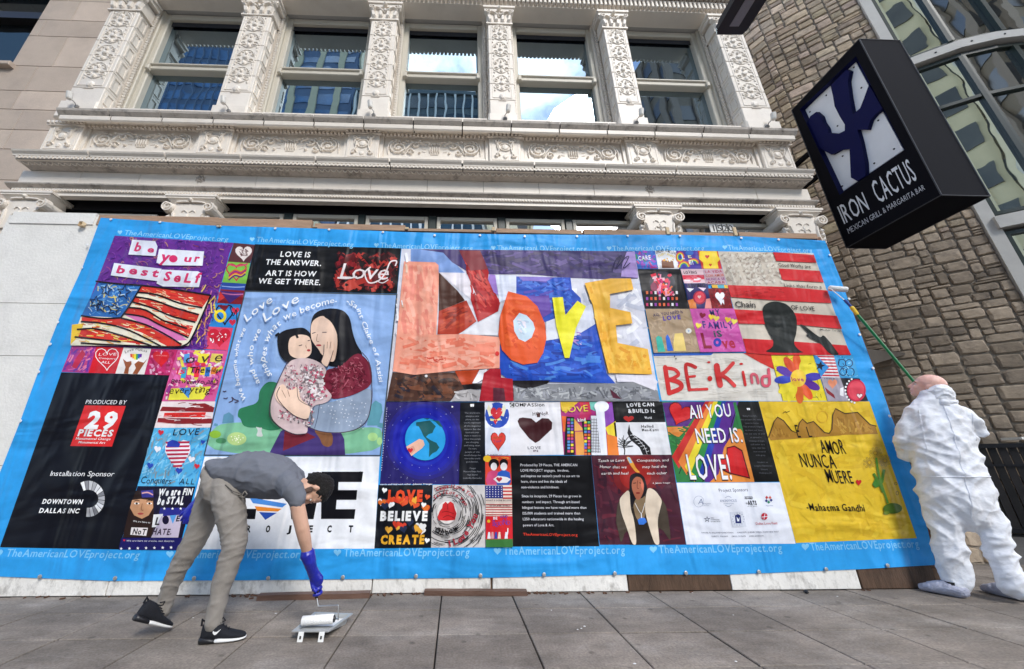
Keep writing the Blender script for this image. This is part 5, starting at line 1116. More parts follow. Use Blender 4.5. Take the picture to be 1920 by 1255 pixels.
s.tpath("'Cause I Love You", [(510, 735), (610, 705), (700, 715), (790, 780)], 30, '#a82838', .02); s.tpath('Yes I Love You', [(505, 800), (560, 750), (650, 755), (740, 840)], 28, '#a82838', .02); s.tpath('Oh how', [(505, 1040), (600, 1060), (690, 1020)], 40, '#1a1618', .04); s.tpath('I Love You', [(620, 1150), (720, 1110), (800, 1000), (832, 910)], 44, '#a82838', .04); s.text('THE STORY', (770, 1120), (860, 1060), 22, '#1a1618', .02); s.text('BLANKET', (835, 1130), (880, 1030), 20, '#1a1618', .02); s.build('swirling black and white drawing of a red hugging figure')
s = Print(690, 740, 4.048); s.poly([(1075, 55), (1457, 55), (1487, 455), (1082, 460)], '#e6e4e8'); s.poly([(1075, 60), (1112, 62), (1110, 95), (1073, 93)], '#181418'); s.text('C', (1080, 90), (1105, 90), 24, '#f0f0f0', .04); s.text('OMPASSion', (1115, 90), (1340, 88), 26, '#181418', .02, jit=.1); s.text('HONoR', (1250, 162), (1372, 152), 26, '#5a5054', .02, jit=.12); s.text('LOVE', (1212, 415), (1312, 412), 22, '#5a5a64', .02, jit=.1); s.poly([(1280, 140), (1305, 138), (1306, 170), (1282, 170)], '#4a2a28'); s.text('IN', (1255, 433), (1292, 433), 16, '#5a3a50', .02)
s.poly([(1175, 172), (1240, 180), (1275, 210), (1320, 178), (1370, 180), (1398, 210), (1395, 260), (1300, 350), (1270, 366), (1222, 330), (1150, 240), (1135, 200), (1148, 178)], '#3c0f16'); s.build('dark red heart under the words compassion and honor')
s = Print(690, 740, 4.048); Q = [(1457, 52), (1852, 52), (1880, 460), (1487, 460)]; s.poly([(1457, 52), (1852, 52), (1921, 458), (1487, 458)], '#a82a78')
for pts, c in (([(1460, 52), (1600, 52), (1500, 140), (1465, 110)], '#e8c03a'), ([(1600, 52), (1680, 52), (1690, 130), (1620, 100)], '#d83848'), ([(1680, 52), (1775, 52), (1740, 130), (1690, 110)], '#78c8b8'), ([(1740, 120), (1852, 52), (1870, 200), (1790, 250)], '#8a4ab0'), ([(1800, 250), (1878, 200), (1890, 320), (1820, 300)], '#f0d840'), ([(1810, 300), (1890, 320), (1905, 458), (1820, 458)], '#e88030'), ([(1470, 160), (1560, 170), (1560, 280), (1480, 280)], '#e86a30'), ([(1640, 52), (1700, 140), (1650, 200), (1600, 170)], '#c03060'), ([(1560, 175), (1640, 270), (1560, 275)], '#f0b060')): s.poly(pts, c)
s.poly([(1505, 165), (1565, 170), (1570, 458), (1490, 458), (1495, 280)], '#1c1420'); s.poly([(1570, 280), (1645, 280), (1640, 458), (1580, 458)], '#e8a050'); s.poly([(1620, 190), (1700, 190), (1695, 458), (1650, 458)], '#1c1420')
rr = random.Random(9)
for k in range(44): x, y = (1512, 180) if k % 2 else (1640, 200); s.poly([(x+(k % 4)//2*26, y+(k//4)*24), (x+(k % 4)//2*26+20, y+(k//4)*24), (x+(k % 4)//2*26+20, y+(k//4)*24+18), (x+(k % 4)//2*26, y+(k//4)*24+18)], rr.choice(['#5a9ad8', '#d84a80', '#58b878', '#f0d840', '#8a5ac0', '#e07030']))
s.poly([(1690, 160), (1745, 160), (1765, 458), (1695, 458)], '#e8eaf2')
for k in range(6): s.stroke([(1695+k*12, 180), (1700+k*12, 440)], 3, '#181018')
for k in range(12): s.stroke([(1692, 190+k*22), (1762, 192+k*22)], 3, '#181018')
s.poly([(1725, 110), (1790, 110), (1815, 458), (1765, 458)], '#e8eaf4'); s.ell(1770, 90, 56, 42, '#eceef6'); s.text('LOVE', (1475, 130), (1670, 118), 46, '#e8d040', .0, jit=.2); s.text('kind', (1590, 205), (1650, 200), 24, '#f4f4f4', .03)
s.build('bright drawing of city towers and a white tower')
s = Print(1100, 740, 4.0475); s.poly([(184, 52), (572, 50), (598, 208), (205, 210)], '#0d0d10')
for t, a, b in (('LOVE CAN', (305, 92), (515, 86)), ('&BUILD it', (315, 136), (520, 134)), ('World', (440, 182), (495, 182))): s.text(t, a, b, 26 if t != 'World' else 16, '#d8d8dc', .05, jit=.1)
s.heart(318, 186, 80, 50, '#b0221e'); s.poly([(205, 210), (598, 208), (642, 455), (234, 457)], '#e2e2e6'); s.text('Halind', (415, 250), (508, 248), 20, '#2c2c30', .03, jit=.08); s.text('Men-Kamt', (420, 278), (548, 276), 20, '#2c2c30', .03, jit=.08)
s.poly([(322, 222), (330, 270), (350, 300), (430, 350), (480, 400), (490, 455), (425, 455), (400, 400), (330, 340), (308, 290)], '#141216')
for k in range(7): s.stroke([(328+k*20, 308+k*21), (372+k*17, 300+k*21)], 3, '#e2e2e6'); 
s.stroke([(345, 300), (400, 350), (440, 400), (458, 452)], 3, '#e2e2e6'); s.stroke([(285, 455), (288, 420), (280, 390), (285, 340)], 8, '#141216')
for k in range(18): a = R(-170+k*10); x0, y0 = 284, 400-(k % 4)*12; s.stroke([(x0, y0), (x0+35*math.cos(a), y0+30*math.sin(a)), (x0+62*math.cos(a)+6, y0+56*math.sin(a))], 4, '#141216')
s.build('black tree and winding brick road under love can build')
s = Print(690, 740, 4.048); s.poly([(1082, 460), (1693, 462), (1755, 1150), (1100, 1152)], '#07090f')
for k, t in enumerate(['Produced by 29 Pieces, THE AMERICAN', 'LOVE PROJECT engages,  involves,', "and inspires our nation's youth to use art to", 'learn, share and live the ideals of', 'non-violence and kindness.', '', 'Since its inception, 29 Pieces has grown in', 'numbers  and impact. Through art-based', 'bilingual lessons we have reached more than', '125,000 students and trained more than', '1,250 educators nationwide in the healing', 'powers of Love & Art.']):
    if t: y = [542, 583, 625, 667, 710, 0, 778, 822, 865, 908, 952, 998][k]; x1 = [1588, 1525, 1605, 1510, 1450, 0, 1617, 1605, 1657, 1610, 1637, 1412][k]; x0 = 1157+(y-542)*.045; s.text(t, (x0, y), (x1, y), 19, '#e4e4ea', .004)
s.text('TheAmericanLOVEproject.org', (1178, 1068), (1590, 1073), 20, '#e8442e', .008); s.build('black text panel with white lines of text')
s = Print(1100, 740, 4.0475); s.sm = 7; s.poly([(34, 460), (644, 455), (755, 1138), (98, 1138)], '#4a2030')
for k, c in enumerate(('#5c2030', '#702028', '#8a2224', '#a82420', '#c02c22')): s.ell(375, 600, 250-k*38, 190-k*28, c, 0, 26)
s.scrib([(50, 470), (640, 465), (740, 1120), (105, 1120)], 120, ['#4c2236', '#5c2838', '#3c1c2c', '#642434'], 120, 18, .8, 1, 40)
for k, c in enumerate(('#7c2226', '#a02622')): s.ell(370, 620, 170-k*50, 140-k*40, c, 0, 26)
s.poly([(230, 850), (245, 800), (330, 700), (460, 700), (570, 790), (610, 860), (640, 1110), (620, 1090), (560, 1000), (300, 1010), (260, 1138), (240, 1040), (220, 960)], '#4c4238'); s.poly([(300, 860), (480, 860), (540, 1138), (330, 1138)], '#2c2420')
s.poly([(375, 760), (440, 760), (460, 830), (430, 960), (410, 980), (370, 930), (350, 830)], '#8a7458')
s.poly([(325, 620), (345, 600), (375, 592), (410, 600), (440, 630), (458, 700), (455, 740), (420, 790), (370, 780), (345, 870), (330, 830), (322, 720)], '#17131a'); s.poly([(345, 650), (375, 618), (415, 630), (435, 680), (430, 740), (400, 800), (375, 795), (350, 740), (338, 690)], '#b0684e'); s.stroke([(385, 650), (382, 705), (396, 712)], 5, '#743a2e'); s.stroke([(352, 672), (374, 668)], 6, '#1c1216'); s.stroke([(398, 668), (420, 672)], 6, '#1c1216'); s.ell(388, 745, 17, 6, '#8a2c2c'); s.poly([(410, 640), (432, 680), (428, 730), (412, 700)], '#d8745c')
s.poly([(245, 800), (265, 765), (325, 710), (330, 860), (360, 950), (380, 1138), (345, 1138), (300, 1000), (262, 900)], '#e4d2bc'); s.poly([(462, 700), (520, 725), (572, 800), (560, 850), (535, 950), (545, 1060), (552, 1138), (515, 1138), (470, 1000), (440, 880), (445, 780)], '#e4d2bc')
s.stroke([(365, 820), (390, 870), (413, 900), (430, 860), (440, 820)], 4, '#f0f0f0'); s.poly([(385, 950), (410, 930), (440, 935), (455, 965), (430, 985), (395, 985)], '#3a78d8'); s.stroke([(413, 900), (415, 935)], 7, '#e8e8ee')
s.poly([(298, 470), (325, 470), (350, 510), (375, 560), (408, 592), (372, 590), (340, 550), (312, 505)], '#e8a040'); s.poly([(305, 475), (325, 475), (345, 515), (325, 520)], '#90b8d0')
for t, a, b in (('Teach us Love', (82, 510), (285, 506)), ('Honor that we', (98, 556), (300, 558)), ('earth and heal', (108, 606), (312, 604)), ('Compassion, and', (378, 508), (618, 504)), ('may heal the', (420, 556), (604, 553)), ('each other', (455, 605), (605, 603)), ('E. Julianne Yraeger', (500, 676), (630, 672))): s.text(t, a, b, 20 if t[0] != 'E' else 11, '#f0e6e4', .004, .25, jit=.06)
s.build('painting of a long haired figure in a fur wrap with a feather')
s = Print(1100, 740, 4.0475); Q = [(572, 50), (1130, 50), (1272, 662), (682, 665)]; s.poly([(572, 50), (1130, 50), (1272, 662), (682, 665)], '#2f7a40')
s.poly([(575, 60), (740, 50), (900, 55), (760, 245), (610, 235)], '#5a2a7c'); s.poly([(610, 245), (780, 240), (700, 320), (620, 300)], '#e08a40'); s.scrib([(600, 240), (800, 240), (720, 400), (640, 400)], 22, ['#3a8c48', '#2c6a38', '#e09850'], 60, 14, .2, .4, 41)
cs = ['#c8302c', '#e8843a', '#f0dc3c', '#2f8a44', '#2440a8', '#5a2a8c']
for k, c in enumerate(cs):
    o0 = k*52; s.poly([(930+o0*.6-30, 50), (960+o0*.75, 50), (700+o0*1.15, 665 if k > 1 else 560+k*50), (645+o0*.95, 470+k*38)], c)
    s.stroke([(960+o0*.75, 50), (830+o0*.95, 300), (700+o0*1.15, 600 if k < 2 else 660)], 6, '#1c1220')
s.poly([(1130, 260), (1175, 260), (1272, 662), (930, 665), (1000, 600), (1040, 400)], '#e08a3c'); s.poly([(1110, 60), (1132, 55), (1190, 290), (1150, 240)], '#2f7a40')
s.heart(705, 155, 200, 175, '#5c1218', .35); s.heart(705, 155, 184, 160, '#d02428', .35); s.poly([(1060, 400), (1120, 385), (1180, 420), (1240, 638), (1080, 600), (1000, 560), (1010, 480), (1060, 480)], '#5c1218'); s.poly([(1068, 408), (1118, 395), (1172, 428), (1228, 625), (1085, 590), (1012, 552), (1018, 490), (1066, 490)], '#d02428')
for t, a, b, h in (('All YOU', (785, 180), (1100, 165), 100), ('NEED IS.', (840, 365), (1185, 358), 110), ('LOVE!', (785, 640), (1105, 640), 190)):
    s.text(t, (a[0]-3, a[1]+3), (b[0]+3, b[1]+3), h, '#1c1220', .035, sp=.12); s.text(t, a, b, h, '#f4f2f6', .012, sp=.12)
s.build('rainbow painting with ALL YOU NEED IS LOVE in white letters')
s = Print(1100, 740, 4.0475); s.poly([(1130, 50), (1303, 50), (1464, 660), (1272, 662)], '#07070a'); s.text('"', (1222, 135), (1250, 135), 32, '#e8e8ee', .04)
for k, t in enumerate(['Being from DC,', 'this project hit very', 'close to home.', 'This artwork helped', 'us share our love', 'for our city as well', 'as spread a', 'message of hope', 'and color in a', 'time that has', 'been covered', 'with gray.', '', '-Student at', 'Langdon Elementary', 'School,', 'Washington DC']):
    if t: w_ = len(t)*3.8; c_ = 1240+k*7.2; s.text(t, (c_-w_, 166+k*27), (c_+w_, 166+k*27), 11, '#5e6066')
s.build('black quotation strip beside the rainbow')
s = Print(1100, 740, 4.0475); s.poly([(682, 668), (1466, 665), (1585, 1130), (757, 1136)], '#e9ecf6'); s.text('Project Sponsors', (1005, 738), (1225, 732), 26, '#262a4e', .004)
lg = '#7a86a8'
s.ring(850, 810, 38, 42, 2, lg); s.text('A', (845, 830), (885, 830), 42, lg, 0, .3); s.text('Anonymous', (880, 830), (940, 830), 10, lg); s.text('Foundation', (880, 840), (930, 840), 6, lg)
s.text('ANONYMOUS', (1012, 815), (1140, 812), 20, lg, 0); s.stroke([(1050, 782), (1075, 770), (1098, 782)], 3, lg); s.stroke([(1050, 838), (1075, 848), (1098, 838)], 3, lg); s.text('FOUNDATION', (1040, 830), (1115, 829), 7, lg)
for t, y, h in (('NATIONAL', 780, 10), ('ENDOWMENT', 792, 10)): s.text(t, (1200, y), (1262, y), h, '#20202c', .03)
s.text('the', (1208, 830), (1222, 830), 16, '#20202c'); s.text('ARTS', (1225, 836), (1292, 836), 32, '#20202c', .05); s.text('arts.gov', (1220, 850), (1292, 850), 7, '#20202c')
for x, y, c in ((1365, 780, '#c03a40'), (1390, 780, '#d86a60'), (1362, 805, '#26367a'), (1380, 815, '#2f8a6a'), (1398, 800, '#26367a')): s.poly([(x-12, y), (x, y-14), (x+12, y), (x, y+12)], c)
s.text('PaperCity', (1360, 845), (1414, 845), 9, '#4a5a98')
for k in range(5): a = R(-90+72*k); s.poly([(912+28*math.cos(a), 945+28*math.sin(a)), (912+8*math.cos(a+.6), 945+8*math.sin(a+.6)), (912+8*math.cos(a-.6), 945+8*math.sin(a-.6))], '#1c2a4e')
for k, t in enumerate(('Texas', 'Commission', 'on the Arts')): s.text(t, (940, 937+k*14), (940+(24, 66, 72)[k], 937+k*14), 9, '#2c3450', .01)
s.poly([(1085, 890), (1180, 885), (1210, 1000), (1105, 1003)], '#d8dce8'); s.poly([(1122, 915), (1145, 905), (1165, 915), (1172, 975), (1128, 975)], '#1c2a6a'); s.poly([(1135, 925), (1150, 945), (1158, 925), (1155, 960), (1140, 960)], '#e8ecf4')
for k in range(14): a = k*.45; s.ell(1148+44*math.cos(a), 943+46*math.sin(a), 3, 3, '#3a4a80', n=5)
s.ell(1345, 922, 24, 27, '#c01f38'); s.stroke([(1320, 928), (1372, 922)], 5, '#eceef6'); s.stroke([(1350, 897), (1340, 948)], 4, '#eceef6'); s.text('Dallas Love Field', (1282, 985), (1443, 982), 18, '#c01f38', 0)
for t, a, b in (('RACHEL B. WILLIAMS FOUNDATION', (870, 1050), (1110, 1050)), ('RANDOLPH QUEENER TERRELL CHARITABLE TRUST', (1142, 1048), (1455, 1043)), ('CHRISTY WILLIAMS', (945, 1078), (1070, 1078)), ('GREG COGAN', (1098, 1078), (1203, 1076)), ('JANE JOHNSON', (1230, 1076), (1340, 1074))): s.text(t, a, b, 10, '#3a4060')
s.build('white panel of project sponsor logos')

# --- right hand side
s = Print(1180, 440, 3.921)
s.poly([(35, 118), (188, 118), (212, 252), (60, 252)], '#3f6ec4'); s.scrib([(40, 122), (186, 122), (208, 248), (62, 248)], 60, ['#7a4ab8', '#c0408c', '#2f8a70', '#4a90e0', '#a850c0'], 40, 14, 1, 1.4, 50); s.text('CARE', (68, 190), (160, 182), 32, '#eef0fa', .02)
s.poly([(188, 118), (342, 118), (366, 252), (212, 252)], '#e8e8ec'); s.tpath('SPREAD SOME LOVE', [(198, 140), (260, 122), (340, 150)], 20, '#1c1a1a', .02); s.tpath('EVERYWHERE', [(215, 165), (265, 146), (330, 172)], 16, '#e8c830', .02); s.poly([(235, 190), (320, 190), (330, 245), (240, 245)], '#7a4a30'); s.scrib([(230, 170), (325, 170), (325, 195), (235, 195)], 16, ['#d84030', '#e8b040', '#f0f0f0'], 18, 9, .4, 1.2, 51)
s.poly([(342, 118), (500, 118), (532, 252), (366, 252)], '#4b3a9c')
for k, c in enumerate(('#d83a40', '#e89030', '#e8e040', '#40a860', '#4060d0')): s.ring(372, 165, 30-k*5, 38-k*6, 5, c, 0, 6.28, 14); s.ring(470, 215, 42-k*6, 40-k*6, 5, c, 3.2, 6.2, 12); s.ring(400, 250, 46-k*6, 56-k*6, 5, c, 3.3, 6.0, 12)
s.text('L', (388, 180), (408, 180), 34, '#f0e8f8', .02); s.text('E', (432, 172), (458, 172), 32, '#e8e0a0', .02); s.text('E!', (440, 218), (472, 218), 30, '#f0f0f8', .02); s.ell(440, 135, 30, 18, '#3a70c8')
s.poly([(500, 118), (648, 122), (680, 252), (532, 252)], '#c83228'); s.poly([(515, 122), (640, 122), (650, 160), (668, 180), (645, 205), (655, 250), (545, 250), (540, 205), (510, 180)], '#f2d232'); s.heart(570, 165, 32, 30, '#c83228'); s.heart(594, 225, 22, 22, '#c83228')
s.poly([(60, 254), (372, 254), (438, 545), (113, 545)], '#1a181c'); s.ell(240, 350, 95, 80, '#3c3a44'); s.scrib([(150, 290), (300, 290), (330, 450), (210, 450)], 60, ['#f0743c', '#e8405c', '#f4a0b8', '#e8304a', '#f0c0c8', '#c82a6a'], 44, 20, .5, 1.4, 52); s.ell(180, 385, 26, 34, '#8a2a50')
for k in range(8):
    for j in range(3): x, y = 120+k*32, 425+j*45
    
for k in range(24): x, y = 120+(k % 8)*31, 428+(k//8)*44; s.poly([(x, y-12), (x+16, y-12), (x+17, y+10), (x+1, y+10)], ('#f07a4a', '#c83a6a', '#f4f0f4', '#9a4ab0', '#e85a3c')[k % 5])
s.poly([(372, 254), (535, 254), (555, 358), (400, 360)], '#e4c4cc'); s.poly([(385, 300), (545, 298), (552, 330), (392, 332)], '#d8344c'); s.text('LOVING', (398, 288), (495, 290), 20, '#1a1620', .03, jit=.1); s.scrib([(390, 300), (540, 300), (548, 350), (400, 350)], 12, ['#f0e0e4', '#e86a7c'], 50, 9, 0, .3, 53)
s.poly([(535, 254), (682, 254), (712, 368), (555, 366)], '#c8a8b4'); s.text('LA VIDA', (555, 285), (680, 280), 20, '#b8405c', .02); s.text('CON AMOR', (560, 315), (695, 308), 20, '#c86a50', .02); s.text('NUNCA SE', (565, 340), (700, 335), 18, '#8a4a80', .02); s.text('ACABA', (570, 363), (700, 360), 18, '#a03a50', .02); s.poly([(600, 370), (715, 372), (722, 396), (606, 394)], '#e8b848'); s.poly([(640, 372), (690, 372), (696, 396), (650, 396)], '#58b0c8')
s.poly([(400, 360), (572, 362), (605, 545), (440, 545)], '#2c2460'); s.poly([(425, 485), (480, 470), (490, 545), (440, 545)], '#e0803a'); s.poly([(560, 475), (592, 470), (602, 545), (550, 545)], '#e8908a'); s.ell(512, 465, 48, 50, '#a8203c'); s.ell(512, 463, 38, 40, '#e04858'); s.heart(510, 462, 26, 26, '#f0c0c0'); s.text('LIVING', (435, 388), (558, 388), 26, '#14101a', .03, jit=.1); s.poly([(415, 395), (470, 400), (440, 425)], '#f0f0f8'); s.poly([(500, 390), (560, 395), (540, 418)], '#f0d8e8')
s.poly([(572, 398), (722, 398), (758, 545), (605, 545)], '#7c141c'); s.scrib([(580, 402), (718, 402), (750, 540), (608, 540)], 60, ['#a82028', '#5c0c14', '#c03038'], 22, 7, .6, 1.4, 54); s.heart(660, 465, 70, 78, '#f2f2f6'); s.poly([(652, 480), (690, 480), (692, 520), (680, 500), (668, 522)], '#f2f2f6')
s.poly([(113, 548), (438, 548), (515, 865), (175, 870)], '#ac9478'); s.scrib([(120, 552), (436, 552), (508, 860), (180, 864)], 90, ['#b89e82', '#a08868', '#bca488', '#a48e74'], 60, 14, .3, 1.2, 55)
s.text('ALL YOU NEED IS', (172, 605), (390, 578), 20, '#4a3a5c', .02, jit=.15); s.text('LOVE', (245, 632), (375, 622), 30, '#503a9c', .05, jit=.08)
s.poly([(190, 760), (205, 745), (232, 755), (260, 862), (205, 865)], '#3fb8a4'); s.poly([(262, 755), (275, 735), (290, 760), (318, 855), (275, 858)], '#2f68d0'); s.poly([(328, 730), (385, 725), (395, 760), (412, 855), (322, 858), (318, 800)], '#e8cc78'); s.ell(430, 710, 22, 20, '#e4e2da'); s.stroke([(430, 730), (450, 770), (455, 830)], 4, '#c4b08c'); s.heart(430, 712, 14, 12, '#6a9ad0')
s.poly([(438, 548), (762, 546), (850, 862), (515, 866)], '#cc56a6'); s.scrib([(445, 552), (758, 550), (842, 858), (520, 862)], 60, ['#d466b0', '#c24c9c', '#d870b8'], 60, 14, .3, 1, 56)
s.text('MY', (592, 600), (665, 596), 48, '#2a3c68', .02, jit=.08, sp=.2); s.text('FAMILY', (540, 690), (762, 690), 46, '#3c2a78', .03, jit=.12, sp=.16); s.text('iS', (618, 755), (680, 752), 46, '#2c5a5c', .03); s.text('L', (540, 835), (605, 835), 110, '#8c1c38', .03); s.ell(640, 795, 30, 32, '#2c3ca8'); s.ell(638, 795, 10, 12, '#cc56a6'); s.text('ve', (680, 838), (778, 832), 78, '#b02444', .03, sp=.02)
for x, y, c in ((530, 600, '#8c1c38'), (595, 612, '#f0c840'), (630, 622, '#f0d860'), (715, 632, '#f0c840'), (762, 645, '#f0e060'), (500, 675, '#f0d850')): s.heart(x, y, 46, 44, c, .2)
s.build('block of twelve small colourful pictures')
s = Print(1180, 440, 3.921); s.sm = 13; s.poly([(648, 122), (1352, 135), (1625, 885), (1040, 885), (858, 872), (722, 375)], '#cfc4b4')
s.scrib([(660, 130), (1045, 135), (1120, 370), (725, 370)], 200, ['#d8cfc2', '#b9ab9c', '#c8bcae', '#a89a8c'], 40, 14, .3, 1.4, 57)
for j in range(6):
    for k in range(7): s.star(700+k*58+j*14, 155+j*38, 17, '#ddd6c8', .2)
for pts in ([(1052, 130), (1352, 150), (1372, 208), (1075, 195)], [(1092, 250), (1395, 268), (1425, 352), (1120, 335)], [(720, 372), (1130, 385), (1452, 412), (1482, 505), (1150, 490), (742, 460)], [(765, 550), (1000, 562), (1520, 598), (1558, 695), (1250, 665), (800, 655)], [(830, 765), (1050, 775), (1590, 815), (1625, 885), (1040, 885), (858, 870)]): s.poly(pts, '#cf2228')
s.scrib([(740, 380), (1140, 392), (1150, 470), (750, 455)], 30, ['#d83034', '#b81c20'], 80, 12, 0, .2, 58)
s.poly([(972, 560), (985, 520), (1030, 495), (1085, 492), (1150, 510), (1200, 560), (1228, 620), (1225, 720), (1200, 800), (1240, 850), (1290, 872), (975, 868), (1050, 830), (1055, 780), (1010, 700), (985, 640)], '#1e2220'); s.poly([(1240, 655), (1280, 668), (1345, 720), (1400, 760), (1420, 735), (1470, 790), (1520, 860), (1540, 885), (1470, 885), (1400, 800), (1340, 770), (1285, 735), (1320, 735)], '#1e2220'); s.scrib([(1020, 560), (1180, 560), (1180, 700), (1040, 700)], 16, ['#2a2e2c', '#181c1a'], 60, 14, .4, 1, 59)
for t, a, b, h in (('Good Works are', (1095, 235), (1330, 252), 30), ('Links that form a', (1135, 385), (1410, 400), 26), ('Chain', (778, 530), (925, 538), 46), ('OF LOVE', (1188, 552), (1360, 562), 34), ('-Mother Teresa', (1392, 705), (1555, 715), 14)): s.text(t, a, b, h, '#1a1618', .004, .1, jit=.08)
s.build('large red and white striped flag with a black head silhouette')
s = Print(1180, 440, 3.921); s.poly([(172, 872), (860, 870), (1040, 885), (1130, 1222), (238, 1218)], '#dcd6cc'); s.scrib([(180, 880), (850, 880), (1110, 1210), (245, 1210)], 170, ['#c8c0b4', '#e8e4dc', '#bcb4a8', '#d0c8bc'], 110, 3.5, .02, .15, 60)
s.poly([(172, 870), (620, 868), (600, 885), (178, 892)], '#2f62c0'); s.poly([(835, 870), (1040, 880), (1062, 990), (960, 940)], '#d03024')
RD = '#cc2c2c'; s.rnd_caps = True
s.stroke([(262, 975), (275, 1060), (292, 1165)], 34, RD); s.stroke([(262, 980), (330, 990), (360, 1030), (300, 1065)], 26, RD); s.stroke([(300, 1065), (370, 1090), (375, 1130), (292, 1165)], 34, RD)
s.stroke([(485, 975), (440, 955), (412, 970), (440, 1140)], 26, '#b82424'); s.stroke([(430, 1045), (480, 1040)], 18, RD); s.stroke([(440, 1140), (570, 1135)], 20, RD); s.ell(590, 1058, 18, 20, RD); s.ell(582, 938, 12, 8, RD); s.ell(820, 950, 14, 8, RD)
s.stroke([(640, 965), (650, 1035), (665, 1105)], 44, RD); s.stroke([(760, 945), (700, 1010), (672, 1030), (720, 1060), (770, 1110)], 28, '#d03a3a'); s.stroke([(832, 1010), (850, 1105)], 20, RD); s.stroke([(900, 1088), (895, 1030), (930, 1035), (945, 1090)], 20, '#d86070'); s.stroke([(1020, 990), (1025, 1100), (980, 1105), (975, 1050), (1015, 1040)], 22, '#d85a6c'); s.ell(330, 895, 5, 5, '#1a1618', n=6); s.ell(340, 912, 5, 6, '#1a1618', n=6)
s.build('BE KIND painted in red on pale wood grain')
s = Print(1180, 440, 3.921); s.poly([(1035, 885), (1350, 885), (1455, 1222), (1125, 1222)], '#e8d430'); s.scrib([(1045, 890), (1345, 890), (1440, 1215), (1130, 1215)], 40, ['#1c1a1c', '#f0e470', '#2c2a28'], 60, 4, .7, 1.3, 61)
cx, cy = 1240, 1055
for k, c in enumerate(('#e85a28', '#f0dc3a', '#f0dc3a', '#4038a8', '#5c2a94', '#e85a28', '#e0682c', '#f0dc3a', '#f0dc3a', '#3c4cb8', '#5c3aa0', '#d8502c')): a = R(-95+k*30); s.ell(cx+108*math.cos(a), cy+120*math.sin(a), 68, 30, c, a)
s.ell(cx, cy, 58, 64, '#f0c838'); s.text('love', (1195, 1075), (1285, 1078), 30, '#b03a60', .03)
s.poly([(1352, 885), (1500, 885), (1545, 1050), (1405, 1045)], '#ece6e8')
for k in range(7): s.poly([(1375+k*4, 890+k*23), (1502+k*6, 893+k*23), (1505+k*6, 904+k*23), (1380+k*4, 901+k*23)], '#c8283c')
s.poly([(1352, 885), (1375, 890), (1465, 975), (1408, 1045), (1385, 1000)], '#2f8ad0'); s.star(1400, 965, 38, '#101830', .2)
s.poly([(1500, 885), (1640, 885), (1690, 1055), (1548, 1050)], '#3fa0d8'); 
for x, y, r_ in ((1560, 945, 28), (1612, 945, 26), (1570, 1010, 26), (1620, 1010, 30)): s.ring(x, y, r_, r_, 6, '#102a58')
s.scrib([(1508, 890), (1635, 890), (1680, 1045), (1552, 1040)], 26, ['#102a58', '#8cd0f0'], 22, 5, .5, 1.5, 62)
s.poly([(1405, 1048), (1548, 1050), (1608, 1222), (1455, 1222)], '#a8a0ac'); s.heart(1490, 1100, 70, 72, '#ec9470'); s.poly([(1432, 1120), (1500, 1175), (1512, 1208), (1450, 1165)], '#8a2430'); s.poly([(1545, 1130), (1570, 1120), (1572, 1190), (1545, 1180)], '#f0eef0'); s.text('LOVE IS', (1430, 1062), (1510, 1064), 9, '#20182a', .02)
s.poly([(1548, 1055), (1690, 1058), (1752, 1222), (1608, 1222)], '#221c22'); s.ell(1665, 1145, 70, 82, '#d02848'); s.ell(1665, 1145, 58, 70, '#e0485a'); s.heart(1688, 1188, 44, 40, '#f0d8d8'); s.hline(1688, 1188, 44, 40, 4, '#8a1c30')
for k in range(10): a = R(100+k*16); s.ell(1665+82*math.cos(a), 1145+92*math.sin(a), 8, 8, '#f4f4f8', n=6)
s.build('rainbow petalled flower and small drawings')
s = Print(1380, 740, 3.3925); s.poly([(143, 42), (848, 42), (1150, 912), (380, 943)], '#e2bc2e'); s.scrib([(160, 50), (840, 50), (1130, 900), (390, 930)], 260, ['#e5c033', '#ddb62c', '#e7c438', '#dab22a', '#e3be30'], 110, 30, .3, 1.3, 63)
s.poly([(210, 270), (240, 170), (262, 142), (300, 165), (350, 230), (385, 245), (400, 180), (420, 155), (450, 182), (490, 170), (520, 200), (570, 245), (600, 240), (612, 130), (630, 88), (690, 120), (770, 112), (850, 190), (885, 205), (900, 250), (700, 255), (500, 270), (220, 290)], '#a87a2c'); s.scrib([(230, 200), (340, 230), (360, 275), (225, 280)], 20, ['#94681f', '#b88a38'], 60, 12, 1.2, .4, 64); s.scrib([(620, 130), (840, 190), (880, 245), (610, 250)], 40, ['#94681f', '#b88a38', '#c49a44'], 60, 12, 1.2, .6, 65)
s.stroke([(205, 272), (240, 170), (262, 142), (300, 165), (350, 228), (385, 243), (400, 180), (420, 155), (450, 182), (490, 170), (520, 200), (560, 240), (590, 246), (608, 220), (612, 130), (630, 88), (690, 120), (770, 112), (850, 190), (890, 200)], 7, '#4a3418'); s.stroke([(295, 118), (312, 108), (320, 112), (340, 103)], 4, '#4a3418'); s.ring(548, 140, 34, 36, 5, '#dcae30')
for t, a, b, h in (('E', (392, 272), (412, 272), 85), ('L', (462, 270), (484, 270), 70), ('AMOR', (545, 372), (700, 380), 92), ('NUNCA', (418, 458), (640, 466), 88), ('MUERE', (585, 560), (750, 562), 88), ('-Mahatma Gandhi', (450, 735), (820, 742), 46)): s.text(t, a, b, h, '#1c140c', .004 if h > 50 else .012, jit=.05 if len(t) > 1 else 0, sp=.12)
s.heart(777, 560, 36, 40, '#c82420')
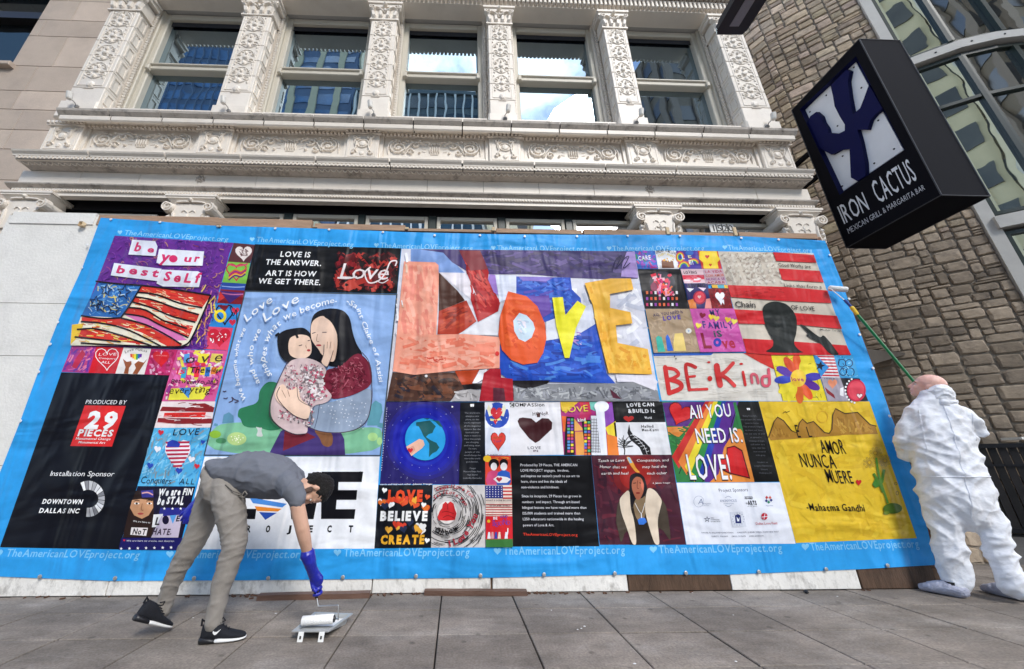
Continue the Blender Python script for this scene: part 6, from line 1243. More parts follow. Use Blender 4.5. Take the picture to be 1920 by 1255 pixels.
for x, y in ((845, 430), (882, 370), (940, 420)):
    for k in range(9): a = k*.7; s.stroke([(x+12*math.cos(a), y+12*math.sin(a)), (x+36*math.cos(a-.15), y+34*math.sin(a-.15)), (x+36*math.cos(a+.15), y+34*math.sin(a+.15)), (x+12*math.cos(a+.3), y+12*math.sin(a+.3))], 3, '#a89040')
    s.ring(x, y, 11, 11, 4, '#a88420')
s.stroke([(885, 400), (905, 520), (960, 690)], 13, '#5a8c2c'); s.stroke([(868, 500), (905, 560), (930, 620)], 16, '#4c7c28'); s.stroke([(935, 475), (920, 560)], 18, '#5a8c2c'); s.poly([(880, 530), (860, 570), (880, 592), (910, 580)], '#3f7a2a'); s.ell(990, 722, 60, 34, '#4c6c1e'); s.ell(950, 750, 20, 12, '#6a7c24'); s.ring(1008, 565, 9, 8, 3, '#6a4a20'); s.ring(1018, 625, 8, 12, 3, '#6a4a20')
s.build('yellow picture of mountains and a flower, el amor nunca muere')
# ================================================================== blade sign
XS = 5.35
sg = thing('blade_sign', 'large black box sign with white plates and a dark blue figure, IRON CACTUS', 'sign')
signb = mat('sign_black_metal', (.004, .004, .007), .72, .15, 3, .03, 60, .09)
signn = mat('sign_navy', (.004, .006, .06), .6, .1, 4, 0, 1, .12)
Yf, Yn = XS/1.268, XS/1.69; zt, zb = 1+1.0095*XS, 1+.5295*XS; TH = .56
K4 = lambda x, y: (1320+x/2.615, y/2.615)
def S4(x, y, X=XS): return WX(*K4(x, y), X)
ap = [S4(*p) for p in ((470, 535), (745, 275), (985, 735), (665, 955))]        # opening in the face
s = MB(); n4 = [Vector((XS, Yf, zt)), Vector((XS, Yn, zt)), Vector((XS, Yn, zb)), Vector((XS, Yf, zb))]
s.add(n4+ap, [(0, 1, 5, 4), (1, 2, 6, 5), (2, 3, 7, 6), (3, 0, 4, 7)])
b4 = [p+Vector((TH, 0, 0)) for p in n4]; s.add(n4+b4, [(0, 4, 5, 1), (1, 5, 6, 2), (2, 6, 7, 3), (3, 7, 4, 0), (4, 7, 6, 5)])
cab = s.build('cabinet', signb, sg)
s = MB(); D_ = Vector((.10, 0, 0)); s.add(ap+[p+D_ for p in ap], [(0, 1, 5, 4), (1, 2, 6, 5), (2, 3, 7, 6), (3, 0, 4, 7), (4, 5, 6, 7)]); s.build('recess', signn, cab, fix=False)
trim = mat('sign_edge_trim', (.03, .03, .036), .45, .2, 8, 0, 1, .4)
s = MB()
for k in range(4): s.tube([n4[k], n4[(k+1) % 4]], .007, 6); s.tube([b4[k], b4[(k+1) % 4]], .007, 6); s.tube([n4[k], b4[k]], .007, 6)
s.build('edge_trim', trim, cab)
white = mat('sign_white_plate', (.80, .81, .84), .45, .06, 3, .04, 50, .5)
def toplane(pts, X): return [S4(x, y, X) for x, y in pts]
s = MB(); s.prism(toplane([(490, 545), (740, 297), (978, 735), (665, 948)], XS+.085), (.01, 0, 0)); wp = s.build('white_plate', white, sg)
fig = [(620, 420), (697, 340), (715, 350), (705, 400), (715, 480), (730, 560), (765, 530), (785, 480), (808, 415), (875, 532), (840, 560), (815, 590), (800, 637), (752, 635), (770, 700), (790, 800), (792, 862), (752, 888), (720, 870), (713, 730), (665, 735), (625, 758), (570, 728), (510, 598), (520, 570), (550, 548), (575, 570), (585, 600), (605, 630), (610, 650), (660, 655), (690, 640), (690, 610), (665, 570), (640, 520), (632, 470)]
s = MB(); s.prism(toplane(fig, XS+.03), (.054, 0, 0)); s.build('figure', signn, sg)
for x, y in ((735, 330), (772, 430), (520, 548), (600, 467), (655, 617), (855, 590), (680, 765), (932, 730), (835, 800), (678, 912)):
    s = MB(); s.lathe(S4(x, y, XS+.084), (-1, 0, 0), [(0, .012), (.006, .010), (.009, .004)], 8); s.build('bolt', black, wp)
sp_ = bpy.data.materials.new('sign_lettering'); sp_.use_nodes = True; q_ = sp_.node_tree.nodes['Principled BSDF']; q_.inputs['Roughness'].default_value = .4
aa = sp_.node_tree.nodes.new('ShaderNodeAttribute'); aa.attribute_name = 'Col'; sp_.node_tree.links.new(aa.outputs['Color'], q_.inputs['Base Color'])
s = Print(1320, 0, 2.615, lambda x, y, o: WX(x, y, XS)+Vector((-.004-o*4, 0, 0)))
s.text('IRON', (690, 1098), (815, 1025), 92, '#e6e8ee', .005, sp=.10); s.text('CACTUS', (862, 998), (1050, 878), 112, '#e6e8ee', .005, sp=.10)
s.text('MEXICAN GRILL & MARGARITA BAR', (713, 1146), (1088, 928), 27, '#c8cad2', .0, sp=.10)
s.m.build('lettering', sp_, sg, fix=False)
for el in ((.985+.10), (.915+.07)):
    z = 1+XS/1.191*el-.16; s = MB(); s.box(XS+.22, XS+.28, Yf-.01, 9.4, z-.03, z+.03); s.build('mounting_bar', signb, sg)

# ================================================================== street lamp hanging into the top of the view
lp = thing('street_lamp', 'black street lamp head seen from below at the top edge beside the cream building', 'street lamp')
zl = 4.9
def LQ(x, y, z=zl): return WZ(x, y, z)
A, B_, C_, D_ = LQ(1343, 60), LQ(1392, 70), LQ(1437, 0), LQ(1369, -6)
dr = (C_-B_).normalized(); sd_ = (B_-A).normalized(); sd_ = (sd_-dr*sd_.dot(dr)).normalized(); wd = (B_-A).length; ln_ = .62
o = (A+B_)/2
def lpt(a, b_, z=0): return o+sd_*a*wd/2+dr*b_*ln_+Vector((0, 0, z))
prof = [(-1, .06), (-.85, .0), (.85, 0), (1, .06), (1, .8), (.75, 1), (-.75, 1), (-1, .8)]
s = MB(); s.prism([lpt(a, b_) for a, b_ in prof], (0, 0, .055)); hdm = s.build('lamp_head', mat('lamp_black', (.012, .013, .02), .4, .1, 5), lp)
s = MB(); s.prism([lpt(a*.9, .05+b_*.9, .055) for a, b_ in prof], (0, 0, .04)); s.build('lamp_cap', black, lp)
s = MB(); s.prism([lpt(a, b_, -.006) for a, b_ in ((-.35, .12), (.25, .12), (.25, .62), (-.35, .62))], (0, 0, .006)); s.build('lens', mat('lamp_lens', (.22, .22, .25), .3, .1, 80), hdm)
s = MB(); s.prism([lpt(a, b_, -.003) for a, b_ in ((-.25, .80), (.1, .80), (.1, .88), (-.25, .88))], (0, 0, .003)); s.build('rating_plate', mat('plate_grey', (.3, .3, .32), .5), hdm)
e0 = lpt(0, .95, .03); e1 = Vector((e0.x+.05, -2.2, zl+.25))
s = MB(); s.tube([e0, e0.lerp(e1, .5)+Vector((0, 0, .12)), e1], .03, 10); s.build('arm', black, lp)
s = MB(); s.tube([(e1.x, e1.y, 0), (e1.x, e1.y, 2.5), (e1.x, e1.y, zl+.4)], [.085, .07, .05], 12); s.lathe((e1.x, e1.y, 0), (0, 0, 1), [(0, .16), (.05, .16), (.12, .11), (.3, .09)], 14); s.build('pole', black, lp)

# ================================================================== spotlights at the feet of the pilasters
sm = mat('spotlight_white', (.62, .60, .56), .45, .05, 8)
metal_ = mat('bracket_grey', (.22, .21, .2), .4, .1, 8)
order = ['leftmost', 'second', 'third', 'fourth', 'fifth', 'rightmost']
spots = []
for i, c in enumerate(PC):
    T = tag(link('spotlight', None), 'small white spotlight on the foot of the %s carved pilaster%s' % (order[i], '' if i in (0, 5) else ' from the left'), 'spotlight', 'spotlights along the upper sill')
    T.location = (c+.02, FP-.036, 5.78); spots.append(T)
    k = 1 if i > 2 else -1
    s = MB(); s.lathe((0, 0, 0), (0, -1, 0), [(0, .03), (.02, .03), (.025, .02)], 8); s.build('wall_plate', metal_, T)
    s = MB(); s.tube([(0, -.02, 0), (-.01*k, -.05, .02), (.03*k, -.085, .06)], .006, 6); s.build('bracket', metal_, T)
    s = MB(); s.lathe((.03*k, -.10, .03), (.10*k, -.12, .95), [(0, .028), (.02, .034), (.09, .036), (.11, .036)], 12); s.build('lamp_housing', sm, T)
    s = MB(); s.lathe((.03*k, -.10, .03), (.10*k, -.12, .95), [(.108, .03), (.113, .03)], 12); s.build('lens', mat('spot_glass', (.1, .1, .11), .1), T)

# street number on the transom
nb = thing('street_number', 'white tiles with the black number 1520 on the dark transom glass', 'sign')
K3 = lambda x, y: (900+x/2.789, y/2.789)
yd = 4.145
tiles = [(1207, 1236), (1238, 1266), (1268, 1294), (1296, 1324)]
for (a, b_), ch in zip(tiles, '1520'):
    p = W(*K3(a, 1213), yd); q = W(*K3(b_, 1172), yd); s = MB(); s.box(p.x+.004, q.x-.004, yd, yd+.012, p.z, q.z); tl = s.build('number_tile', mat('tile_white', (.75, .75, .73), .4), nb)
    g = glyph(ch, .0); hh = (q.z-p.z)*.78; kv = hh/.72; w_ = (q.x-p.x)*.62/max(g[2], .42); x0 = (p.x+q.x)/2-g[2]*w_/2
    s = MB(); s.add([(x0+u*w_, yd-.003, p.z+(q.z-p.z)*.11+v*kv) for u, v in g[0]], g[1]); s.build('digit', black, tl, fix=False)

# ================================================================== lumber, debris on the pavement
def plank(a, ya, b_, yb, hgt, dep, label, zz=0.):
    p, q = WZ(a, ya, zz), WZ(b_, yb, zz); e = (q-p); n_ = Vector((-e.y, e.x, 0)).normalized()*dep
    T = thing('plank', label, 'plank', 'loose planks at the foot of the hoarding'); s = MB()
    m_ = 7; vs = []; rr = random.Random(int(a)+5)
    for k in range(m_):
        t = k/(m_-1); c = p+e*t+Vector((0, 0, rr.uniform(-.001, .002))); j = rr.uniform(-.003, .003)
        vs += [c+Vector((0, j, 0)), c+n_, c+n_+Vector((0, 0, hgt)), c+Vector((0, j+.002, hgt+rr.uniform(-.004, 0)))]
    fs = [(k*4+i, k*4+(i+1) % 4, k*4+4+(i+1) % 4, k*4+4+i) for k in range(m_-1) for i in range(4)]+[(0, 3, 2, 1), (m_*4-4, m_*4-3, m_*4-2, m_*4-1)]
    s.add(vs, fs); o = s.build('plank', wetwood, None); bpy.data.objects.remove(T); tag(o, label, 'plank', 'loose planks at the foot of the hoarding')
plank(-60, 1114, 83, 1115, .038, .06, 'short brown plank at the left edge on the pavement below the black panel')
plank(480, 1127, 692, 1122, .038, .07, 'wet brown plank lying under the bending man gloved hand')
plank(795, 1117, 989, 1118, .036, .06, 'cracked brown plank lying right of the paint tray against the white boards')
rr = random.Random(12); s = MB()
for k in range(150):
    x = rr.choice([rr.uniform(-3.6, 4.2), rr.gauss(-.9, .3), rr.gauss(.75, .25), rr.gauss(-1.7, .15)]); y = 3.60-abs(rr.gauss(0, .03)); r_ = rr.uniform(.004, .014); a = rr.uniform(0, 3.1)
    s.obox((x, y, .001), (r_*2.5*math.cos(a), r_*2.5*math.sin(a), .002), (-r_*math.sin(a), r_*math.cos(a), 0), (0, 0, .004+r_*.3))
o = s.build('debris', mat('leaf_litter', (.10, .05, .03), .9, .5, 40)); tag(o, 'line of dead leaves and splinters along the foot of the hoarding', 'litter', kind='stuff')
s = MB()
for (x, y) in ((1034, 1144), (1090, 1178), (1083, 1180), (1096, 1174), (1122, 1107), (1060, 1104), (1375, 1153), (1190, 1244), (1380, 1240), (517, 1150), (362, 1158), (1298, 1111), (1570, 1118)):
    p = WZ(x, y, .001); r_ = rr.uniform(.004, .010); s.dome(0, 0, r_, r_*.7, .002, lambda u, v, o_, p=p: p+Vector((u, v, o_)), 7)
o = s.build('paint_drips', mat('dried_paint', (.7, .7, .7), .6), fix=False); tag(o, 'specks of dried white paint spilled on the grey paving', 'paint', kind='stuff')
s = MB(); p = WZ(1512, 1112, 0); s.lathe(p, (0, 0, 1), [(0, .012), (.01, .02), (.02, .015), (.026, .004)], 7); tag(s.build('pebble', black), 'small black lump on the pavement below the white base board', 'pebble')

# ================================================================== paint tray
K7 = lambda x, y: (240+x/2.989, 820+y/2.989)
tr = thing('paint_tray', 'grey metal paint tray with white legs on the paving under the roller', 'tray')
metal = mat('tray_metal', (.42, .43, .43), .4, .12, 12, .1, 60, .5, metal=.35); wpaint = mat('wet_white_paint', (.80, .80, .78), .3, .04, 6, .15, 25)
z1 = .052
FL, FR = WZ(*K7(918, 1085), z1), WZ(*K7(1125, 1085), z1); BR, BL = WZ(*K7(1262, 985), .05), WZ(*K7(1045, 978), .05)
def tq(u, v, z): return (FL*(1-u)+FR*u)*(1-v)+(BL*(1-u)+BR*u)*v+Vector((0, 0, z))
ur = [(0, 0), (1, 0), (1, 1), (0, 1)]; inn = [(.07, .07), (.93, .07), (.93, .93), (.07, .93)]
s = MB(); t_ = .004
top = [tq(u, v, 0) for u, v in ur]; it = [tq(u, v, 0) for u, v in inn]; fl = [tq(.09, .10, -.012), tq(.91, .10, -.012), tq(.90, .88, -.045), tq(.10, .88, -.045)]
lo = [p-Vector((0, 0, .006)) for p in top]; fo = [p-Vector((0, 0, .006)) for p in fl]; io = [p-Vector((0, 0, .006)) for p in it]
s.add(top+it+fl, [(0, 1, 5, 4), (1, 2, 6, 5), (2, 3, 7, 6), (3, 0, 4, 7), (4, 5, 9, 8), (5, 6, 10, 9), (6, 7, 11, 10), (7, 4, 8, 11), (8, 9, 10, 11)])
s.add(lo+io+fo, [(4, 5, 1, 0), (5, 6, 2, 1), (6, 7, 3, 2), (7, 4, 0, 3), (8, 9, 5, 4), (9, 10, 6, 5), (10, 11, 7, 6), (11, 8, 4, 7), (11, 10, 9, 8)])
s.add(top+lo, [(0, 4, 5, 1), (1, 5, 6, 2), (2, 6, 7, 3), (3, 7, 4, 0)]); s.build('pan', metal, tr, fix=False)
s = MB(); s.add([tq(.10, .45, -.022), tq(.90, .45, -.022), tq(.91, .90, -.022), tq(.09, .90, -.022)], [(0, 1, 2, 3)]); s.build('paint', wpaint, tr, fix=False)
s = MB()
for k in range(7): s.tube([tq(.14, .12+k*.05, -.008-k*.0015), tq(.86, .12+k*.05, -.008-k*.0015)], .0025, 5)
s.build('ribs', metal, tr)
for u in (.2, .76):
    p = tq(u, -.02, -.004); q = Vector((p.x-.002, p.y-.004, .0)); s = MB(); s.obox(q, (.032, 0, 0), (0, .006, 0), p-q); lg_ = s.build('leg', wpaint, tr)
    s = MB(); s.obox(q.lerp(p, .3)+Vector((.011, -.0025, 0)), (.010, 0, 0), (0, .002, 0), (p-q)*.32); s.build('slot', black, lg_)

# paint roller in the bending man's hand
r1 = thing('paint_roller', 'short white paint roller with bent wire frame resting in the tray', 'paint roller')
RA, RB = tq(.10, .22, .028), tq(.90, .30, .034)
nap = mat('roller_nap', (.80, .79, .77), .85, .06, 60, .5, 140)
s = MB(); ax = (RB-RA); L_ = ax.length; s.lathe(RA, ax, [(0, .012), (.001, .024), (.006, .027), (L_-.006, .027), (L_-.001, .024), (L_, .012)], 20); s.build('nap_cover', nap, r1, smooth=True)
s = MB(); s.lathe(RB, ax, [(0, .02), (.008, .018), (.012, .008)], 12); s.build('end_cap', black, r1)
hb = W(*K7(1058, 900), 2.88); c1 = W(*K7(1178, 940), 2.86); c2 = W(*K7(1180, 1020), 2.86); c3 = W(*K7(1065, 945), 2.88)
wire = mat('roller_wire', (.5, .5, .5), .3, .1, 10, metal=.9)
s = MB(); s.tube([RB+ax.normalized()*.012, c2, c2.lerp(c1, .1), c1.lerp(c2, .06), c1, c1.lerp(c3, .06), c3.lerp(c1, .05), c3, hb], .0038, 8); s.build('wire_frame', wire, r1)
ht = W(*K7(1040, 765), 2.88)
s = MB(); s.tube([hb, hb.lerp(ht, .3), hb.lerp(ht, .7), ht], [.010, .016, .016, .013], 10); s.build('handle', black, r1)

# extension roller held up by the painter in white
r2 = thing('extension_roller', 'white paint roller on a long green pole raised against the banner edge', 'paint roller')
RL, RR = W(1554, 540, 3.555), W(1589, 543, 3.50)
s = MB(); ax = RR-RL; L_ = ax.length; s.lathe(RL, ax, [(0, .012), (.001, .024), (.008, .030), (L_-.008, .030), (L_-.001, .024), (L_, .012)], 20); s.build('nap_cover', nap, r2, smooth=True)
P0 = W(1580, 556, 3.50); P1 = W(1583, 562, 3.49); P2 = W(1596, 575, 3.47); P3 = W(1608, 590, 3.45); P4 = W(1713, 715, 3.58)
s = MB(); s.tube([RL+Vector((-.01, 0, 0)), RL+Vector((-.012, -.03, -.03)), P1+Vector((0, 0, .0)), P2], .0045, 8); s.build('wire_frame', wpaint, r2)
s = MB(); s.tube([P1, P1.lerp(P2, .3), P2], [.010, .014, .013], 10); s.build('handle', mat('handle_blue', (.02, .05, .25), .4), r2)
s = MB(); s.tube([P2, P2.lerp(P3, .2), P2.lerp(P3, .8), P3], [.016, .020, .018, .014], 10); s.build('yellow_collar', mat('collar_yellow', (.75, .48, .03), .45), r2)
s = MB(); s.tube([P3, P4, W(1772, 786, 3.66)], .0125, 10); s.build('pole', mat('pole_green', (.015, .22, .07), .35, .1, 10), r2)
# slip of paper on the railing
s = MB(); p = W(1907, 829, 5.0); s.box(p.x-.06, p.x+.14, p.y-.1, p.y+.1, 1.345, 1.375); tag(s.build('folded_napkin', mat('paper_white', (.7, .69, .64), .8)), 'folded pale paper lying on top of the black patio railing', 'paper')
# ================================================================== people
def limb(s, pts, nvec, n=14):
    "tapered limb of elliptical rings; pts [(point, radius across, radius along nvec)]; rounded ends"
    nvec = Vector(nvec).normalized(); P = [Vector(p[0]) for p in pts]; m_ = len(P)
    full = []
    for i, (p, a, b) in enumerate(pts):
        t = P[min(i+1, m_-1)]-P[max(i-1, 0)]; t.normalize(); full.append((Vector(p), a, b, t))
    first, last = full[0], full[-1]
    seq = [(first[0]-first[3]*first[1]*k, first[1]*q, first[2]*q, first[3]) for k, q in ((.9, .35), (.6, .75))]+full+[(last[0]+last[3]*last[1]*k, last[1]*q, last[2]*q, last[3]) for k, q in ((.6, .75), (.9, .35))]
    vs = []
    for p, a, b, t in seq:
        e1 = t.cross(nvec); e1 = e1.normalized() if e1.length > 1e-4 else t.orthogonal().normalized(); e2 = e1.cross(t).normalized()
        vs += [p+e1*a*math.cos(2*math.pi*k/n)+e2*b*math.sin(2*math.pi*k/n) for k in range(n)]
    q = len(seq); fs = [(i*n+k, i*n+(k+1) % n, (i+1)*n+(k+1) % n, (i+1)*n+k) for i in range(q-1) for k in range(n)]
    fs += [tuple(range(n-1, -1, -1)), tuple((q-1)*n+k for k in range(n))]
    s.add(vs, fs); return s
def ellipsoid(s, c, r, M=None, nu=14, nv=10):
    M = M or Matrix.Identity(3); c = Vector(c); vs = []
    for j in range(1, nv):
        a = math.pi*j/nv
        for k in range(nu): b = 2*math.pi*k/nu; vs.append(c+M@Vector((r[0]*math.sin(a)*math.cos(b), r[1]*math.sin(a)*math.sin(b), r[2]*math.cos(a))))
    t = len(vs); vs += [c+M@Vector((0, 0, r[2])), c-M@Vector((0, 0, r[2]))]
    fs = [(j*nu+k, (j+1)*nu+k, (j+1)*nu+(k+1) % nu, j*nu+(k+1) % nu) for j in range(nv-2) for k in range(nu)]
    fs += [(t, k, (k+1) % nu) for k in range(nu)]+[(t+1, (nv-2)*nu+(k+1) % nu, (nv-2)*nu+k) for k in range(nu)]
    s.add(vs, fs); return s
def fuse(s, name, mt, parent, voxel=.01, smooth=5, disp=None, cut=None, label=None):
    "weld the overlapping shells into one continuous skin"
    me = s.mesh(name+'_raw', mt); ob = bpy.data.objects.new(name+'_raw', me); COL.objects.link(ob)
    r_ = ob.modifiers.new('r', 'REMESH'); r_.mode = 'VOXEL'; r_.voxel_size = voxel; r_.adaptivity = 0
    if smooth: q = ob.modifiers.new('s', 'SMOOTH'); q.iterations = smooth; q.factor = .5
    bpy.context.view_layer.update(); dg = bpy.context.evaluated_depsgraph_get(); out = bpy.data.meshes.new_from_object(ob.evaluated_get(dg)); bpy.data.objects.remove(ob); bpy.data.meshes.remove(me)
    out.name = name
    if disp:
        nn = [v.normal.copy() for v in out.vertices]
        for v, n_ in zip(out.vertices, nn): v.co = v.co+n_*disp(v.co, n_)
    if cut:
        bm = bmesh.new(); bm.from_mesh(out)
        kill = [v for v in bm.verts if cut(v.co)]; bmesh.ops.delete(bm, geom=kill, context='VERTS'); bm.to_mesh(out); bm.free()
    out.materials.clear(); out.materials.append(mt); out.polygons.foreach_set('use_smooth', [True]*len(out.polygons)); out.update()
    o = link(name, out, parent)
    if label: o['label'] = label
    return o
def folds(amp, sc=(9, 9, 16), sharp=2.0, rot=(.5, 0, .3), seed=0., fine=.35):
    from mathutils import Euler
    Mx = Euler(rot).to_matrix(); sv = Vector((seed, seed*1.7, seed*.6))
    def f(p, n_):
        q = Mx@p; w_ = noise.noise_vector(q*2.5+sv)*.12; q = q+w_; a = noise.noise(Vector((q.x*sc[0], q.y*sc[1], q.z*sc[2]))+sv)
        r_ = (1-min(1, abs(a)*2.2))**sharp; b = noise.noise(Vector((q.x*sc[0]*2.3, q.y*sc[1]*2.3, q.z*sc[2]*2.1))+sv*2); c = (1-min(1, abs(b)*2.2))**sharp
        return amp*(r_-.35)+amp*fine*(c-.35)
    return f
def crk(p, amp, sc, sd_):
    q = Vector((p.x*sc[0], p.y*sc[1], p.z*sc[2])); q = q+noise.noise_vector(q*.8)*.45+Vector((sd_, sd_, sd_)); d = noise.voronoi(q)[0]
    return amp*(.45-min(1, (d[1]-d[0])*1.6)**.6)+amp*.5*(.4-d[0])
skin = mat('skin_tan', (.56, .33, .235), .5, .08, 12, .08, 120, .4); skinp = mat('skin_pink', (.74, .43, .35), .45, .08, 12, .05, 120, .45)
for m_ in (skin, skinp):
    bs = m_.node_tree.nodes['Principled BSDF']; bs.inputs['Subsurface Weight'].default_value = .12; bs.inputs['Subsurface Radius'].default_value = (.01, .004, .002)
hairm = mat('black_hair', (.010, .008, .007), .55, .3, 60, .9, 220, .4)
shirtm = mat('grey_tshirt', (.135, .143, .168), .85, .06, 8, .12, 260, .2); trousm = mat('taupe_trousers', (.25, .228, .205), .85, .07, 8, .15, 240, .2)
glovem = mat('blue_rubber_glove', (.010, .016, .30), .35, .15, 20, .1, 80, .5); shoeb = mat('black_knit_shoe', (.010, .011, .016), .7, .2, 30, .4, 300, .3); shoew = mat('white_rubber_sole', (.72, .72, .72), .5, .05, 10)
tyv = mat('white_coverall', (.74, .75, .79), .6, .03, 6, .35, 26, .3); bootie = mat('blue_grey_shoe_cover', (.40, .41, .50), .75, .1, 20, .5, 60, .2)

def head_mesh(s, M, c, mouth=True):
    "head in its own frame: x right, y face, z crown; M turns it, c its centre"
    T = lambda x, y, z: Vector(c)+M@Vector((x, y, z))
    ellipsoid(s, T(0, -.012, .028), (.074, .094, .088), M); ellipsoid(s, T(0, .022, -.038), (.056, .066, .066), M); ellipsoid(s, T(0, .055, -.088), (.028, .026, .022), M)
    ellipsoid(s, T(0, .066, .020), (.050, .022, .016), M)                                       # brow
    for a in (-1, 1):
        ellipsoid(s, T(a*.036, .060, -.028), (.020, .020, .022), M)                              # cheek
        ellipsoid(s, T(a*.077, -.008, -.006), (.007, .015, .026), M); ellipsoid(s, T(a*.080, -.012, .006), (.006, .012, .012), M)   # ear
    limb(s, [(T(0, .080, .010), .007, .008), (T(0, .094, -.014), .009, .010), (T(0, .100, -.030), .014, .011)], M@Vector((0, 1, 0)))
    ellipsoid(s, T(0, .083, -.058), (.022, .010, .006), M); ellipsoid(s, T(0, .081, -.068), (.020, .010, .006), M)
    return T
def frame(fwd, up):
    f = Vector(fwd).normalized(); u = Vector(up); u = (u-f*u.dot(f)).normalized(); r_ = f.cross(u); return Matrix((r_, f, u)).transposed()
def eyes(T, M, parent, bro=True):
    ew = mat('eye_white', (.7, .68, .65), .2); ed = mat('eye_dark', (.03, .018, .012), .2)
    for a in (-1, 1):
        s = MB(); ellipsoid(s, T(a*.031, .0665, .0), (.0105, .0105, .006), M, 10, 8); e = s.build('eye', ew, parent, smooth=True)
        s = MB(); ellipsoid(s, T(a*.031, .0755, .0), (.005, .003, .0045), M, 8, 6); s.build('iris', ed, e, smooth=True)
        if bro: s = MB(); limb(s, [(T(a*.014, .082, .017), .003, .003), (T(a*.032, .082, .022), .004, .003), (T(a*.050, .070, .016), .002, .003)], M@Vector((0, 1, 0)), 6); s.build('eyebrow', hairm, parent)
    s = MB(); limb(s, [(T(-.018, .087, -.063), .002, .003), (T(0, .092, -.063), .003, .003), (T(.018, .087, -.063), .002, .003)], M@Vector((0, 1, 0)), 6); s.build('mouth', mat('lip', (.25, .09, .07), .5), parent)

def shoe(parent, heel, fwd, up, L_=.29, name='shoe', swoosh=True, side=-1):
    "trainer: x along the foot, z up; heel = point under the heel"
    f = Vector(fwd).normalized(); u = Vector(up); u = (u-f*u.dot(f)).normalized(); r_ = f.cross(u); heel = Vector(heel)
    T = lambda x, y, z: heel+f*x*L_+r_*y*L_+u*z*L_
    def loft(sec, n=16):
        s = MB(); vs = []
        for x, w_, z0, z1 in sec:
            for k in range(n): a = 2*math.pi*k/n; ca, sa = math.cos(a), math.sin(a); vs.append(T(x, math.copysign(abs(ca)**.8, ca)*w_, (z0+z1)/2+math.copysign(abs(sa)**.8, sa)*(z1-z0)/2))
        m_ = len(sec); s.add(vs, [(i*n+k, i*n+(k+1) % n, (i+1)*n+(k+1) % n, (i+1)*n+k) for i in range(m_-1) for k in range(n)]+[tuple(range(n-1, -1, -1)), tuple((m_-1)*n+k for k in range(n))]); return s
    up_ = loft([(-.005, .05, .12, .30), (.0, .085, .07, .40), (.06, .11, .06, .46), (.16, .12, .06, .45), (.28, .125, .06, .43), (.40, .135, .06, .36), (.55, .155, .06, .26), (.72, .165, .06, .205), (.86, .15, .06, .17), (.95, .11, .06, .14), (.985, .06, .07, .11)])
    sh_ = up_.build(name, shoeb, parent, smooth=True)
    so = loft([(.30, .13, .0, .09), (.42, .15, .0, .105), (.58, .165, .0, .10), (.75, .17, .008, .09), (.88, .155, .02, .085), (.97, .11, .035, .08), (1.0, .05, .045, .07)]); so.build('midsole', shoew, sh_, smooth=True)
    so = loft([(-.035, .06, .02, .13), (-.01, .11, .0, .15), (.08, .14, .0, .145), (.2, .145, .0, .13), (.32, .14, .0, .10), (.36, .12, .0, .06)]); so.build('heel_unit', black, sh_, smooth=True)
    s = MB(); s.tube([T(.02, 0, .44), T(-.05, 0, .50), T(-.04, 0, .36)], .006, 6); s.build('pull_tab', shoeb, sh_)
    s = MB(); s.tube([T(.33, 0, .45), T(.42, .03, .50), T(.46, -.03, .42), T(.40, 0, .40)], .004, 5)
    for k in range(4): s.tube([T(.36+k*.07, -.05, .40-k*.045), T(.38+k*.07, .05, .40-k*.045)], .004, 5)
    s.build('laces', shoeb, sh_)
    if swoosh:
        y = side*.128; pts = [(.30, .20), (.27, .24), (.27, .27), (.30, .25), (.35, .245), (.44, .30), (.36, .205), (.33, .19)]
        s = MB(); s.prism([T(x, y, z) for x, z in pts], r_*side*.006); s.build('swoosh', shoew, sh_)
    return sh_

# ---------------------------------------------------------------- man bending over the tray
m1 = thing('person', 'man in grey t-shirt, taupe trousers and blue gloves bending over a paint tray', 'person')
VW = Vector((0, 1, 0))
def k7(x, y, d): return W(*K7(x, y), d)
def pr(x, y, d, r_, depth=None):
    "joint at crop pixel x, y on the plane Y = d with a radius of r_ crop pixels"
    a = k7(x, y, d); b = k7(x, y+10, d); sc = (b-a).length/10; return (a, r_*sc, (depth if depth is not None else r_*sc))
NL, FLg, TO = 2.76, 2.99, 2.86
# trousers
s = MB()
limb(s, [pr(470, 190, TO, 42, .11), pr(505, 240, TO, 80, .155), pr(530, 300, TO, 88, .165), pr(560, 345, TO-.01, 70, .14)], VW)
limb(s, [pr(545, 260, NL+.03, 76, .10), pr(562, 350, NL, 86, .10), pr(580, 450, NL, 82, .095), pr(597, 560, NL, 72, .08), pr(595, 620, NL, 70, .075), pr(560, 720, NL, 66, .068), pr(525, 830, NL, 60, .062), pr(503, 930, NL, 54, .058), pr(487, 1010, NL, 50, .056), pr(480, 1045, NL, 52, .058)], VW)
limb(s, [pr(490, 270, FLg-.03, 76, .10), pr(455, 370, FLg, 80, .10), pr(420, 470, FLg, 74, .09), pr(375, 570, FLg, 66, .08), pr(330, 650, FLg, 62, .072), pr(275, 750, FLg+.01, 54, .064), pr(235, 840, FLg+.02, 48, .06), pr(210, 920, FLg+.03, 45, .056), pr(195, 975, FLg+.03, 44, .056)], VW)
tw = folds(.006, (6, 6, 15), 3.0, (.3, .5, .2), 3.)
fuse(s, 'trousers', trousm, m1, .008, 6, lambda p, n_: tw(p, n_)+crk(p, .0045, (7, 7, 15), 4.))
s = MB(); s.tube([k7(655, 300, TO-.13), k7(668, 318, TO-.14), k7(650, 335, TO-.135), k7(600, 330, TO-.135)], .004, 6); s.tube([k7(655, 300, TO-.13), k7(640, 322, TO-.138), k7(580, 318, TO-.13)], .004, 6); s.build('drawstring', trousm, m1)
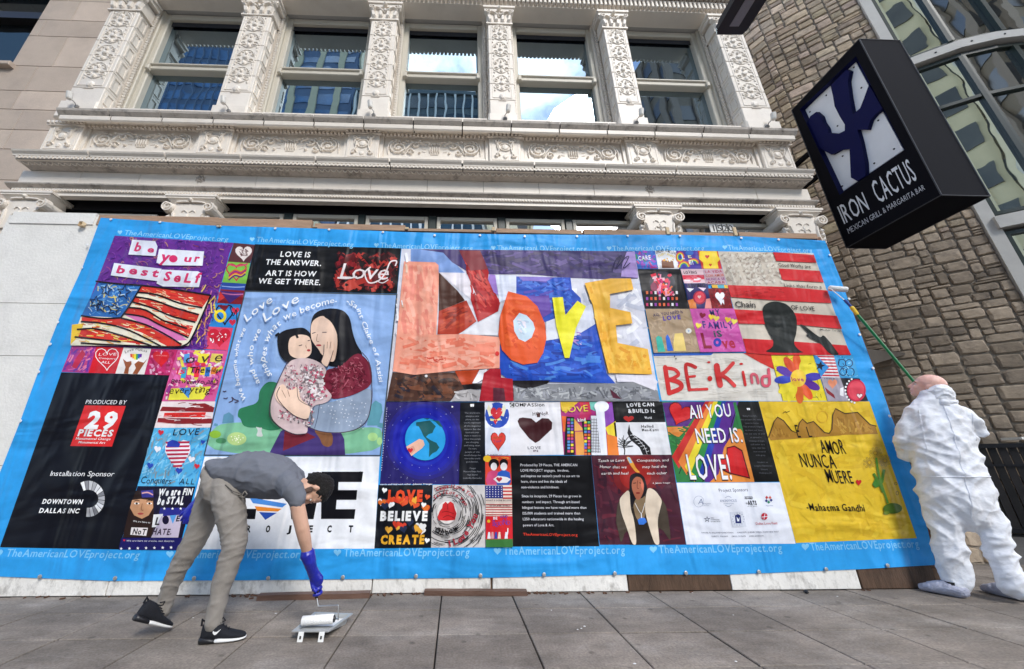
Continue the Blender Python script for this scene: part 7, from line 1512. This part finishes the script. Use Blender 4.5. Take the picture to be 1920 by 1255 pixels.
s = MB(); s.tube([k7(545, 265, TO-.165), k7(585, 300, TO-.172), k7(640, 320, TO-.15)], .0035, 5); s.build('pocket_seam', mat('seam_dark', (.10, .09, .08), .9), m1)
# skin: torso, neck, head, arms as one body
HM = frame((-.22, -.20, -.95), (.80, .50, -.25)); HC = k7(1040, 292, 2.84)
s = MB(); TH_ = head_mesh(s, HM, HC)
limb(s, [pr(600, 200, TO, 70, .13), pr(760, 205, TO, 90, .15), pr(880, 235, TO, 75, .15), pr(930, 255, TO-.01, 40, .09)], VW)
limb(s, [pr(915, 250, TO-.01, 36, .055), pr(975, 262, 2.85, 34, .050), (HC+HM@Vector((0, -.02, -.03)), .05, .05)], VW)
limb(s, [pr(915, 270, 2.70, 46), pr(945, 360, 2.69, 43), pr(962, 440, 2.70, 43), pr(977, 510, 2.71, 41), pr(988, 560, 2.73, 39), pr(1003, 630, 2.77, 32), pr(1018, 700, 2.80, 26), pr(1030, 740, 2.82, 24)], VW)
limb(s, [pr(900, 260, 3.04, 44), pr(780, 255, 3.16, 36), pr(640, 262, 3.20, 34), pr(520, 300, 3.14, 30), pr(410, 350, 3.06, 24), pr(385, 375, 3.05, 23)], VW)
bod = fuse(s, 'body', skin, m1, .0065, 3, lambda p, n_: .0012*noise.noise(p*40))
eyes(TH_, HM, bod)
s = MB(); T = TH_
ellipsoid(s, T(0, -.026, .046), (.084, .094, .086), HM); ellipsoid(s, T(0, -.055, -.005), (.074, .062, .070), HM); ellipsoid(s, T(0, .018, .085), (.060, .046, .032), HM)
for a in (-1, 1): ellipsoid(s, T(a*.068, .008, .034), (.014, .018, .030), HM)
fuse(s, 'hair', hairm, m1, .006, 2, lambda p, n_: .006*noise.noise(p*55)+.003*noise.noise(p*120))
s = MB()                                                        # short beard along the jaw
for a in (-1, 1): limb(s, [(T(a*.062, .005, -.03), .012, .02), (T(a*.052, .04, -.075), .012, .018), (T(a*.018, .075, -.098), .012, .014)], HM@Vector((0, 1, 0)), 8)
fuse(s, 'beard', mat('stubble', (.10, .06, .045), .8, .3, 90, .5, 250), m1, .005, 2)
# t-shirt with a short sleeve on the near arm
s = MB()
limb(s, [pr(500, 150, TO, 40, .13), pr(545, 185, TO, 80, .165), pr(610, 190, TO, 108, .175), pr(700, 200, TO, 130, .18), pr(790, 215, TO, 128, .19), pr(870, 235, TO, 112, .20), pr(930, 255, TO, 78, .17), pr(955, 262, TO, 48, .09)], VW)
limb(s, [pr(890, 250, 2.72, 66), pr(925, 300, 2.69, 62), pr(945, 345, 2.69, 55), pr(948, 362, 2.69, 54)], VW)
limb(s, [pr(890, 250, 3.0, 64), pr(820, 262, 3.12, 52), pr(760, 268, 3.16, 46)], VW)
s2_ = folds(.010, (6, 6, 7), 2.6, (.2, .9, .1), 9.); s2 = lambda p, n_: s2_(p, n_)+crk(p, .004, (9, 6, 9), 1.)
def cutshirt(p):
    return (p-k7(950, 415, 2.69)).dot((k7(950, 415, 2.69)-k7(925, 300, 2.69)).normalized()) > -.035 and abs(p.y-2.69) < .09 and p.x > k7(880, 300, 2.69).x
fuse(s, 't_shirt', shirtm, m1, .008, 6, s2)
# gloves
def fingers(s, base, pts, r_=.0115):
    for p in pts: limb(s, [(q, r_*(1-.08*i), r_*(1-.08*i)) for i, q in enumerate([base]+p)], VW, 8)
s = MB()
limb(s, [pr(1006, 652, 2.78, 44, .052), pr(1018, 690, 2.79, 38, .045), pr(1030, 735, 2.82, 32, .036), pr(1042, 765, 2.845, 36, .032), pr(1062, 800, 2.86, 40, .028)], VW)
ha, hb2 = k7(1050, 772, 2.88), k7(1062, 880, 2.88); ah = (hb2-ha).normalized()
for i in range(4):
    c = ha.lerp(hb2, .08+.26*i); e1 = Vector((1, 0, 0)); e2 = Vector((0, 1, 0)); rr_ = .030-.002*i
    pts = [(c+e1*rr_*math.cos(R(a))*1.05+e2*rr_*math.sin(R(a))+ah*.004*k, .0125-.0008*k, .0125-.0008*k) for k, a in enumerate((60, 10, -40, -90, -140, -185))]
    limb(s, pts, ah, 8)
limb(s, [(k7(1040, 760, 2.85), .014, .014), (k7(1028, 800, 2.85), .013, .013), (k7(1035, 840, 2.845), .012, .012), (k7(1052, 862, 2.845), .011, .011)], VW, 8)
fuse(s, 'glove', glovem, m1, .0045, 2, lambda p, n_: .0015*noise.noise(p*60))
s = MB()
limb(s, [pr(412, 350, 3.06, 40, .045), pr(390, 372, 3.055, 34, .038), pr(368, 395, 3.05, 36, .030), pr(345, 425, 3.04, 38, .024)], VW)
for bx_, by_, ps in ((352, 440, [(338, 462), (330, 482)]), (340, 435, [(322, 462), (312, 480)]), (330, 428, [(310, 448), (298, 464)]), (324, 412, [(304, 425), (292, 440)])):
    limb(s, [(k7(bx_+12, by_-14, 3.04), .014, .014), (k7(bx_, by_, 3.035), .0115, .0115), (k7(*ps[0], 3.03), .0105, .0105), (k7(*ps[1], 3.035), .009, .009)], VW, 8)
limb(s, [(k7(372, 405, 3.03), .013, .013), (k7(370, 440, 3.02), .012, .012), (k7(362, 462, 3.02), .010, .010)], VW, 8)
fuse(s, 'glove', glovem, m1, .0045, 2, lambda p, n_: .0015*noise.noise(p*60))
h1 = WZ(*K7(385, 1168), 0); t1 = WZ(*K7(665, 1130), 0); h1.y = 2.74; t1.y = 2.80
shoe(m1, h1, t1-h1, (0, 0, 1), (t1-h1).length*.97, 'shoe', True, 1)
t2 = WZ(*K7(232, 1085), .0); f2 = Vector((.46, .74, -.42)).normalized(); L2 = (t1-h1).length*.95; h2 = Vector((t2.x, t2.y, .012))-f2*L2
shoe(m1, h2, f2, (.2, .2, .95), L2, 'shoe', False, 1)

# ---------------------------------------------------------------- painter in white coveralls, back to the camera
m2 = thing('person', 'bald painter in white coveralls holding a long roller pole, back to the camera', 'person')
O2 = Vector((4.33, 3.30, 0)); U2_ = Vector((.90, -.436, 0)).normalized(); F2 = Vector((.436, .90, 0)).normalized()
def bp(x, y, b=0.):
    "point of the body's own upright plane, b metres towards his front"
    v = ray(x, y); o_ = O2+F2*b; t = (o_-Vector((0, 0, EYE))).dot(F2)/v.dot(F2); return Vector((0, 0, EYE))+v*t
def ed(xl, xr, y, b=0., kf=.75):
    a, c = bp(xl, y, b), bp(xr, y, b); r_ = (c-a).length/2; return ((a+c)/2, r_, r_*kf)
s = MB()
limb(s, [ed(1722, 1778, 748, 0, .9), ed(1700, 1806, 768, 0, .55), ed(1698, 1822, 800, 0, .62), ed(1704, 1834, 840, .0, .66), ed(1712, 1848, 880, .0, .7), ed(1720, 1864, 920, .0, .72), ed(1728, 1868, 948, .0, .70)], F2, 18)
limb(s, [ed(1728, 1806, 940, 0, .95), ed(1737, 1806, 975, 0, .95), ed(1745, 1809, 1005, 0, .95), ed(1752, 1812, 1040, .0, .95), ed(1764, 1818, 1072, 0, .95), ed(1769, 1822, 1092, 0, .95)], F2, 16)
limb(s, [ed(1800, 1872, 940, 0, .95), ed(1815, 1882, 975, 0, .95), ed(1834, 1893, 1010, -.02, .95), ed(1852, 1906, 1045, -.03, .95), ed(1868, 1924, 1082, -.04, .95), ed(1876, 1928, 1102, -.04, .95)], F2, 16)
def arm(pts): limb(s, pts, F2, 14)
arm([ed(1690, 1730, 782, 0, .95), ed(1682, 1720, 800, .02, .95), ed(1673, 1714, 828, .04, .95), ed(1678, 1722, 850, .10, .95), (bp(1722, 845, .22), .06, .06), (bp(1750, 815, .29), .052, .052)])
arm([ed(1788, 1828, 778, 0, .95), ed(1800, 1842, 790, -.0, .95), ed(1812, 1854, 806, .0, .95), (bp(1815, 800, .14), .062, .062), (bp(1775, 780, .26), .052, .052)])
tf = folds(.007, (2.8, 2.8, 4.8), 2.8, (.5, .45, .5), 1.3, .32); tf2 = folds(.004, (2.6, 2.6, 13), 2.4, (.1, .35, .0), 5.1, .25)
def crinkle(p, amp, sc, sd_):
    q = Vector((p.x*sc[0], p.y*sc[1], p.z*sc[2])); q = q+noise.noise_vector(q*.8)*.45+Vector((sd_, sd_, sd_)); d = noise.voronoi(q)[0]
    return amp*(.45-min(1, (d[1]-d[0])*1.6)**.6)+amp*.5*(.4-d[0])
def ridge(p, amp, sc, sd_, M_):
    q = M_@Vector((p.x, p.y, p.z)); q = Vector((q.x*sc[0], q.y*sc[1], q.z*sc[2]))+noise.noise_vector(p*3.1)*.5+Vector((sd_, 0, sd_)); return amp*(.22-abs(noise.noise(q)))
from mathutils import Euler
RM1, RM2 = Euler((.5, .5, .4)).to_matrix(), Euler((-.4, -.6, 1.1)).to_matrix()
def tdis(p, n_):
    lowleg = max(0, min(1, (.55-p.z)/.3)); return tf(p, n_)*(1-.6*lowleg)+tf2(p, n_)*(.3+.6*lowleg)+ridge(p, .040, (3.2, 3.2, 8.5), 3., RM1)+ridge(p, .030, (4, 4, 9), 8., RM2)+ridge(p, .014, (10, 10, 16), 2., RM1)
cv = fuse(s, 'coverall', tyv, m2, .0085, 7, tdis)
from mathutils.bvhtree import BVHTree
_bv = BVHTree.FromPolygons([v.co.copy() for v in cv.data.vertices], [tuple(p.vertices) for p in cv.data.polygons])
def onback(p):
    h_ = _bv.ray_cast(Vector(p)-F2*1.0, F2); return (h_[0]-F2*.001) if h_[0] is not None else None
def seam(nm, pts, r_=.0035):
    q = [x for x in (onback(p) for p in pts) if x is not None]; s = MB(); s.tube(q, r_, 6); s.build(nm, tyv, cv)
seam('back_seam', [bp(1757+(920-760)*(y-760)/160*.20+0, y, 0) for y in range(762, 968, 5)])
seam('waist_seam', [bp(x, 893+.0*(x-1720), 0) for x in range(1722, 1856, 4)], .005)
seam('shoulder_seam', [bp(1712+.15*(y-770), y, 0) for y in range(770, 850, 4)]); seam('shoulder_seam', [bp(1812+.12*(y-775), y, 0) for y in range(775, 830, 4)])
# hood bunched round the neck
s = MB(); nk = bp(1754, 738, 0)
limb(s, [(nk+Vector((0, 0, -.07)), .115, .10), (nk+Vector((.0, .0, -.03))-F2*.01, .100, .095), (nk-F2*.03+U2_*.02+Vector((0, 0, .0)), .086, .080)], F2, 18)
fuse(s, 'hood', tyv, m2, .008, 3, folds(.012, (9, 9, 16), 2.2, (.2, .1, 0), 7., .5))
# skin: head, neck, hands and trunk as one body
HM2 = frame((-.55, .62, .42), (.22, -.32, .90)); HC2 = bp(1738, 727, .03)+Vector((0, 0, .01))
s = MB(); T = head_mesh(s, HM2, HC2); ellipsoid(s, HC2+HM2@Vector((0, -.02, .03)), (.084, .100, .092), HM2)
limb(s, [(HC2+HM2@Vector((0, -.02, -.04)), .06, .06), (nk+Vector((0, 0, -.05)), .065, .06), (bp(1762, 800, 0), .13, .09), (bp(1782, 880, 0), .13, .09)], F2)
for ps in ([bp(1762, 785, 0), bp(1702, 800, .02), bp(1695, 838, .06), bp(1722, 840, .22), bp(1768, 796, .34)], [bp(1762, 785, 0), bp(1818, 795, 0), bp(1828, 806, .02), bp(1805, 790, .18), bp(1745, 762, .33)]):
    limb(s, [(p, r_, r_) for p, r_ in zip(ps, (.06, .045, .042, .035, .028))], F2, 10)
    hnd = ps[-1]; limb(s, [(hnd, .03, .025), (hnd+F2*.05, .04, .022), (hnd+F2*.08, .038, .02)], Vector((0, 0, 1)), 10)
    for i in range(4): limb(s, [(hnd+F2*.085+Vector((0, 0, .028-.019*i)), .0095, .0095), (hnd+F2*.115+U2_*.012+Vector((0, 0, .028-.019*i)), .009, .009), (hnd+F2*.112+U2_*.035+Vector((0, 0, .026-.018*i)), .0085, .0085), (hnd+F2*.09+U2_*.042+Vector((0, 0, .026-.018*i)), .008, .008)], Vector((0, 0, 1)), 8)
    limb(s, [(hnd+F2*.03+Vector((0, 0, .03)), .012, .012), (hnd+F2*.07+U2_*.02+Vector((0, 0, .045)), .011, .011), (hnd+F2*.095+U2_*.035+Vector((0, 0, .045)), .009, .009)], Vector((0, 0, 1)), 8)
bod2 = fuse(s, 'body', skinp, m2, .0065, 3, lambda p, n_: .0012*noise.noise(p*30))
eyes(T, HM2, bod2)
# shoe covers and dark socks
def cover(heel, fwd, L_, h_):
    f = Vector(fwd).normalized(); r_ = f.cross(Vector((0, 0, 1))); s = MB()
    limb(s, [(heel+f*L_*.10+Vector((0, 0, .05)), .048, .050), (heel+f*L_*.28+Vector((0, 0, .062)), .060, .062), (heel+f*L_*.5+Vector((0, 0, .052)), .060, .052), (heel+f*L_*.72+Vector((0, 0, .042)), .060, .042), (heel+f*L_*.86+Vector((0, 0, .034)), .050, .034)], Vector((0, 0, 1)), 14)
    fuse(s, 'shoe_cover', bootie, m2, .007, 3, lambda p, n_: crk(p, .007, (16, 16, 22), 2.)+.004*noise.noise(p*22))
    s = MB(); s.lathe(heel+f*L_*.25+Vector((0, 0, .06)), (0, 0, 1), [(0, .045), (.05, .042)], 14); s.build('sock', black, m2)
hA = WZ(1822, 1124, .0); hA.y = min(hA.y, 3.36); tA = WZ(1748, 1110, 0)
cover(Vector((hA.x-.02, hA.y, 0)), tA-hA, .26, .1)
hB = WZ(1925, 1128, .0); cover(Vector((hB.x-.02, hB.y-.03, 0)), Vector((.05, .95, 0)), .27, .1)
# ================================================================== put every Empty at the base of its thing
bpy.context.view_layer.update()
def descend(o):
    out = []
    for c in o.children: out.append(c); out += descend(c)
    return out
for o in [o for o in COL.objects if o.type == 'EMPTY' and o.parent is None]:
    xs, ys, zs = [], [], []
    for c in descend(o):
        if c.type == 'MESH':
            for b in c.bound_box:
                p = c.matrix_world @ Vector(b); xs.append(p.x); ys.append(p.y); zs.append(p.z)
    if xs and o.location.length < 1e-6:
        p = Vector(((min(xs)+max(xs))/2, (min(ys)+max(ys))/2, min(zs))); o.location = p
        for c in o.children: c.location = c.location-p
bpy.context.view_layer.update()
